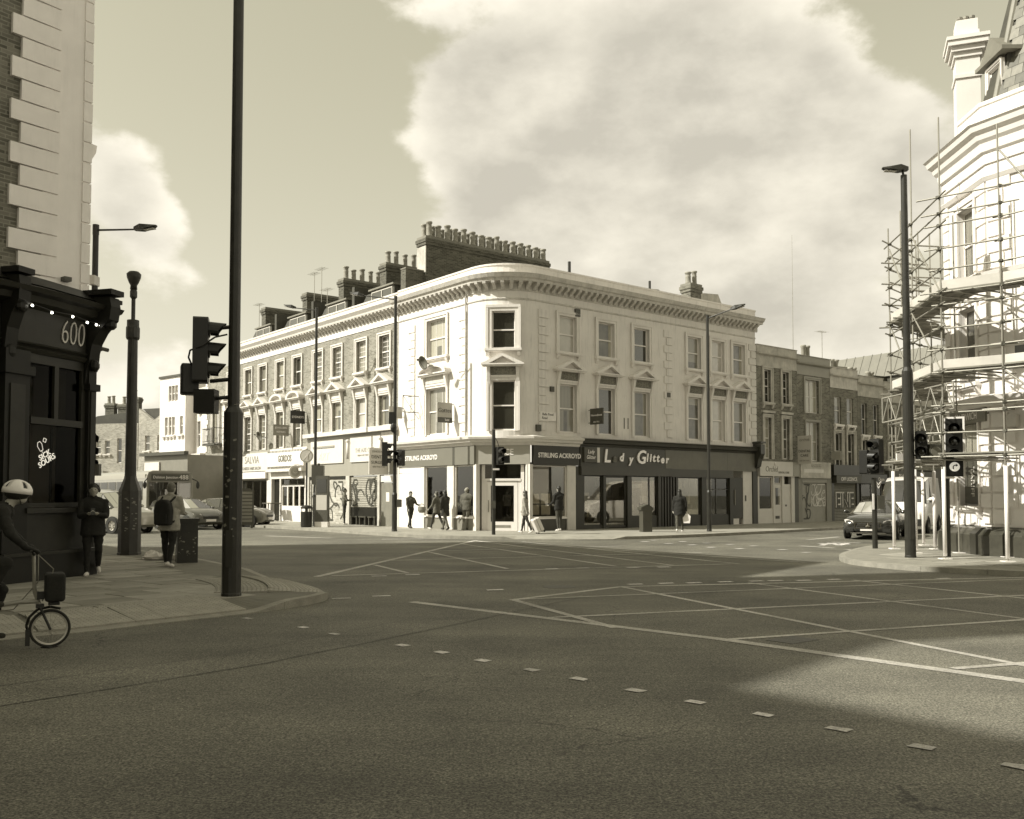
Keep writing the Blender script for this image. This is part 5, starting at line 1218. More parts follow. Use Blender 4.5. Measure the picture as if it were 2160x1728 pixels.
# chimney stack, painted white
chx = MB().box(-.31,.31,-.36,.36,ZC+.6,15.1); chx.box(-.35,.35,-.40,.40,13.75,13.85)
for i, (o_, z0, z1) in enumerate(((.05,14.35,14.5),(.12,14.5,14.65),(.2,14.65,14.8),(.24,14.8,14.9))): chx.box(-.31-o_,.31+o_,-.36-o_,.36+o_,z0,z1-.001)
ch = chx.box(-.28,.28,-.32,.32,15.1,15.45).obj('chimney', WBR, wb, Matrix.Translation((13.02, 26.0, -.32)) @ RZ(radians(-20)))
for x in (-.16,.0,.16): MB().lathe([(.08,15.45),(.07,15.58),(.09,15.6),(.09,15.66)], (x,0,0), 8).obj('chimney_pot', POT, ch)

# ------------------------------------------------------------------ scaffold
sc = thing('scaffold', 'galvanised tube scaffold with boarded lifts round the white corner pub', 'scaffold', (0, 0, 0))
unit = MB().tube((0,0,0),(0,0,1),1,1,8).mesh('scaffold_tube', True); unit.materials.append(STEEL)
def tube(a, b, r=.021, name='scaffold_tube', m=None):
    a, b = Vector(a), Vector(b); d = b-a; q = d.to_track_quat('Z', 'Y').to_matrix().to_4x4()
    return mobj(name, unit, None, sc, Matrix.Translation(a) @ q @ SCL(r, r, d.length))
CPL = mat('coupler_rust', .12, .6, .4, 20, metal=.3)
cpm = MB().box(-.036,.036,-.036,.036,-.035,.035).box(-.055,-.03,-.045,.045,-.022,.022).mesh('coupler'); cpm.materials.append(CPL)
def coupler(p): mobj('coupler', cpm, None, sc, Matrix.Translation(p) @ RZ(random.uniform(0, 3)))
out = {'a': (14.2,17.3), 'b': (12.6,19.2), 'c': (11.22,21.0), 'd': (10.2,21.85), 'e': (10.5,24.1), 'f': (10.72,26.0), 'g': (12.3,27.7), 'h': (14.2,29.3), 'i': (16.2,30.9)}
inn = {'b2': (13.1,20.5), 'c2': (12.0,22.45), 'e2': (11.62,24.1), 'f2': (11.75,25.75), 'g2': (13.0,26.9), 'h2': (14.9,28.5)}
topz = {'a': 10.2,'b': 10.4,'c': 10.2,'d': 10.7,'e': 11.3,'f': 9.2,'g': 9.6,'h': 9.0,'i': 9}
SLV = mat('white_sleeve', .78, .5, .05); sl_ = MB().tube((0,0,0),(0,0,2.1),.047,n=10).mesh('sleeve', True); sl_.materials.append(SLV)
bpm = MB().box(-.12,.12,-.12,.12,0,.025).mesh('base_plate'); bpm.materials.append(SLV)
for k, (x, y) in out.items():
    lean = random.uniform(-.05, .05); tube((x,y,.12),(x+lean,y,topz[k]))
    mobj('sleeve', sl_, None, sc, Matrix.Translation((x,y,.2))); mobj('base_plate', bpm, None, sc, Matrix.Translation((x,y,.121)))
for k, (x, y) in inn.items():
    tube((x,y,.12),(x,y,9.0 if k != 'h2' else 8)); mobj('base_plate', bpm, None, sc, Matrix.Translation((x,y,.121)))
    if k in ('c2','e2'): pass
    else: mobj('sleeve', sl_, None, sc, Matrix.Translation((x,y,.2)))
seq = ['a','b','c','d','e','f','g','h','i']; V3 = lambda k, z: Vector((*out[k], z))
lifts = [2.55, 4.55, 6.45]
def run(a, b, z, over=.35, dz=0):
    p, q = V3(a, z), V3(b, z+dz); d = (q-p).normalized(); tube(p-d*over, q+d*over); coupler(p); coupler(q)
for z in lifts:
    for hgt in (0, .55, 1.05, 1.6 if z > 4 else 1.2):
        for a, b in zip(seq[:-1], seq[1:]):
            if a in 'h' and hgt > .6: continue
            run(a, b, z+hgt+random.uniform(-.02, .02), random.uniform(.12, .5))
for a, b in (('c','d'),('d','e'),('e','f'),('f','g')): run(a, b, 8.75, .5); 
for a, b in (('c','d'),('d','e'),('e','f')): run(a, b, 8.35, .4)
# transoms between inner and outer
pairs = [('b','b2'),('c','c2'),('d','c2'),('e','e2'),('f','f2'),('g','g2'),('h','h2')]
for z in lifts:
    for a, b in pairs:
        p, q = V3(a, z-.08), Vector((*inn[b], z-.08)); d = (q-p).normalized(); tube(p-d*.3, q+d*.15)
    for t in (.33, .66):
        for a, b in (('c','d'),('d','e'),('e','f'),('f','g')):
            p = V3(a, z-.05).lerp(V3(b, z-.05), t); n = Vector((1, .0 if a in 'de' else .5, 0)).normalized(); tube(p-n*.3, p+n*1.2)
# diagonal braces
for a, za, b, zb in (('c',9.6,'b',6.2),('d',6.5,'e',8.5),('e',6.5,'f',8.6),('d',4.6,'e',6.4),('e',4.5,'f',6.4),('b',2.6,'c',4.5)): tube(V3(a, za), V3(b, zb))
tube((11.9,20.2,9.9),(12.5,19.6,5.2)); tube((12.2,20.1,6.2),(12.9,19.4,2.6))
for k in ('e','f','g','h'):
    for z in (7.0, 7.6, 8.2): p = V3(k, z); tube(p+Vector((-.25,-.05,0)), p+Vector((1.2,.25,.02)))
for z in (6.9, 7.3, 7.75, 8.1, 8.5): tube((10.9,26.4,z),(13.2,28.4,z))
for x, y in ((11.3,26.6),(12.0,27.2),(13.3,28.3)): tube((x,y,6.2),(x,y,9.9 if x < 12 else 9.2))
# boards: each scaffold board a plank
BRD = mat('scaffold_board', .22, .8, .3, 3); TOE = mat('toe_board', .52, .7, .15, 2)
bdm = MB().box(0,1,-.1125,.1125,0,.038).mesh('scaffold_board'); bdm.materials.append(BRD)
tbm = MB().box(0,1,-.019,.019,0,.225).mesh('toe_board'); tbm.materials.append(TOE)
def plank(p, q, me=bdm, name='scaffold_board'):
    p, q = Vector(p), Vector(q); d = q-p
    return mobj(name, me, None, sc, Matrix.Translation(p) @ RZ(atan2(d.y, d.x)) @ RX(random.uniform(-.05,.05)) @ SCL(d.length, 1, 1))
ring = [Vector(out[k]) for k in seq]
inr = {'a': (15.3,18.0), 'b': (13.6,19.9), 'c': (12.25,21.6), 'd': (11.55,22.3), 'e': (11.75,24.1), 'f': (11.85,25.7), 'g': (13.0,26.8), 'h': (14.9,28.4), 'i': (16.8,30.0)}
for zi, z in enumerate(lifts):
    for a, b in zip(seq[:-1], seq[1:]):
        A, B_ = Vector(out[a]), Vector(out[b]); Ai, Bi = Vector(inr[a]), Vector(inr[b])
        nb = 4 if zi else 3
        for j in range(nb):
            t = (j+.5)/5.4; p = A.lerp(Ai, t); q = B_.lerp(Bi, t); e = (q-p).normalized()*random.uniform(-.1,.22); zj = z+.03+random.uniform(0,.03)+(j % 2)*.005
            plank((p.x-e.x, p.y-e.y, zj), (q.x+e.x, q.y+e.y, zj))
        if zi and a not in 'h': 
            d = (B_-A).normalized(); n = Vector((-d.y, d.x))*.06 if False else Vector((0,0))
            plank((A.x+.03, A.y+.02, z+.07), (B_.x+.03, B_.y+.02, z+.07), tbm, 'toe_board')
# lattice girder projecting to the left at low level
def girder(p, q, h=.62, n=10):
    p, q = Vector(p), Vector(q); up = Vector((0,0,h)); tube(p, q); tube(p+up, q+up); tube(p, p+up); tube(q, q+up)
    for i in range(n):
        a = p.lerp(q, i/n); b = p.lerp(q, (i+1)/n); tube(a+(up if i % 2 else Vector()), b+(Vector() if i % 2 else up), .017)
girder(at(1862,892,23.6), at(2012,862,21.6)); girder(at(1890,945,27.5), at(1985,930,24.5), .7, 8); girder(at(1890,990,27.5), at(1985,970,24.5), .5, 8)
shb = box('sheeted_panel', WHITE, sc, Matrix.Translation(at(1895,968,24.0)) @ RZ(.1), -.05, .62, -.02, .02, -.1, .14)
for uv in ((1870,975),(1905,965)): tube(at(uv[0],uv[1],24.4), at(uv[0]+55,uv[1]-4,23.4), .03)
# ------------------------------------------------------------------ lamp posts and signals
def lantern(parent, M, L_=.62):
    o = MB().add([(0,-.06,-.03),(.2,-.14,-.05),(L_*.8,-.12,-.03),(L_,-.05,0),(L_,.05,0),(L_*.8,.12,-.03),(.2,.14,-.05),(0,.06,-.03),(0,-.05,.06),(.2,-.1,.1),(L_*.7,-.08,.05),(L_,-.03,.03),(L_,.03,.03),(L_*.7,.08,.05),(.2,.1,.1),(0,.05,.06)],
        [(0,1,2,3,4,5,6,7),(8,15,14,13,12,11,10,9)]+[(i,8+i,8+(i+1)%8,(i+1)%8) for i in range(8)]).obj('lantern', POLE, parent, M)
    box('lens', mat('lamp_lens',.4,.2,.1), o, None, L_*.45, L_*.92, -.07, .07, -.062, -.05)
    return o
def lamp_post(label, loc, h, r0, r1, bh, ang=None, arm=0., rise=0., group='street lamp posts', lead=True):
    o = thing('street_lamp', label, 'lamp post', loc, 0, group)
    z0 = 0
    MB().lathe([(r0*1.05,0),(r0*1.05,.05),(r0,.06),(r0,bh-.08),(r1*1.05,bh),(r1,bh+.02),(r1*.85,h)], n=16).obj('column', POLE, o, smooth=False)
    MB().box(-.05,.05,-r0-.004,-r0+.03,.45,1.0).obj('access_door', mat('pole_door',.03,.5,.3), o)
    if ang is not None:
        M = T(0,0,h-.12) @ RZ(ang)
        if arm > .2: MB().tube((0,0,0),(arm,0,rise),.028,.022).tube((0,0,-.12),(.0,0,.14),r1*.95,n=12).obj('arm', POLE, o, M); lantern(o, M @ T(arm-.03,0,rise) @ RY(-.08 if rise < .1 else -.25))
        else: MB().tube((0,0,.05),(.03,0,.25),.03).obj('arm', POLE, o, M); lantern(o, M @ T(-.1,0,.26) @ RY(-.05))
    return o
VIS = mat('signal_black', .010, .45, .1); LENSD = mat('signal_lens_dark', .02, .15, .1, coat=1); LIT = mat('signal_lens_lit', .7, .4, 0, emit=.22)
def head(parent, M, n=3, lit=None, border=False, hood=True, w=.30, extra=None):
    """signal head facing -Y, top aspect first; origin at head centre"""
    h = .31*n+.06; o = MB().prism([(-w/2,-h/2+.03),(-w/2+.03,-h/2),(w/2-.03,-h/2),(w/2,-h/2+.03),(w/2,h/2-.03),(w/2-.03,h/2),(-w/2+.03,h/2),(-w/2,h/2-.03)], -.02, .2).obj('signal_head', VIS, parent, M)
    if border:
        mb = MB(); W2, H2 = w/2+.05, h/2+.05
        box('backing_board', VIS, o, None, -W2, W2, .02, .04, -H2, H2)
        mb.box(-W2-.045,-W2,.015,.045,-H2-.045,H2+.045).box(W2,W2+.045,.015,.045,-H2-.045,H2+.045).box(-W2,W2,.015,.045,H2,H2+.045).box(-W2,W2,.015,.045,-H2-.045,-H2); mb.obj('board_border', WHITE, o)
    for i in range(n):
        z = h/2-.185-i*.31
        MB().lathe([(.115,0),(.11,.02),(.05,.035)], n=16).xf(RX(pi/2)).obj('lens', LIT if lit == i else LENSD, o, T(0,-.02,z), smooth=True)
        if hood and not (extra == 'arrow' and i == n-1):
            vs = []; fs = []; k = 12
            for j in range(k+1):
                a = radians(-25)+radians(230)*j/k; dz = .26*(.55+.45*max(0, sin(a)))
                vs += [(.128*cos(a), -.02, z+.128*sin(a)), (.128*cos(a), -.02-dz, z+.12*sin(a)-.01)]
            for j in range(k): fs.append((2*j, 2*j+1, 2*j+3, 2*j+2))
            v = MB().add(vs, fs).obj('visor', VIS, o, fix=False); md = v.modifiers.new('solid', 'SOLIDIFY'); md.thickness = .008
    if extra == 'arrow':
        z = h/2-.185-(n-1)*.31
        MB().path([(-.03,-.062,z-.06),(-.03,-.062,z+.01),(0,-.062,z+.035),(.05,-.062,z+.035)], .013, 6).tube((.03,-.062,z+.035),(.075,-.062,z+.035),.04,.002,6).obj('arrow', VIS, o)
    return o
Y90 = pi/2
# G1: big near-left column
big = lamp_post('thick black column on the near corner carrying the large signal cluster', (-4.22,13.97,.115), 11.5, .142, .088, 2.85, None, group='street lamp posts')
STK = mat('sticker_remains', .22, .7, .4, 30)
for i in range(26):
    a = random.uniform(-2.6, -1.0); z = random.uniform(.9, 2.5); w = random.uniform(.008, .03); p = .1432
    MB().box(-w,w,-.001,.0,-w*.5,w*random.uniform(.4,1)).obj('sticker_scrap', STK, big, T(p*cos(a), p*sin(a), z) @ RZ(a+pi/2) @ RY(random.uniform(-.6,.6)))
nsig = thing('traffic_signal', 'large dark signal cluster seen from behind on the near black column', 'traffic signal', (-4.22,13.97,.115)); nsig['group'] = 'traffic signals'
head(nsig, T(-.42,.02,3.72) @ RZ(Y90+.25), 3, w=.33)
box('signal_head', VIS, nsig, T(-.42,0,0), -.15, .16, -.12, .12, 2.76, 3.12); box('signal_head', VIS, nsig, T(-.68,.05,0) @ RZ(.4), -.14, .12, -.12, .16, 3.05, 3.52, bev=.03)
for z in (2.98, 3.25, 4.05): MB().tube((-.36,0,z),(-.05,0,z+.03),.03).obj('bracket_arm', VIS, nsig)
MB().path([(-.08,-.09,3.95),(-.25,-.14,3.9),(-.45,-.18,3.75),(-.62,-.15,3.7),(-.66,-.1,3.6),(-.62,-.05,3.48),(-.55,0,3.45)], .014, 6).obj('cable', VIS, nsig)
MB().path([(.09,-.05,2.95),(.2,-.08,2.98),(.14,-.12,2.9),(.05,-.14,2.88)], .004, 4).obj('wire', STEEL, big)
# B: octagonal based post behind the walking man
oc = thing('cctv_post', 'dark post with a wide octagonal base left of the backpacker', 'post', (-9.74,23.6,.12)); oc['group'] = 'street lamp posts'
MB().lathe([(.29,0),(.29,.05),(.275,.06),(.275,1.62),(.15,1.95),(.145,2.0)], n=8).obj('base', POLE, oc, RZ(pi/8)); MB().tube((0,0,2.0),(0,0,5.6),.14,.12,14).obj('column', POLE, oc, smooth=False)
MB().lathe([(.15,5.5),(.17,5.55),(.17,5.8),(.15,5.85),(.15,6.0),(.05,6.02),(.05,6.55),(.09,6.6),(.09,6.75),(.07,6.8)], n=12).obj('collar', POLE, oc); MB().lathe([(.09,6.8),(.08,6.9),(.12,6.97),(.17,7.1),(.18,7.2),(.12,7.26),(.03,7.28)], n=14).obj('camera_dome', POLE, oc, smooth=True)
for i in range(50):
    k = random.choice([4, 5, 6]); a = pi/8+k*pi/4+pi/8+random.uniform(-.22,.22); z = random.uniform(.6,1.6); w = random.uniform(.006,.035)
    rr = .275*cos(pi/8)/cos((a-pi/8) % (pi/4)-pi/8)+.0015
    MB().box(-w,w,-.001,0,-w*.4,w*.5).obj('sticker_scrap', STK, oc, T(rr*cos(a), rr*sin(a), z) @ RZ(pi/8+k*pi/4+pi/8+pi/2) @ RY(random.uniform(-.4,.4)))
# C: lamp by the pub with instruments
lc = lamp_post('lamp post beside the pub with cameras and a long arm', (-10.72,23.55,.12), 8.45, .11, .085, 1.5, radians(-12), 1.15, -.05)
lc['group'] = 'street lamp posts'
for z, w in ((7.0,.16),(6.55,.2),(6.3,.24)): MB().box(-w/2,w/2,-.2,.1,z-.12,z+.12).obj('equipment_box', random.choice([OFFW, LIGHTG]), lc)
for z in (5.7, 5.2): MB().box(.05,.2,-.1,.05,z,z+.1).tube((.2,-.05,z+.06),(.42,-.12,z-.0),.05,n=8).obj('camera', random.choice([OFFW, DKGREY]), lc)
hs = thing('traffic_signal', 'small dark signal on the lamp post beside the pub window', 'traffic signal', (-10.72,23.55,.12)); hs['group'] = 'traffic signals'
head(hs, T(.02,-.14,2.6) @ RZ(.9), 3); box('push_unit', DKGREY, hs, None, .06, .28, -.2, -.05, 2.0, 2.3)
# D, E, F, G
lamp_post('lamp post in front of the restaurant terrace, arm to the roofs', (-9.51,44.67,.12), 10.6, .11, .075, 1.6, radians(172), 1.1, .15)
lamp_post('lamp post at the seam between brick terrace and cream corner', (-4.87,38.38,.12), 9.8, .11, .075, 1.6, radians(165), 1.5, .25)
lamp_post('lamp post in front of the dark second shop, arm rising to the right', (8.17,38.38,.12), 9.0, .10, .07, 1.7, radians(-25), 1.0, .3)
lamp_post('lamp post standing beside the scaffold with flat lantern', (9.61,22.37,.12), 9.35, .125, .088, 4.6, radians(178), .1, 0)
for o_, zs in ((bpy.data.objects[-1] if False else None, ()),): pass
sig = lambda label, loc, rz=0.: tag(thing('traffic_signal', label, 'traffic signal', loc, rz), None, group='traffic signals')
s1 = sig('signal with dark pole on the pavement before the corner door', (-.7,35.23,.12)); MB().lathe([(.07,0),(.07,3.6),(.06,4.0),(.02,4.02)], n=12).obj('pole', POLE, s1)
head(s1, T(.28,-.1,3.0) @ RZ(.55), 2, w=.27); box('signal_head', VIS, s1, T(.42,-.14,0), -.02, .2, -.06, .06, 2.72, 3.0); MB().path([(.05,0,3.7),(.14,0,3.55),(.2,0,3.35)], .012, 5).obj('cable', VIS, s1); box('push_unit', DKGREY, s1, None, -.08, .08, -.2, -.06, 1.0, 1.28); box('bracket_arm', VIS, s1, None, .04, .2, -.05, .05, 3.2, 3.26); box('collar', OFFW, s1, None, -.03, .22, -.09, -.07, 2.45, 2.52)
s2 = sig('black signal mounted on the lamp post at the terrace seam', (-4.87,38.38,.12)); head(s2, T(-.32,-.05,3.2) @ RZ(Y90+.1), 3); head(s2, T(.2,-.05,3.05) @ RZ(-.6), 2, w=.26); box('bracket_arm', VIS, s2, None, -.25, .15, -.03, .03, 3.3, 3.36); MB().ell((-.05,-.05,4.3),(.14,.14,.22)).obj('sensor', VIS, s2); box('push_unit', DKGREY, s2, None, .1, .3, -.15, .02, 1.0, 1.32); box('signal_head', VIS, s2, None, -.24, .0, -.12, .1, 4.45, 4.95)
s3 = sig('dark signal on thin pole in front of the black saloon', (10.29,26.28,.12)); MB().tube((0,0,0),(.0,0,2.0),.075,.07,10).obj('pole', POLE, s3); head(s3, T(.06,.08,2.62) @ RZ(-1.0), 3, w=.3); head(s3, T(-.18,-.02,2.45) @ RZ(.9), 2, w=.25); box('push_unit', DKGREY, s3, None, .05, .24, -.14, .05, 1.12, 1.5); box('reflector_band', WHITE, s3, None, -.076, -.03, -.08, -.05, 1.1, 1.55)
for a in (0, 1): MB().path([(-.02,-.02,2.0),(.1,-.06,1.7+a*.1),(.22,-.02,1.95)], .012, 5).obj('cable', OFFW, s3)
s4 = sig('white-bordered signal with a right-turn arrow in front of the scaffold', (10.63,22.6,.12)); MB().tube((0,0,0),(0,0,3.4),.06,.055,10).obj('pole', POLE, s4); head(s4, T(.05,-.3,2.66) @ RZ(-.42), 4, lit=3, border=True, extra='arrow', w=.28); box('bracket_arm', VIS, s4, None, -.03, .1, -.28, .0, 3.05, 3.1)
s5 = sig('pair of dark signal boxes on the lamp post beside the scaffold', (9.61,22.37,.12)); head(s5, T(.26,-.1,2.72) @ RZ(-.5), 2, w=.27); box('signal_head', DKGREY, s5, T(.58,-.08,0) @ RZ(.15), -.16, .16, -.08, .08, 2.38, 2.74, bev=.02); MB().tube((.58,-.17,2.56),(.58,-.20,2.56),.12,n=16).obj('lens', mat('ped_lens',.14,.3,.1), s5); box('bracket_arm', VIS, s5, None, .0, .45, -.03, .03, 2.45, 2.5)
# round sign on post near the bin
rs_ = thing('road_sign', 'round turn-restriction sign on a post by the pavement bin', 'road sign', (-9.75,43.9,.12)); MB().tube((0,0,0),(0,0,3.7),.04,n=8).obj('post', POLE, rs_)
rd = MB().tube((0,-.05,3.35),(0,-.075,3.35),.32,n=24).obj('plate', MIDG, rs_); MB().tube((0,-.0755,3.35),(0,-.08,3.35),.26,n=24).obj('plate_face', LIGHTG, rd); MB().box(-.02,.02,-.09,-.081,-.26,.26).obj('slash', OFFW, rd, T(0,0,3.35) @ RY(.7)); MB().path([(.05,-.088,3.2),(.05,-.088,3.4),(-.02,-.088,3.45)], .02, 5).obj('arrow', OFFW, rd)
ut = thing('utility_cabinet_post', 'dark equipment post between lamp and round sign', 'post', (-9.2,44.0,.12)); MB().box(-.18,.2,-.15,.15,0,1.4).box(-.3,.25,-.2,.15,2.0,2.9).tube((0,0,1.4),(0,0,3.0),.06).obj('body', DKGREY, ut); box('notice', OFFW, ut, None, -.12, .12, -.16, -.151, 1.5, 2.0)

# ------------------------------------------------------------------ bins, kiosk, stools
bn = thing('litter_bin', 'round black litter bin beside the round road sign', 'bin', (-9.61,43.3,.12)); MB().lathe([(.24,0),(.26,.05),(.27,.7),(.27,.72)], n=18).obj('body', BLACK, bn); MB().lathe([(.27,.86),(.28,.92),(.2,1.0),(.05,1.03)], n=18).obj('lid', BLACK, bn); MB().tube((.22,0,.7),(.22,0,.9),.02).tube((-.22,0,.7),(-.22,0,.9),.02).tube((0,-.22,.7),(0,-.22,.9),.02).tube((0,.22,.7),(0,.22,.9),.02).obj('lid_post', BLACK, bn)
ki = thing('phone_kiosk', 'slim dark advertising kiosk in front of the graffitied shop wall', 'kiosk', (-8.88,43.38,.12), radians(-12)); MB().box(-.3,.3,-.12,.12,.0,2.4).obj('body', DKGREY, ki); box('screen', mat('screen_dark',.03,.1,.1,coat=1), ki, None, -.24, .24, -.13, -.121, 1.6, 2.25); box('panel', LIGHTG, ki, None, -.26, .26, -.128, -.121, .8, 1.5); box('base', OFFW, ki, None, -.32, .32, -.15, .15, 0, .25)
nb_ = thing('litter_bin', 'square sticker-covered bin behind the backpacker', 'bin', (-7.35,20.95,.12), radians(25)); MB().box(-.22,.22,-.22,.22,0,.92).obj('body', POLE, nb_); MB().box(-.25,.25,-.25,.25,.92,.99).obj('lid', POLE, nb_); box('slot', BLACK, nb_, None, -.16, .16, -.228, -.22, .68, .86)
for i in range(30):
    w = random.uniform(.006,.025); MB().box(-w,w,-.001,0,-w*.5,w*.6).obj('sticker_scrap', STK, nb_, T(random.uniform(-.2,.2),-.2205,random.uniform(.15,.9)) @ RY(random.uniform(-.4,.4)))
bo = thing('litter_bin', 'dark post-like bin with sloped top before the second shop', 'bin', (5.47,37.9,.12), radians(15)); MB().prism([(-.2,0),(.2,0),(.2,.85),(.28,.9),(.28,.98),(0,1.12),(-.28,1.0),(-.28,.9),(-.2,.85)], -.2, .2).obj('body', DKGREY, bo)
def stool(label, loc, r=.2, h=.95, sq=True):
    o = thing('bar_table', label, 'table', loc, random.uniform(0, 1)); MB().box(-r,r,-r,r,h-.05,h).obj('table_top', mat('stool_wood',.10,.6,.2), o)
    for sx in (-1, 1):
        for sy in (-1, 1): MB().tube((sx*r*.8,sy*r*.8,h-.05),(sx*r,sy*r,0),.018).obj('leg', DKGREY, o)
    MB().box(-r,r,-r-.01,-r+.01,.3,.33).box(-r,r,r-.01,r+.01,.3,.33).obj('stretcher', DKGREY, o)
for i, (s_, y_, nm_) in enumerate(((20.4,-.75,'left'),(19.75,-.75,'right'))):
    p = C+DL*s_+NL*(-y_); stool('dark high table outside the restaurant, the %s one' % nm_, (p.x, p.y, .12), .3, 1.05)

# ------------------------------------------------------------------ signs
CW = Matrix.Translation((C.x, C.y, 0))
def flag(name, label, F, s_, z0, z1, wd, face, right=False, lines=(), rot=None, fm=None, cat='sign'):
    o = thing(name, label, cat); sgn = 1 if right else -1
    o.matrix_world = CW @ F @ T(sgn*s_, 0, 0); d = RZ(-pi/2 if right else pi/2)
    box('board', face, o, None, -.03, .03, -.12-wd, -.12, z0, z1); MB().tube((0,0,z1-.06),(0,-.14-wd*.5,z1-.06),.014).tube((0,0,z0+.08),(0,-.2,z0+.08),.014).obj('bracket', DKGREY, o)
    for tx, sz, zc, m_ in lines: text(tx, sz, m_, o, T(-.034 if right else .034, -.12-wd/2, zc) @ d)
    return o
fg = flag('estate_agent_board', 'arched estate agent board with dark lower strip on the cream wall', FL, 3.3, 4.75, 5.62, .78, mat('board_beige',.34,.5,.1), lines=(('Gattes', .26, 5.28, DKGREY),))
box('strip', DKGREY, fg, None, .031, .036, -.9, -.12, 4.75, 4.98); text('Sold', .13, LET, fg, T(.038,-.4,4.87) @ RZ(pi/2))
fr = thing('sign_frame', 'empty iron sign frame on the cream wall', 'sign frame'); fr.matrix_world = CW @ FL @ T(-6.1,0,0)
MB().path([(0,0,6.15),(0,-.85,6.15),(0,-.85,5.4),(0,0,5.4)], .018, 5).path([(0,-.42,6.15),(0,-.42,5.4)], .012, 5).path([(0,-.85,6.15),(0,0,5.1)], .01, 5).obj('frame', DKGREY, fr)
flag('hanging_sign', 'plain beige hanging sign at the terrace seam', FL, 7.35, 5.2, 5.75, .7, mat('board_beige',.34))
flag('hanging_sign', 'black hanging sign with pale capitals above the restaurant', FL, 17.35, 5.55, 6.25, .85, BLACK, lines=(('SYDNEYS', .17, 5.9, LET),))
flag('hanging_sign', 'grey two-line hanging sign left of the black one', FL, 19.35, 4.98, 5.6, .95, mat('board_grey',.24,.5,.1), lines=(('JEWELLERS', .15, 5.42, LET), ('REPAIRS', .15, 5.18, LET)))
flag('dental_sign', 'pale dental surgery board projecting over the shutters', FL, 8.55, 2.6, 3.85, 1.05, mat('board_pale',.55,.5,.06), lines=(('KINGSLAND', .13, 3.68, GREYP), ('DENTAL', .22, 3.42, DKGREY), ('SURGERY', .2, 3.16, DKGREY), ('020 7254 7157', .11, 2.95, GREYP)))
hr = thing('hanging_sign', 'round hanging sign of the restaurant', 'sign'); hr.matrix_world = CW @ FL @ T(-17.7,0,0); MB().tube((-.03,-.5,2.9),(.03,-.5,2.9),.36,n=24).obj('board', LIGHTG, hr); MB().tube((.031,-.5,2.9),(.036,-.5,2.9),.26,n=24).obj('ring', MIDG, hr); MB().tube((0,0,3.3),(0,-.55,3.3),.014).obj('bracket', DKGREY, hr); MB().path([(.04,-.65,2.9),(.04,-.5,2.82),(.04,-.35,2.9)], .012, 5).obj('emblem', OFFW, hr)
dish('large dark satellite dish on the salon house', CW @ FL @ T(-25.6,-.2,4.75), .5)
dish('small satellite dish between the salon and the restaurant', CW @ FL @ T(-22.2,-.2,5.1), .32)
flag('estate_agent_board', 'dark estate agent board by the first-floor window over the second shop', FR, 4.95, 4.72, 5.42, .8, DKGREY, True, lines=(('Homesdirect', .13, 5.12, LET), ('020 7923', .1, 4.82, OFFW)))
npl = thing('street_nameplate', 'white street nameplate beside the rounded corner', 'nameplate'); npl.matrix_world = CW @ FR; box('plate', WHITE, npl, None, 2.08, 2.98, -.06, -.035, 4.78, 5.16); text('Balls Pond', .15, DKGREY, npl, T(2.5,-.062,5.05)); text('Road', .15, DKGREY, npl, T(2.32,-.062,4.89))
flag('dental_sign', 'cream dental care board with flower emblem on the side-street house', FR, 20.7, 3.3, 4.85, .85, mat('board_cream',.5,.5,.06), True, lines=(('orchid', .24, 4.62, GREYP), ('DENTAL', .2, 4.0, DKGREY), ('CARE', .2, 3.76, DKGREY), ('020 7241 4161', .1, 3.48, GREYP)))
ob = bpy.data.objects[-1] if False else None
flag('hanging_sign', 'small beige hanging sign on the side-street house', FR, 24.0, 3.6, 4.1, .6, mat('board_beige',.34), True)
# rooftop aerials
def aerial(label, F, s_, y, z, h):
    o = thing('tv_aerial', label, 'aerial'); o.matrix_world = CW @ F @ T(s_, y, z); o['group'] = 'roof aerials'
    mb = MB().tube((0,0,0),(0,0,h),.018,n=5); mb.tube((-.5,0,h-.05),(.4,0,h-.02),.01,n=4)
    m2 = MB()
    for i in range(6): m2.tube((-.45+i*.16,-.25,h-.04),(-.45+i*.16,.25,h-.04),.006,n=4)
    mb.obj('mast', STEEL, o); m2.obj('elements', STEEL, o)
aerial('tall thin aerial on the roof behind the middle terrace chimney', FL, -20.5, 2.0, 12.6, 2.3); aerial('aerial with a slanted mast on the terrace roof', FL, -18.8, 1.6, 12.6, 2.2); aerial('aerial leaning over the parapet of the brick terrace', FL, -16.2, .6, 11.4, 1.6); aerial('aerial at the far-left end of the terrace roof', FL, -27.0, 1.4, 11.2, 2.8); aerial('aerial on the side-street house roofs', FR, 25.6, 1.4, 8.8, 2.6)
lit = thing('litter_bag', 'crumpled pale rubbish bag lying behind the backpacker', 'litter', (-8.35,21.7,.125))
mbx = MB().ell((0,0,.06),(.28,.2,.1),12,8); mbx.v = [(x*(1+random.uniform(-.25,.25)), y*(1+random.uniform(-.25,.25)), max(0, z*(1+random.uniform(-.5,.6)))) for x, y, z in mbx.v]; mbx.obj('bag', OFFW, lit)
mbx = MB().box(.25,.55,-.15,.1,0,.1); mbx.v = [(x+random.uniform(-.05,.05), y+random.uniform(-.05,.05), max(0,z+random.uniform(-.04,.04))) for x, y, z in mbx.v]; mbx.obj('carton', DIRTYW, lit)
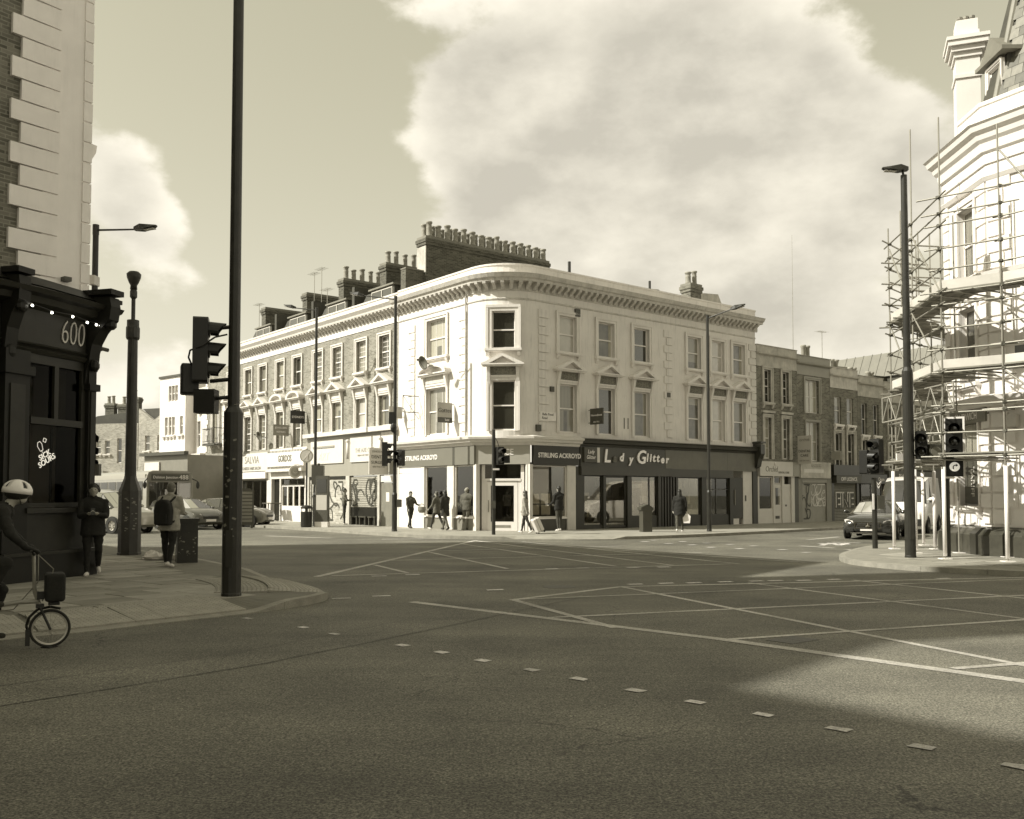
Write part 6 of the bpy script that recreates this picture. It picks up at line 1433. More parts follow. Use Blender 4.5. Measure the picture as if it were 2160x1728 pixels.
# ------------------------------------------------------------------ vehicles (front faces -Y, origin on the ground at mid length)
TYRE = mat('tyre_rubber', .018, .8, .2); RIM = mat('alloy_rim', .45, .35, .1, metal=.7); CHROME = mat('chrome', .65, .12, 0, metal=1); CARG = glassmat('car_glass', .14, .35); HLT = mat('headlight_glass', .65, .1, .2, 12, coat=1); TLT = mat('tail_lamp', .12, .15, .1, coat=1); PLATE = mat('number_plate', .72, .4, .03); TRIM = mat('black_trim', .015, .5, .1)
def wheel(parent, x, y, r, w=.21):
    s = 1 if x > 0 else -1
    o = MB().lathe([(r*.62,-w/2),(r*.93,-w/2),(r,-w*.35),(r,w*.35),(r*.93,w/2),(r*.62,w/2)], n=20, caps=False).xf(RY(pi/2)).obj('wheel', TYRE, parent, T(x, y, r), smooth=False)
    mb = MB().lathe([(r*.62,-w*.46),(r*.64,w*.2*0+w*.30),(r*.60,w*.36),(r*.56,w*.30),(r*.5,.0)], n=20)
    for i in range(7):
        a = 2*pi*i/7; mb.add([(r*.1*cos(a+.5),r*.1*sin(a+.5),w*.34),(r*.58*cos(a+.12),r*.58*sin(a+.12),w*.36),(r*.58*cos(a-.12),r*.58*sin(a-.12),w*.36),(r*.1*cos(a-.5),r*.1*sin(a-.5),w*.34)], [(0,1,2,3)])
    mb.lathe([(.06,w*.2),(.06,w*.38)], n=8)
    mb.xf(RY(pi/2 if s > 0 else -pi/2)).obj('rim', RIM, o, fix=False)
    return o
def vehicle(name, label, loc, rz, st, paint, wy, wr, cat='car', group=None, glass_cols=None, mirrors=None, front=None, wx=None):
    """st: stations (y, zs, zbelt, zroof, hw, hwbelt, hwroof, cabin?)   front first"""
    o = thing(name, label, cat, loc, rz, group)
    NC = 7
    def sec(s):
        y, z0, zb, zr, hw, hb, hr = s[:7]
        return [(0, z0), (hw*.93, z0), (hw, z0+(zb-z0)*.35), (hw*.99, z0+(zb-z0)*.7), (hb, zb), (hr, zr-.05*(zr > zb+.1)), (hr*.6, zr), (0, zr+.01)]
    S = [sec(s) for s in st]; vs = []; n = len(S); m = len(S[0])
    for s, q in zip(st, S):
        for sg in (1, -1):
            for x, z in q: vs.append((sg*x, s[0], z))
    idx = lambda i, sg, j: i*2*m+(0 if sg > 0 else m)+j
    body = []; glass = []
    for i in range(n-1):
        a, b = st[i], st[i+1]
        for sg in (1, -1):
            for j in range(m-1):
                f = (idx(i,sg,j), idx(i+1,sg,j), idx(i+1,sg,j+1), idx(i,sg,j+1))
                kind = a[7] if len(a) > 7 else ''
                if (j == 4 and kind in 'gG' and kind) or (j >= 4 and kind == 'w' and j <= 6): glass.append(f)
                else: body.append(f)
    body.append(tuple(idx(0,1,j) for j in range(m))+tuple(idx(0,-1,j) for j in range(m-1,-1,-1))); body.append(tuple(idx(n-1,1,j) for j in range(m))+tuple(idx(n-1,-1,j) for j in range(m-1,-1,-1)))
    mb = MB().add(vs, body); me = mb.mesh('body', True); bm = bmesh.new(); bm.from_mesh(me); bmesh.ops.remove_doubles(bm, verts=bm.verts, dist=.0005); bmesh.ops.recalc_face_normals(bm, faces=bm.faces); bm.to_mesh(me); bm.free()
    me.polygons.foreach_set('use_smooth', [True]*len(me.polygons))
    bo_ = mobj('body', me, paint, o); md = bo_.modifiers.new('edge', 'EDGE_SPLIT'); md.split_angle = radians(38)
    for k, f in enumerate(glass):
        pts = [Vector(vs[q]) for q in f]; cc = sum(pts, Vector())/4
        MB().poly([p.lerp(cc, .04) for p in pts]).obj('window', CARG, o, fix=False)
    mi = MB()
    for i in range(n-1):
        if len(st[i]) > 7 and st[i][7] in 'gwG': pass
    for y in wy:
        for sx in (-1, 1): wheel(o, sx*((wx or st[n//2][4])-.06), y, wr)
        for sx in (-1, 1): MB().lathe([(wr*1.0,-.012),(wr*1.15,-.012),(wr*1.15,.012),(wr*1.0,.012)], n=22, caps=False).xf(RY(pi/2)).obj('wheel_arch', TRIM, o, T(sx*((wx or st[n//2][4])-.006), y, wr))
    if mirrors:
        y, z, hx = mirrors
        for sx in (-1, 1): MB().ell((sx*(hx+.12), y, z), (.11,.06,.075), 8, 6).tube((sx*(hx-.05),y+.02,z-.04),(sx*(hx+.08),y,z-.03),.02,n=5).obj('mirror', paint, o, smooth=True)
    ys = [s for s in st if len(s) > 7 and s[7]]
    box('cabin_floor', TRIM, o, None, -st[n//2][4]*.8, st[n//2][4]*.8, ys[0][0]+.35, ys[-1][0]+.1, st[n//2][1]+.05, st[n//2][2]-.12)
    for sx in (-.36, .36): box('seat', TRIM, o, None, sx-.22, sx+.22, .0, .22, st[n//2][2]-.1, st[n//2][3]-.18)
    return o
# dark saloon, front three-quarter view
BLK = mat('black_car_paint', .012, .22, .1, coat=1, spec=.6); SILV = mat('silver_car_paint', .30, .3, .05, coat=.8, metal=.4); DSIL = mat('grey_car_paint', .14, .3, .05, coat=.8, metal=.4); WVAN = mat('white_van_paint', .72, .35, .04, coat=.6)
sal = [(-2.34,.34,.58,.60,.62,.60,.55),(-2.25,.24,.66,.70,.80,.76,.66),(-1.9,.2,.78,.84,.88,.84,.70),(-1.2,.2,.86,.93,.90,.87,.72),(-.95,.2,.90,.96,.90,.86,.72,'w'),(-.15,.2,.93,1.38,.90,.85,.58,'g'),(.3,.2,.94,1.44,.90,.85,.60,'g'),(.95,.2,.96,1.42,.90,.85,.58,'g'),(1.35,.2,.98,1.32,.90,.84,.55,'w'),(1.95,.22,1.0,1.04,.88,.80,.66),(2.25,.28,.96,1.0,.84,.76,.64),(2.34,.38,.86,.9,.76,.70,.6)]
pm = Vector((12.15, 33.7)); am_ = atan2(DR.y, DR.x)
def place(px_front, d): pass
cm = pm+Vector((.72,.694)).normalized()*2.3+Vector((.2,.3))
car1 = vehicle('car', 'black saloon car with star grille waiting in the side street', (cm.x, cm.y, 0), -.50, sal, BLK, (-1.42,1.42), .33, mirrors=(-.62,1.0,.9))
gr = MB().prism([(-.42,.0),(.42,.0),(.36,.2),(-.36,.2)], -.02, .02).obj('grille', TRIM, car1, T(0,-2.375,.42) @ RX(-.12))
for z in (.07, .13): box('grille_bar', CHROME, gr, None, -.38, .38, -.035, -.02, z-.012, z+.012)
gst = MB().tube((0,-.03,.1),(0,-.05,.1),.085,n=20).tube((0,-.05,.1),(0,-.055,.18),.01).tube((0,-.05,.1),(.065,-.055,.06),.01).tube((0,-.05,.1),(-.065,-.055,.06),.01).obj('star_emblem', CHROME, gr)
MB().add([(x, -.022, z) for x, z in ((-.46,-.02),(.46,-.02),(.46,.22),(-.46,.22),(-.43,.01),(.43,.01),(.40,.19),(-.40,.19))], [(0,1,5,4),(1,2,6,5),(2,3,7,6),(3,0,4,7)]).obj('grille_surround', CHROME, gr, fix=False)
for sx in (-1, 1):
    MB().add([(sx*.5,-2.27,.56),(sx*.80,-2.10,.60),(sx*.86,-1.98,.72),(sx*.74,-2.12,.74),(sx*.52,-2.26,.68)], [(0,1,2,3,4)]).obj('headlight', HLT, car1, T(0,-.06,.0), fix=False)
    MB().box(sx*.62-.12,sx*.62+.12,-2.37,-2.2,.3,.4).obj('air_intake', TRIM, car1)
box('number_plate', PLATE, car1, None, -.26, .26, -2.39, -2.36, .33, .44); box('bumper_trim', CHROME, car1, None, -.6, .6, -2.36, -2.28, .24, .262)
# white van behind it
vanst = [(-2.75,.45,.85,.9,.78,.74,.6),(-2.6,.35,1.02,1.08,.92,.88,.72),(-2.1,.3,1.18,1.26,.98,.95,.8),(-1.95,.3,1.22,1.32,.98,.95,.8,'w'),(-1.15,.3,1.3,2.25,.98,.96,.80,'g'),(-.4,.3,1.3,2.42,.98,.96,.84),(2.6,.3,1.3,2.45,.98,.97,.86),(2.75,.4,1.3,2.4,.96,.95,.82)]
cv = Vector((17.9, 37.9)); van = vehicle('van', 'white high-roofed van queuing behind the black saloon', (17.7,41.2,0), -.55, vanst, WVAN, (-1.8,1.7), .35, 'van', mirrors=(-1.75,1.45,.98), wx=.98)
box('grille', TRIM, van, None, -.5, .5, -2.74, -2.6, .72, .92); box('number_plate', PLATE, van, None, -.26, .26, -2.8, -2.76, .48, .6); box('bumper', TRIM, van, None, -.9, .9, -2.78, -2.5, .35, .62)
for sx in (-1, 1): MB().add([(sx*.55,-2.66,.8),(sx*.9,-2.52,.82),(sx*.92,-2.45,1.02),(sx*.6,-2.62,1.0)], [(0,1,2,3)]).obj('headlight', HLT, van, T(0,-.05,0), fix=False)
# left street: silver people carrier, dark hatchback, grey hatchback with boards, red-toned single-deck bus
hat = [(-1.95,.34,.62,.64,.62,.60,.55),(-1.85,.24,.72,.76,.78,.74,.66),(-1.45,.2,.86,.92,.86,.82,.70),(-.95,.2,.93,.99,.87,.84,.72,'w'),(-.2,.2,.95,1.42,.87,.83,.60,'g'),(.4,.2,.96,1.48,.87,.83,.62,'g'),(1.2,.2,.98,1.44,.87,.82,.6,'g'),(1.6,.22,1.0,1.36,.86,.8,.58,'w'),(1.9,.25,1.0,1.05,.84,.78,.6),(1.97,.35,.9,.95,.78,.72,.58)]
aL = atan2(DL.y, DL.x)
carA = vehicle('car', 'grey hatchback stopped by the salon, partly behind the big column', (-14.3,47.6,0), aL-pi/2+.75, hat, DSIL, (-1.25,1.25), .32, mirrors=(-.6,1.0,.86), group='cars in the left street')
carB = vehicle('car', 'dark hatchback between the backpacker and the grey car', (-15.6,44.6,0), aL-pi/2+.2, hat, DSIL if False else mat('dark_car_paint',.06,.28,.05,coat=1), (-1.25,1.25), .32, mirrors=(-.6,1.0,.86), group='cars in the left street')
for car_ in (carA, carB):
    box('number_plate', PLATE, car_, None, -.26, .26, -1.99, -1.96, .38, .49); box('grille', TRIM, car_, None, -.4, .4, -1.97, -1.9, .5, .62)
    for sx in (-1, 1): MB().add([(sx*.45,-1.9,.62),(sx*.74,-1.78,.64),(sx*.8,-1.66,.76),(sx*.5,-1.86,.74)], [(0,1,2,3)]).obj('headlight', HLT, car_, T(0,-.04,0), fix=False)
mpv = [(-2.2,.36,.70,.72,.70,.66,.55),(-2.1,.26,.82,.88,.84,.80,.66),(-1.6,.22,.98,1.05,.92,.88,.74),(-1.3,.22,1.02,1.1,.93,.9,.76,'w'),(-.55,.22,1.06,1.74,.93,.9,.70,'g'),(.3,.22,1.06,1.86,.93,.9,.74,'g'),(1.2,.22,1.06,1.86,.93,.9,.74,'g'),(1.9,.22,1.06,1.80,.93,.89,.72,'g'),(2.15,.26,1.06,1.7,.9,.86,.68),(2.22,.36,1.0,1.5,.86,.82,.66)]
carC = vehicle('people_carrier', 'silver people carrier between the walking woman and the octagonal post', (-17.6,40.2,0), aL-pi/2+.45, mpv, SILV, (-1.4,1.45), .34, mirrors=(-.95,1.15,.93), group='cars in the left street')
carD = vehicle('car', 'pale saloon roof glimpsed behind the dark hatchback', (-18.4,50.5,0), aL-pi/2+.3, hat, SILV, (-1.25,1.25), .32, group='cars in the left street')
# bus
BUSP = mat('bus_paint', .27, .3, .08, coat=.8); BUSL = mat('bus_pale_band', .34, .4, .1)
bus = thing('bus', 'single-deck city bus with route 488 blind behind the silver people carrier', 'bus', (-21.6,53.5,0), aL-pi/2+.02)
bb_ = MB(); prof = [(-1.22,.32),(1.22,.32),(1.24,.6),(1.24,2.55),(1.14,2.82),(.9,2.92),(-.9,2.92),(-1.14,2.82),(-1.24,2.55),(-1.24,.6)]
bb_.prism(prof, -5.0, 5.2); bus_b = bb_.obj('body', BUSP, bus)
ws_ = MB().add([(-1.1,-5.03,.95),(1.1,-5.03,.95),(1.12,-5.02,2.3),(-1.12,-5.02,2.3)], [(0,1,2,3)]).obj('windscreen', CARG, bus, fix=False); box('windscreen_surround', mat('bus_front',.16,.35,.1,coat=.6), bus, None, -1.16, 1.16, -5.02, -5.005, .9, 2.82)
box('destination_blind', DKGREY, bus, None, -1.0, 1.0, -5.05, -5.03, 2.38, 2.74); text('488', .34, mat('blind_amber',.7,.5,0), bus, T(.72,-5.06,2.56)); text('Dalston Junction', .2, mat('blind_amber',.7), bus, T(-.25,-5.06,2.56))
box('front_panel', BUSP, bus, None, -1.1, 1.1, -5.06, -5.0, .4, .88); box('roof_band', BUSL, bus, None, -1.255, 1.255, -4.8, 5.0, 2.5, 2.72)
for sx in (-1, 1):
    for i in range(6): box('window', CARG, bus, None, *sorted((sx*1.25, sx*1.262)), -4.4+i*1.5, -3.05+i*1.5, 1.35, 2.35)
    MB().tube((sx*.9,-5.06,.62),(sx*.9,-5.1,.62),.14,n=14).obj('headlight', HLT, bus); MB().tube((sx*1.2,-5.0,2.5),(sx*1.42,-5.25,2.35),.025).ell((sx*1.42,-5.25,2.15),(.1,.06,.2)).obj('mirror', TRIM, bus)
    for y in (-3.0, 2.6): wheel(bus, sx*1.12, y, .48, .28)
# boards carried in the grey car's open tailgate: louvred dark panel standing at the kerb
lp = thing('louvred_screen', 'dark louvred screen standing in front of the grey hatchback', 'screen', (-13.15,45.3,0), radians(20)); MB().prism([(-.5,.15),(.5,.15),(.5,1.75),(.3,1.95),(-.3,1.95),(-.5,1.75)], -.05, .05).obj('frame', DKGREY, lp)
for i in range(9): box('slat', GREYP, lp, None, -.42, .42, -.075, -.05, .3+i*.17, .42+i*.17)
for sx in (-.4,.4): box('foot', DKGREY, lp, None, sx-.05, sx+.05, -.25, .25, 0, .15)
# ------------------------------------------------------------------ people
import numpy as np
SKIN = mat('skin', .34, .55, .08, 8); HAIRD = mat('dark_hair', .02, .5, .3, 30); HAIRB = mat('brown_hair', .06, .5, .3, 30)
CLO = lambda n, v: mat('cloth_'+n, v, .9, .22, 9, bump=.35, bs=28)
def figure(o, prims, mats, vox=.022, name='body'):
    """prims: ('c', p0, p1, r0, r1, mi) tapered limb, ('e', c, r, mi) ellipsoid; fused into one surface"""
    mb = MB()
    for p in prims:
        if p[0] == 'c':
            _, a, b, r0, r1, mi = p; a, b = Vector(a), Vector(b)
            mb.tube(a, b, r0, r1, 12); mb.ell(a, r0, 12, 8); mb.ell(b, r1, 12, 8)
        elif p[0] == 'k':      # flat-hemmed garment: elliptical rings from a to b
            _, a, b, r0, r1, mi, fy = p; n_ = 16; vs = []
            for q, r in ((a, r0), (b, r1)): vs += [(q[0]+r*cos(2*pi*i/n_), q[1]+r*fy*sin(2*pi*i/n_), q[2]) for i in range(n_)]
            mb.add(vs, [(i, (i+1) % n_, n_+(i+1) % n_, n_+i) for i in range(n_)]+[tuple(range(n_))[::-1], tuple(range(n_, 2*n_))])
        else: mb.ell(p[1], p[2], 16, 10)
    me = mb.mesh('tmp'); t = bpy.data.objects.new('tmp', me)
    rm = t.modifiers.new('r', 'REMESH'); rm.mode = 'VOXEL'; rm.voxel_size = vox; rm.use_smooth_shade = True
    sm = t.modifiers.new('s', 'SMOOTH'); sm.factor = .5; sm.iterations = 3
    me2 = evalmesh(t); me2.name = name; bpy.data.meshes.remove(me)
    n = len(me2.polygons); cen = np.zeros(n*3); me2.polygons.foreach_get('center', cen); cen = cen.reshape(n, 3)
    best = np.full(n, 1e9); mi_ = np.zeros(n, dtype=np.int32)
    for p in prims:
        if p[0] == 'c':
            a, b = np.array(p[1]), np.array(p[2]); d = b-a; L2 = max((d*d).sum(), 1e-9); tt = np.clip(((cen-a) @ d)/L2, 0, 1)
            ds = np.linalg.norm(cen-(a+tt[:, None]*d), axis=1)-(p[3]+(p[4]-p[3])*tt); m_ = p[5]
        elif p[0] == 'k':
            a, b = np.array(p[1]), np.array(p[2]); tt = np.clip((cen[:, 2]-a[2])/(b[2]-a[2]), 0, 1); q = a+tt[:, None]*(b-a); rr = p[3]+(p[4]-p[3])*tt
            ds = np.hypot(cen[:, 0]-q[:, 0], (cen[:, 1]-q[:, 1])/p[6])-rr; ds = np.where(np.abs(cen[:, 2]-q[:, 2]) > .012, np.maximum(ds, 0)+np.abs(cen[:, 2]-q[:, 2]), ds-.01); m_ = p[5]
        else:
            r = np.array(p[2] if not isinstance(p[2], (int, float)) else (p[2],)*3); q = np.linalg.norm((cen-np.array(p[1]))/r, axis=1); ds = (q-1)*r.min(); m_ = p[3]
        k = ds < best; best[k] = ds[k]; mi_[k] = m_
    me2.materials.clear()
    for m in mats: me2.materials.append(m)
    me2.polygons.foreach_set('material_index', mi_); me2.polygons.foreach_set('use_smooth', [True]*n); me2.update()
    # cloth creases
    from mathutils import noise as mnoise
    cl = set()
    for pl in me2.polygons:
        if pl.material_index in (1, 2): cl.update(pl.vertices)
    for i in cl:
        v = me2.vertices[i]; c = v.co; v.co = c+v.normal*(.011*mnoise.noise((c.x*9+5, c.y*9, c.z*13))+.006*mnoise.noise((c.x*22, c.y*22, c.z*30+3)))
    return mobj(name, me2, None, o)
def hand(pr, w, d, up, side, mi=0, curl=.5, r=.0095):
    """wrist w, direction d, palm normal up, side: direction of the thumb"""
    w, d, up, side = Vector(w), Vector(d).normalized(), Vector(up).normalized(), Vector(side).normalized()
    pr.append(('c', tuple(w), tuple(w+d*.06), .026, .030, mi)); pr.append(('c', tuple(w+d*.03+side*.015), tuple(w+d*.085+side*.018), .018, .017, mi)); pr.append(('c', tuple(w+d*.03-side*.015), tuple(w+d*.08-side*.02), .018, .016, mi))
    for i, l in enumerate((.070, .080, .074, .058)):
        b = w+d*.085+side*(.03-.02*i); k = b+d*l*.5*cos(curl*.5)+up*l*.5*sin(curl*.5); e = k+d*l*.5*cos(curl*1.6)+up*l*.5*sin(curl*1.6)
        pr.append(('c', tuple(b), tuple(k), r, r*.95, mi)); pr.append(('c', tuple(k), tuple(e), r*.95, r*.8, mi))
    b = w+d*.025+side*.03; k = b+d*.03+side*.028+up*.01; e = k+d*.032+side*.008+up*.012
    pr.append(('c', tuple(b), tuple(k), r*1.2, r*1.05, mi)); pr.append(('c', tuple(k), tuple(e), r*1.05, r*.9, mi))
def person(label, loc, rz, H=1.70, top=None, bot=None, shoe=None, hair=None, legs=((.0,.0),(.0,.0)), arms=((.0,.12,.15),(.0,.12,.15)), coat=.0, bulk=1.0, hl=0, lean=.0, vox=.026, head_yaw=0., group='people on foot', hood=False, head_p=.0, arms_in=(0, 0), bald=False, glove=None):
    o = thing('person', label, 'person', loc, rz, group); k = H/1.72
    V = lambda *a: Vector(a)
    top, bot, shoe, hair = top or CLO('dark', .03), bot or CLO('trouser', .03), shoe or CLO('shoe_white', .6), hair or HAIRD
    pel = V(0,0,.93); sp = V(0,-sin(lean),cos(lean)); pr = []
    at_ = lambda h, y=0: pel+sp*h+V(0,y,0)
    # torso
    pr.append(('e', tuple(at_(.02)), (.155*bulk,.118*bulk,.13), 2)); pr.append(('e', tuple(at_(.18)), (.165*bulk,.125*bulk,.20), 1)); pr.append(('e', tuple(at_(.36,.0)), (.185*bulk,.13*bulk,.17), 1)); pr.append(('c', tuple(at_(.46)+V(-.12,0,0)), tuple(at_(.46)+V(.12,0,0)), .075*bulk, .075*bulk, 1))
    if coat: pr.append(('k', tuple(at_(.24)), tuple(pel+V(0,.0,-coat-.08)), .175*bulk, .205*bulk, 1, .72))
    neck = at_(.52)
    for s in (-1, 1): pr.append(('c', tuple(neck+V(s*.02,.01,.03)), tuple(at_(.465)+V(s*.15*bulk,0,0)), .055, .06, 1))
    pr.append(('c', tuple(neck+V(0,.005,.0)), tuple(neck+V(0,0,.045)), .068, .062, 1)); pr.append(('c', tuple(neck), tuple(neck+V(0,-.01,.09)), .058, .052, 0))
    hc = neck+V(0,-.02-sin(head_p)*.08,.17); hy, hx = cos(head_yaw), sin(head_yaw)
    fw = V(hx, -hy, -sin(head_p)*.5).normalized(); sd_ = V(hy, hx, 0)
    pr.append(('e', tuple(hc), (.078,.095,.118), 0)); pr.append(('e', tuple(hc+fw*.03+V(0,0,-.055)), (.055,.06,.06), 0)); pr.append(('c', tuple(hc+fw*.088+V(0,0,.015)), tuple(hc+fw*.108+V(0,0,-.02)), .010, .015, 0))
    for s in (-1, 1): pr.append(('e', tuple(hc+sd_*s*.078+V(0,0,-.01)), (.014,.02,.03), 0))
    # legs
    for s, (al, be) in zip((-1, 1), legs):
        hip = V(s*.088*bulk,0,.90); kn = hip+V(0,-sin(al),-cos(al))*.43; an = kn+V(s*-.01,-sin(al-be),-cos(al-be))*.42
        pr.append(('c', tuple(hip), tuple(kn), .092*bulk, .062*bulk, 2)); pr.append(('c', tuple(kn), tuple(kn.lerp(an,.35)+V(0,.015,0)), .058*bulk, .058*bulk, 2)); pr.append(('c', tuple(kn.lerp(an,.35)), tuple(an), .054*bulk, .042*bulk, 2))
        ph = al-be; fd = V(s*.15,-cos(ph*.8),sin(ph*.8)*1.0).normalized(); dn = V(0,-sin(ph),-cos(ph))
        heel = an+dn*.045-fd*.035; toe = an+dn*.055+fd*.15
        pr.append(('c', tuple(heel), tuple(heel.lerp(toe,.6)), .042, .042, 3)); pr.append(('c', tuple(heel.lerp(toe,.5)), tuple(toe), .043, .034, 3)); pr.append(('c', tuple(an), tuple(heel), .042, .040, 3))
    # arms
    hands = []
    for s, (sw, outw, el), inn_ in zip((-1, 1), arms, arms_in):
        sh = at_(.455)+V(s*.178*bulk,0,0); u = V(s*sin(outw),-sin(sw)*cos(outw),-cos(sw)*cos(outw)); e = sh+u*.28
        f = V(s*sin(outw)*.3-s*inn_,-sin(sw+el),-cos(sw+el)).normalized(); w = e+f*.25
        pr.append(('c', tuple(sh), tuple(e), .062*bulk, .050*bulk, 1)); pr.append(('c', tuple(e), tuple(w), .049*bulk, .036*bulk, 1))
        upv = Vector((-s, 0, 0)) if abs(f.z) > .6 else Vector((0, 0, 1)); upv = (upv-f*upv.dot(f)).normalized(); thumb = f.cross(upv)*(1 if s > 0 else -1)
        if thumb.y > 0: thumb = -thumb
        hand(pr, w, f, upv, thumb, 0 if glove is None else 1, .7, r=.0095 if vox < .02 else .012); hands.append(w+f*.09)
    zmin = min(min(p[1][2]-p[3], p[2][2]-p[4]) for p in pr if p[0] == 'c' and p[5] == 3)
    sc_ = lambda p: (p[0], tuple(Vector((p[1][0],p[1][1],p[1][2]-zmin))*k), *((tuple(Vector((p[2][0],p[2][1],p[2][2]-zmin))*k), p[3]*k, p[4]*k, *p[5:]) if p[0] in 'ck' else (tuple(x*k for x in p[2]), p[3])))
    pr = [sc_(p) for p in pr]; hc = Vector((hc.x,hc.y,hc.z-zmin))*k; hands = [Vector((h_.x,h_.y,h_.z-zmin))*k for h_ in hands]
    figure(o, pr, [SKIN, top, bot, shoe], vox)
    R_ = RZ(head_yaw)
    # hair
    if not hood:
        hm = MB().ell((0,.018,.04),(.087,.102,.094),14,9).ell((0,.05,-.01),(.08,.06,.09),14,9)
        hm.v = [(x, y, z) for x, y, z in hm.v]
        if bald: hm = MB().ell((0,.035,.0),(.084,.075,.09),14,9)
        if hl: hm.ell((0,.065,-.06-hl*.4),(.085+.03*hl,.06,.12+hl*.45),12,8); hm.ell((-.055,.02,-.08),(.04,.06,.12)); hm.ell((.055,.02,-.08),(.04,.06,.12))
        hm.xf(SCL(k,k,k)).obj('hair', hair, o, T(*hc) @ R_, smooth=True)
    else:
        MB().ell((0,.02,.0),(.105,.12,.135),14,9).ell((0,.06,-.12),(.12,.09,.07)).xf(SCL(k,k,k)).obj('hood', top, o, T(*hc) @ R_, smooth=True)
    EYE = mat('eye_dark', .03, .3, 0)
    for s in (-1, 1): MB().ell((s*.031,-.088,.012),(.013,.010,.008),8,5).xf(SCL(k,k,k)).obj('eye', EYE, o, T(*hc) @ R_)
    MB().ell((0,-.088,-.058),(.024,.008,.006),8,5).xf(SCL(k,k,k)).obj('mouth', mat('lips', .16, .5, 0), o, T(*hc) @ R_)
    return o, hc, hands
# 1 woman in black, hands together, walking to the camera
w1, hc, hn = person('person in black jumper and leggings with headphones walking by the pub', (-7.82,17.30,.125), .40, 1.66, CLO('black', .012), CLO('leggings', .010), CLO('shoe_white', .62), HAIRD, legs=((.06,.02),(-.10,.62)), arms=((.30,.10,1.5),(.30,.10,1.5)), arms_in=(.75,.75), coat=.10, bulk=1.14, vox=.016)
MB().path([(.1*cos(a), .0, .105*sin(a)+.02) for a in [pi*i/10 for i in range(11)]], .012, 6).ell((.095,0,.0),(.025,.035,.042)).ell((-.095,0,.0),(.025,.035,.042)).obj('headphones', BLACK, w1, T(*hc))
ph = thing('phone', 'small phone held in front of the person in black', 'phone', (0,0,0)); ph.matrix_world = w1.matrix_basis @ T(*((hn[0]+hn[1])/2+Vector((0,-.03,.03)))) @ RX(-.5); box('body', BLACK, ph, None, -.036, .036, -.004, .004, -.07, .07); box('screen', mat('phone_screen',.08,.1,0,coat=1), ph, None, -.033, .033, .0041, .005, -.065, .065)
# 2 backpacker walking away
m2, hc, hn = person('person in pale jacket walking away past the bin with a black backpack', (-7.2,19.45,.125), pi-.15, 1.70, CLO('beige', .30), CLO('black', .012), CLO('shoe_white', .62), mat('hair_ash', .13, .6, .3, 30), legs=((-.10,.18),(.12,.02)), arms=((.3,.06,1.1),(.3,.06,1.1)), arms_in=(.3,.3), bulk=1.2, coat=.12, lean=.10, vox=.018, head_p=.3)
bp = thing('backpack', 'black backpack on the person in the pale jacket', 'backpack'); bp.matrix_world = m2.matrix_basis
bpm_ = MB().prism([(-.17,.88),(.17,.88),(.185,1.2),(.15,1.36),(.06,1.42),(-.06,1.42),(-.15,1.36),(-.185,1.2)], .13, .33, 'y'); bpo = bpm_.obj('body', CLO('black', .012), bp); md = bpo.modifiers.new('b', 'BEVEL'); md.width = .05; md.segments = 3
MB().prism([(-.13,.92),(.13,.92),(.13,1.12),(-.13,1.12)], .331, .37).obj('pocket', CLO('black', .012), bp)
for s in (-1, 1): MB().path([(s*.12,.16,1.38),(s*.14,.02,1.47),(s*.15,-.14,1.36),(s*.15,-.16,1.18),(s*.17,-.06,1.02),(s*.16,.14,.95)], .02, 6).obj('strap', CLO('black', .012), bp)
# 3 the far ones
person('person in tan jacket standing at the graffitied shop wall using a phone', (-8.47,46.8,.12), 1.75, 1.78, CLO('tan', .13), CLO('charcoal', .03), CLO('shoe_white', .62), HAIRB, arms=((.5,.1,1.1),(.5,.1,1.1)), arms_in=(.4,.4), bulk=1.05)
a1, hc, hn = person('person carrying a patterned basket past the white side door', (-4.55,41.5,.12), .7, 1.62, CLO('brown', .07), CLO('charcoal', .03), CLO('dark', .03), HAIRB, legs=((.25,.1),(-.25,.2)), arms=((.2,.15,.3),(.3,.3,1.0)), bulk=1.1, group='people on foot')
bs = thing('basket', 'patterned basket in the hand of the person by the white door', 'bag'); bs.matrix_world = a1.matrix_basis @ T(*(hn[1]+Vector((.05,-.02,-.3)))); MB().lathe([(.13,0),(.19,.12),(.18,.26),(.16,.27)], n=14).obj('body', mat('basket_weave',.22,.8,.5,40), bs); MB().path([(-.15,0,.26),(-.1,0,.36),(0,0,.40),(.1,0,.36),(.15,0,.26)], .012, 5).obj('handle', DKGREY, bs)
person('person in long dark coat striding before the first agency window', (-2.85,39.4,.12), -2.4, 1.68, CLO('dark', .025), CLO('grey_trouser', .10), CLO('dark', .03), HAIRD, legs=((.35,.1),(-.35,.15)), arms=((.3,.15,.4),(-.3,.25,.3)), coat=.25, bulk=1.1, hl=.25)
person('person in lighter jacket half hidden behind the dark-coated walker', (-3.25,39.95,.12), -2.2, 1.64, CLO('mid', .12), CLO('dark', .03), CLO('shoe_white', .62), HAIRB, legs=((-.35,.2),(.35,.05)), arms=((-.3,.12,.2),(.3,.12,.5)), coat=.1)
person('stout grey-haired person in brown jacket facing the second agency window', (-1.95,39.6,.12), 2.6, 1.76, CLO('brown2', .09), CLO('khaki', .14), CLO('dark', .03), mat('hair_grey', .25, .6, .3, 30), legs=((-.1,.02),(.12,.02)), arms=((.05,.2,.5),(.0,.2,.3)), bulk=1.22, coat=.08, bald=True)
a2, hc, hn = person('person in pale jacket with long dark hair pulling a suitcase', (.52,36.4,.12), -2.0, 1.64, CLO('pale', .26), CLO('charcoal', .03), CLO('shoe_white', .62), HAIRB, legs=((.28,.08),(-.32,.15)), arms=((.2,.12,.5),(-.35,.2,.05)), coat=.14, hl=.35)
su = thing('suitcase', 'pale wheeled suitcase trailing behind the long-haired person', 'suitcase', (1.12,36.05,.12), .25)
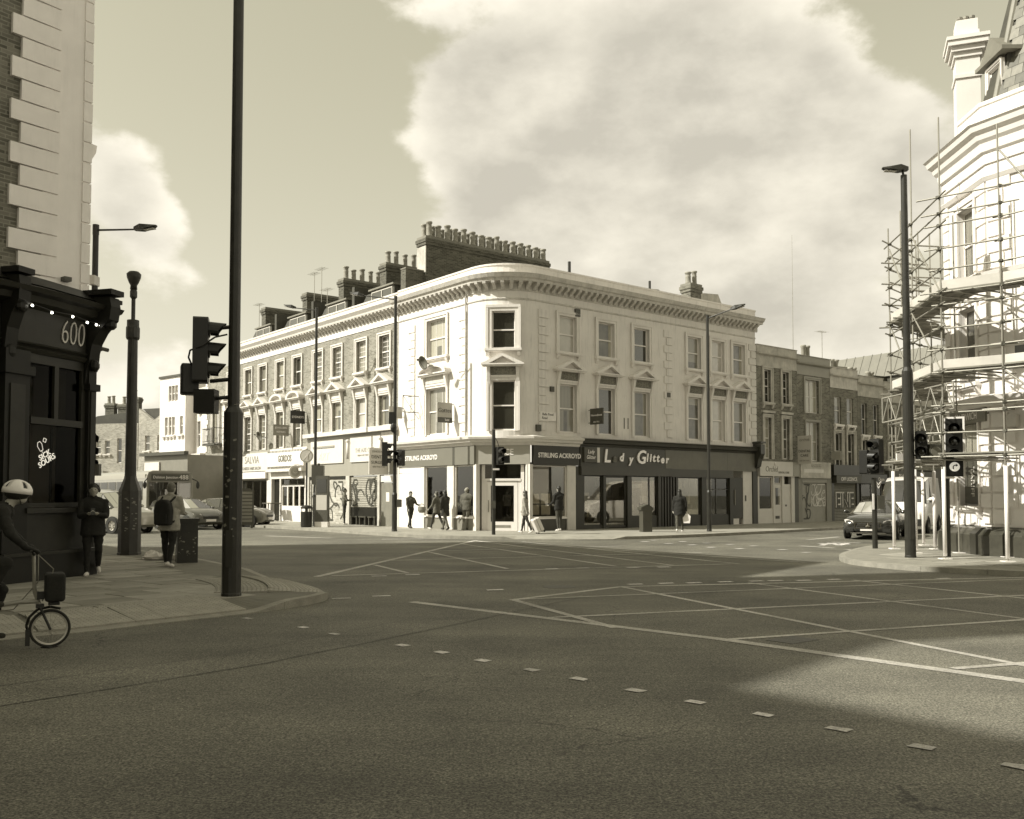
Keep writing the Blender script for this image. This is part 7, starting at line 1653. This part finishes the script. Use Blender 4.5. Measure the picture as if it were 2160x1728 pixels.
MS = T(0,0,.03) @ RY(-.42)
so_ = MB().box(-.15,.15,-.2,.2,.07,.62).obj('shell', OFFW, su, MS); md = so_.modifiers.new('b', 'BEVEL'); md.width = .04; md.segments = 3
box('band', GREYP, su, MS, -.01, .01, -.204, .204, .066, .624)
for sx, sy in ((-.12,-.15),(.12,-.15),(-.12,.15),(.12,.15)): MB().tube((sx,sy-.015,.03),(sx,sy+.015,.03),.035,n=10).obj('wheel', TYRE, su, MS)
MB().path([(-.08,-.1,.62),(-.08,-.1,.98),(-.08,.1,.98),(-.08,.1,.62)], .01, 5).obj('handle', STEEL, su, MS)
person('tall person in black standing at the agency window by the dark shop', (1.95,38.5,.12), -2.5, 1.80, CLO('black', .012), CLO('charcoal2', .05), CLO('shoe_white', .62), HAIRD, legs=((.05,.02),(-.08,.02)), arms=((.5,.1,1.1),(.3,.1,.8)), coat=.06, bulk=1.08)
a3, hc, hn = person('person in dark hooded coat carrying a white bag past the dark shop', (6.76,37.35,.12), 2.9, 1.68, CLO('black', .012), CLO('khaki2', .07), CLO('shoe_white', .62), HAIRD, legs=((.2,.05),(-.22,.2)), arms=((.0,.2,.15),(.05,.2,.1)), coat=.18, hl=.35, bulk=1.15)
wbg = thing('shopping_bag', 'white carrier bag hanging from the hand of the dark-coated person', 'bag'); wbg.matrix_world = a3.matrix_basis @ T(*(hn[0]+Vector((0,-.02,-.42))))
mbx = MB().prism([(-.13,0),(.13,0),(.16,.28),(.05,.38),(-.05,.38),(-.16,.28)], -.07, .07); mbx.obj('body', WHITE, wbg); MB().path([(-.05,0,.38),(0,0,.43),(.05,0,.38)], .012, 5).obj('handle', WHITE, wbg)

# ------------------------------------------------------------------ folding bicycle and rider at the left edge
hd = Vector((.88, .475)).normalized(); fwp = Vector((-4.99, 10.05))
BM = Matrix.Translation((fwp.x, fwp.y, .002)) @ RZ(atan2(hd.y, hd.x)+pi/2)          # local: forward -Y, front hub at origin x/y
bk_ = thing('folding_bicycle', 'small-wheeled folding bicycle with black front bag at the kerb', 'bicycle'); bk_.matrix_world = BM
FRM = mat('bike_frame', .26, .35, .1, coat=.6)
def bwheel(y, r=.205):
    o = MB().lathe([(r-.028,-.015),(r-.008,-.02),(r,-.008),(r,.008),(r-.008,.02),(r-.028,.015)], n=40, caps=False).xf(RY(pi/2)).obj('wheel', TYRE, bk_, T(0,y,r), smooth=True)
    MB().lathe([(r-.045,-.011),(r-.028,-.013),(r-.028,.013),(r-.045,.011)], n=40, caps=False).xf(RY(pi/2)).obj('rim', mat('bike_rim',.42,.3,.1,metal=.6), o)
    sp_ = MB()
    for i in range(28):
        a = 2*pi*i/28; b = a+(.5 if i % 2 else -.5); sp_.tube((.02 if i % 2 else -.02, .022*cos(b), .022*sin(b)), (0, (r-.04)*cos(a), (r-.04)*sin(a)), .0016, n=3, caps=False)
    s_ = sp_.obj('spokes', STEEL, o, fix=False); s_['kind'] = 'stuff'
    MB().tube((-.05,0,0),(.05,0,0),.016,n=8).obj('hub', TRIM, o)
    return o
bwheel(0); bwheel(1.04)
MB().tube((.045,0,.205),(.04,.10,.44),.013).tube((-.045,0,.205),(-.04,.10,.44),.013).box(-.05,.05,.06,.14,.43,.47).obj('fork', TRIM, bk_)
MB().tube((0,.10,.44),(0,.155,.62),.022).tube((0,.155,.62),(0,.17,1.0),.019).obj('stem', FRM, bk_)
MB().path([(0,.12,.5),(0,.3,.5),(0,.55,.47),(0,.75,.42),(0,.98,.36)], .024, 10).path([(0,.75,.42),(0,.80,.62)], .02, 8).path([(.03,.85,.30),(.05,1.04,.205)], .012, 6).path([(-.03,.85,.30),(-.05,1.04,.205)], .012, 6).path([(0,.8,.55),(.05,1.04,.205)], .01, 6).obj('frame', FRM, bk_)
MB().tube((0,.80,.6),(0,.86,.98),.016).obj('seat_post', STEEL, bk_); MB().ell((0,.89,1.0),(.07,.14,.035)).obj('saddle', BLACK, bk_, smooth=True)
MB().path([(-.27,.20,1.06),(-.2,.17,1.01),(0,.17,1.0),(.2,.17,1.01),(.27,.20,1.06)], .013, 8).obj('handlebar', TRIM, bk_)
for s in (-1, 1): MB().path([(s*.2,.12,1.0),(s*.12,-.02,.85),(s*.06,.03,.6),(0,.08,.5)] if s < 0 else [(s*.2,.12,1.0),(s*.1,.12,.7),(s*.05,.35,.42),(0,.7,.40)], .006, 5).obj('cable', mat('cable_tan',.2,.5,.1), bk_)
MB().path([(.02,.14+.0,.1+.0),(.03,.2,.16),(.03,.226,.24),(.03,.2,.33),(.03,.12,.41),(.0,.0,.435),(0,-.1,.41)], .014, 4).box(-.03,.03,.19,.235,-.0+.03,.2).obj('mudguard', TRIM, bk_)
bag = thing('bicycle_bag', 'black square bag on the front of the folding bicycle', 'bag'); bag.matrix_world = BM; bo2 = MB().box(-.17,.17,-.14,.06,.50,.80).obj('body', CLO('black', .012), bag, T(0,0,0)); md = bo2.modifiers.new('b', 'BEVEL'); md.width = .035; md.segments = 3; MB().box(-.04,.04,.06,.13,.52,.60).obj('mount', TRIM, bag); MB().box(-.05,.05,-.09,.02,.455,.485).obj('lamp', TRIM, bk_)
bbx, bby, bbz = 0, .62, .30
MB().tube((-.09,bby,bbz),(.09,bby,bbz),.02).tube((.07,bby,bbz),(.07,bby-.02,bbz-.165),.012).tube((-.07,bby,bbz),(-.07,bby+.02,bbz+.165),.012).box(.07,.17,bby-.07,bby+.03,bbz-.18,bbz-.155).box(-.17,-.07,bby-.03,bby+.07,bbz+.155,bbz+.18).lathe([(.085,0),(.085,.01)], (0,0,0), 4).obj('crankset', TRIM, bk_)
cy = thing('person', 'cyclist in black with white helmet riding the folding bicycle', 'person'); cy.matrix_world = BM; cy['group'] = 'people on foot' if False else 'riders'
pr = []; V = lambda *a: Vector(a)
pel = V(0,.84,1.08); ch_ = V(0,.58,1.36); sh_ = V(0,.47,1.47); hc = V(0,.33,1.66)
pr += [('e', tuple(pel), (.17,.15,.13), 2), ('c', tuple(pel), tuple(ch_), .145, .15, 1), ('c', tuple(ch_), tuple(sh_), .15, .11, 1), ('c', tuple(sh_+V(-.13,0,0)), tuple(sh_+V(.13,0,0)), .08, .08, 1), ('c', tuple(sh_), tuple(hc+V(0,.03,-.05)), .058, .052, 0), ('e', tuple(hc), (.076,.095,.115), 0), ('e', tuple(hc+V(0,-.035,-.06)), (.052,.055,.055), 0), ('c', tuple(hc+V(0,-.09,.0)), tuple(hc+V(0,-.108,-.03)), .011, .014, 0), ('e', tuple(hc+V(.075,.01,-.01)), (.014,.02,.03), 0), ('e', tuple(hc+V(-.075,.01,-.01)), (.014,.02,.03), 0)]
for s, kn, an in ((1, V(.11,.46,.62), V(.12,.60,.19)), (-1, V(-.11,.42,.92), V(-.12,.62,.55))):
    hip = pel+V(s*.09,-.02,-.03); pr += [('c', tuple(hip), tuple(kn), .095, .065, 2), ('c', tuple(kn), tuple(an), .06, .043, 2), ('c', tuple(an+V(0,.05,-.03)), tuple(an+V(0,-.09,-.045)), .04, .04, 3), ('c', tuple(an+V(0,-.05,-.045)), tuple(an+V(0,-.16,-.05)), .038, .032, 3)]
for s in (-1, 1):
    sh = sh_+V(s*.17,0,0); e = V(s*.27,.40,1.24); w = V(s*.24,.24,1.09); pr += [('c', tuple(sh), tuple(e), .065, .052, 1), ('c', tuple(e), tuple(w), .05, .038, 1)]
    hand(pr, w, V(0,-.75,-.2), V(0,-.3,-1), V(-s,0,.1), 1, 1.5, .012)
figure(cy, pr, [SKIN, CLO('black', .012), CLO('black', .012), CLO('dark', .03)], .017)
MB().ell((0,.04,.02),(.082,.085,.09),14,9).obj('hair', HAIRD, cy, T(*hc), smooth=True)
hm = MB(); HW = mat('helmet_white', .74, .35, .05, coat=.4)
vs = []; nu, nv = 16, 7
for j in range(nv+1):
    t = j/nv*pi*.56
    for i in range(nu):
        a = 2*pi*i/nu; rr = sin(t); vs.append((.112*rr*cos(a), .005+.150*rr*sin(a), .128*cos(t)))
fs = [(j*nu+i, j*nu+(i+1) % nu, (j+1)*nu+(i+1) % nu, (j+1)*nu+i) for j in range(nv) for i in range(nu) if not (j in (2, 3, 4) and i % 4 == 1)]
h_ = hm.add(vs, fs).obj('helmet', HW, cy, T(hc.x, hc.y+.005, hc.z+.02) @ RX(.12), smooth=True); md = h_.modifiers.new('s', 'SOLIDIFY'); md.thickness = .018
MB().ell((0,.0,.0),(.1,.135,.112),14,8).obj('helmet_liner', BLACK, cy, T(hc.x, hc.y+.008, hc.z+.02), smooth=True)
for s in (-1, 1): MB().ell((s*.03,-.088,.01),(.012,.01,.008),8,5).obj('eye', mat('eye_dark',.03), cy, T(*hc)); MB().path([(s*.085,0,0),(s*.07,-.02,-.08),(0,-.03,-.125)], .006, 4).obj('strap', BLACK, cy, T(*hc))
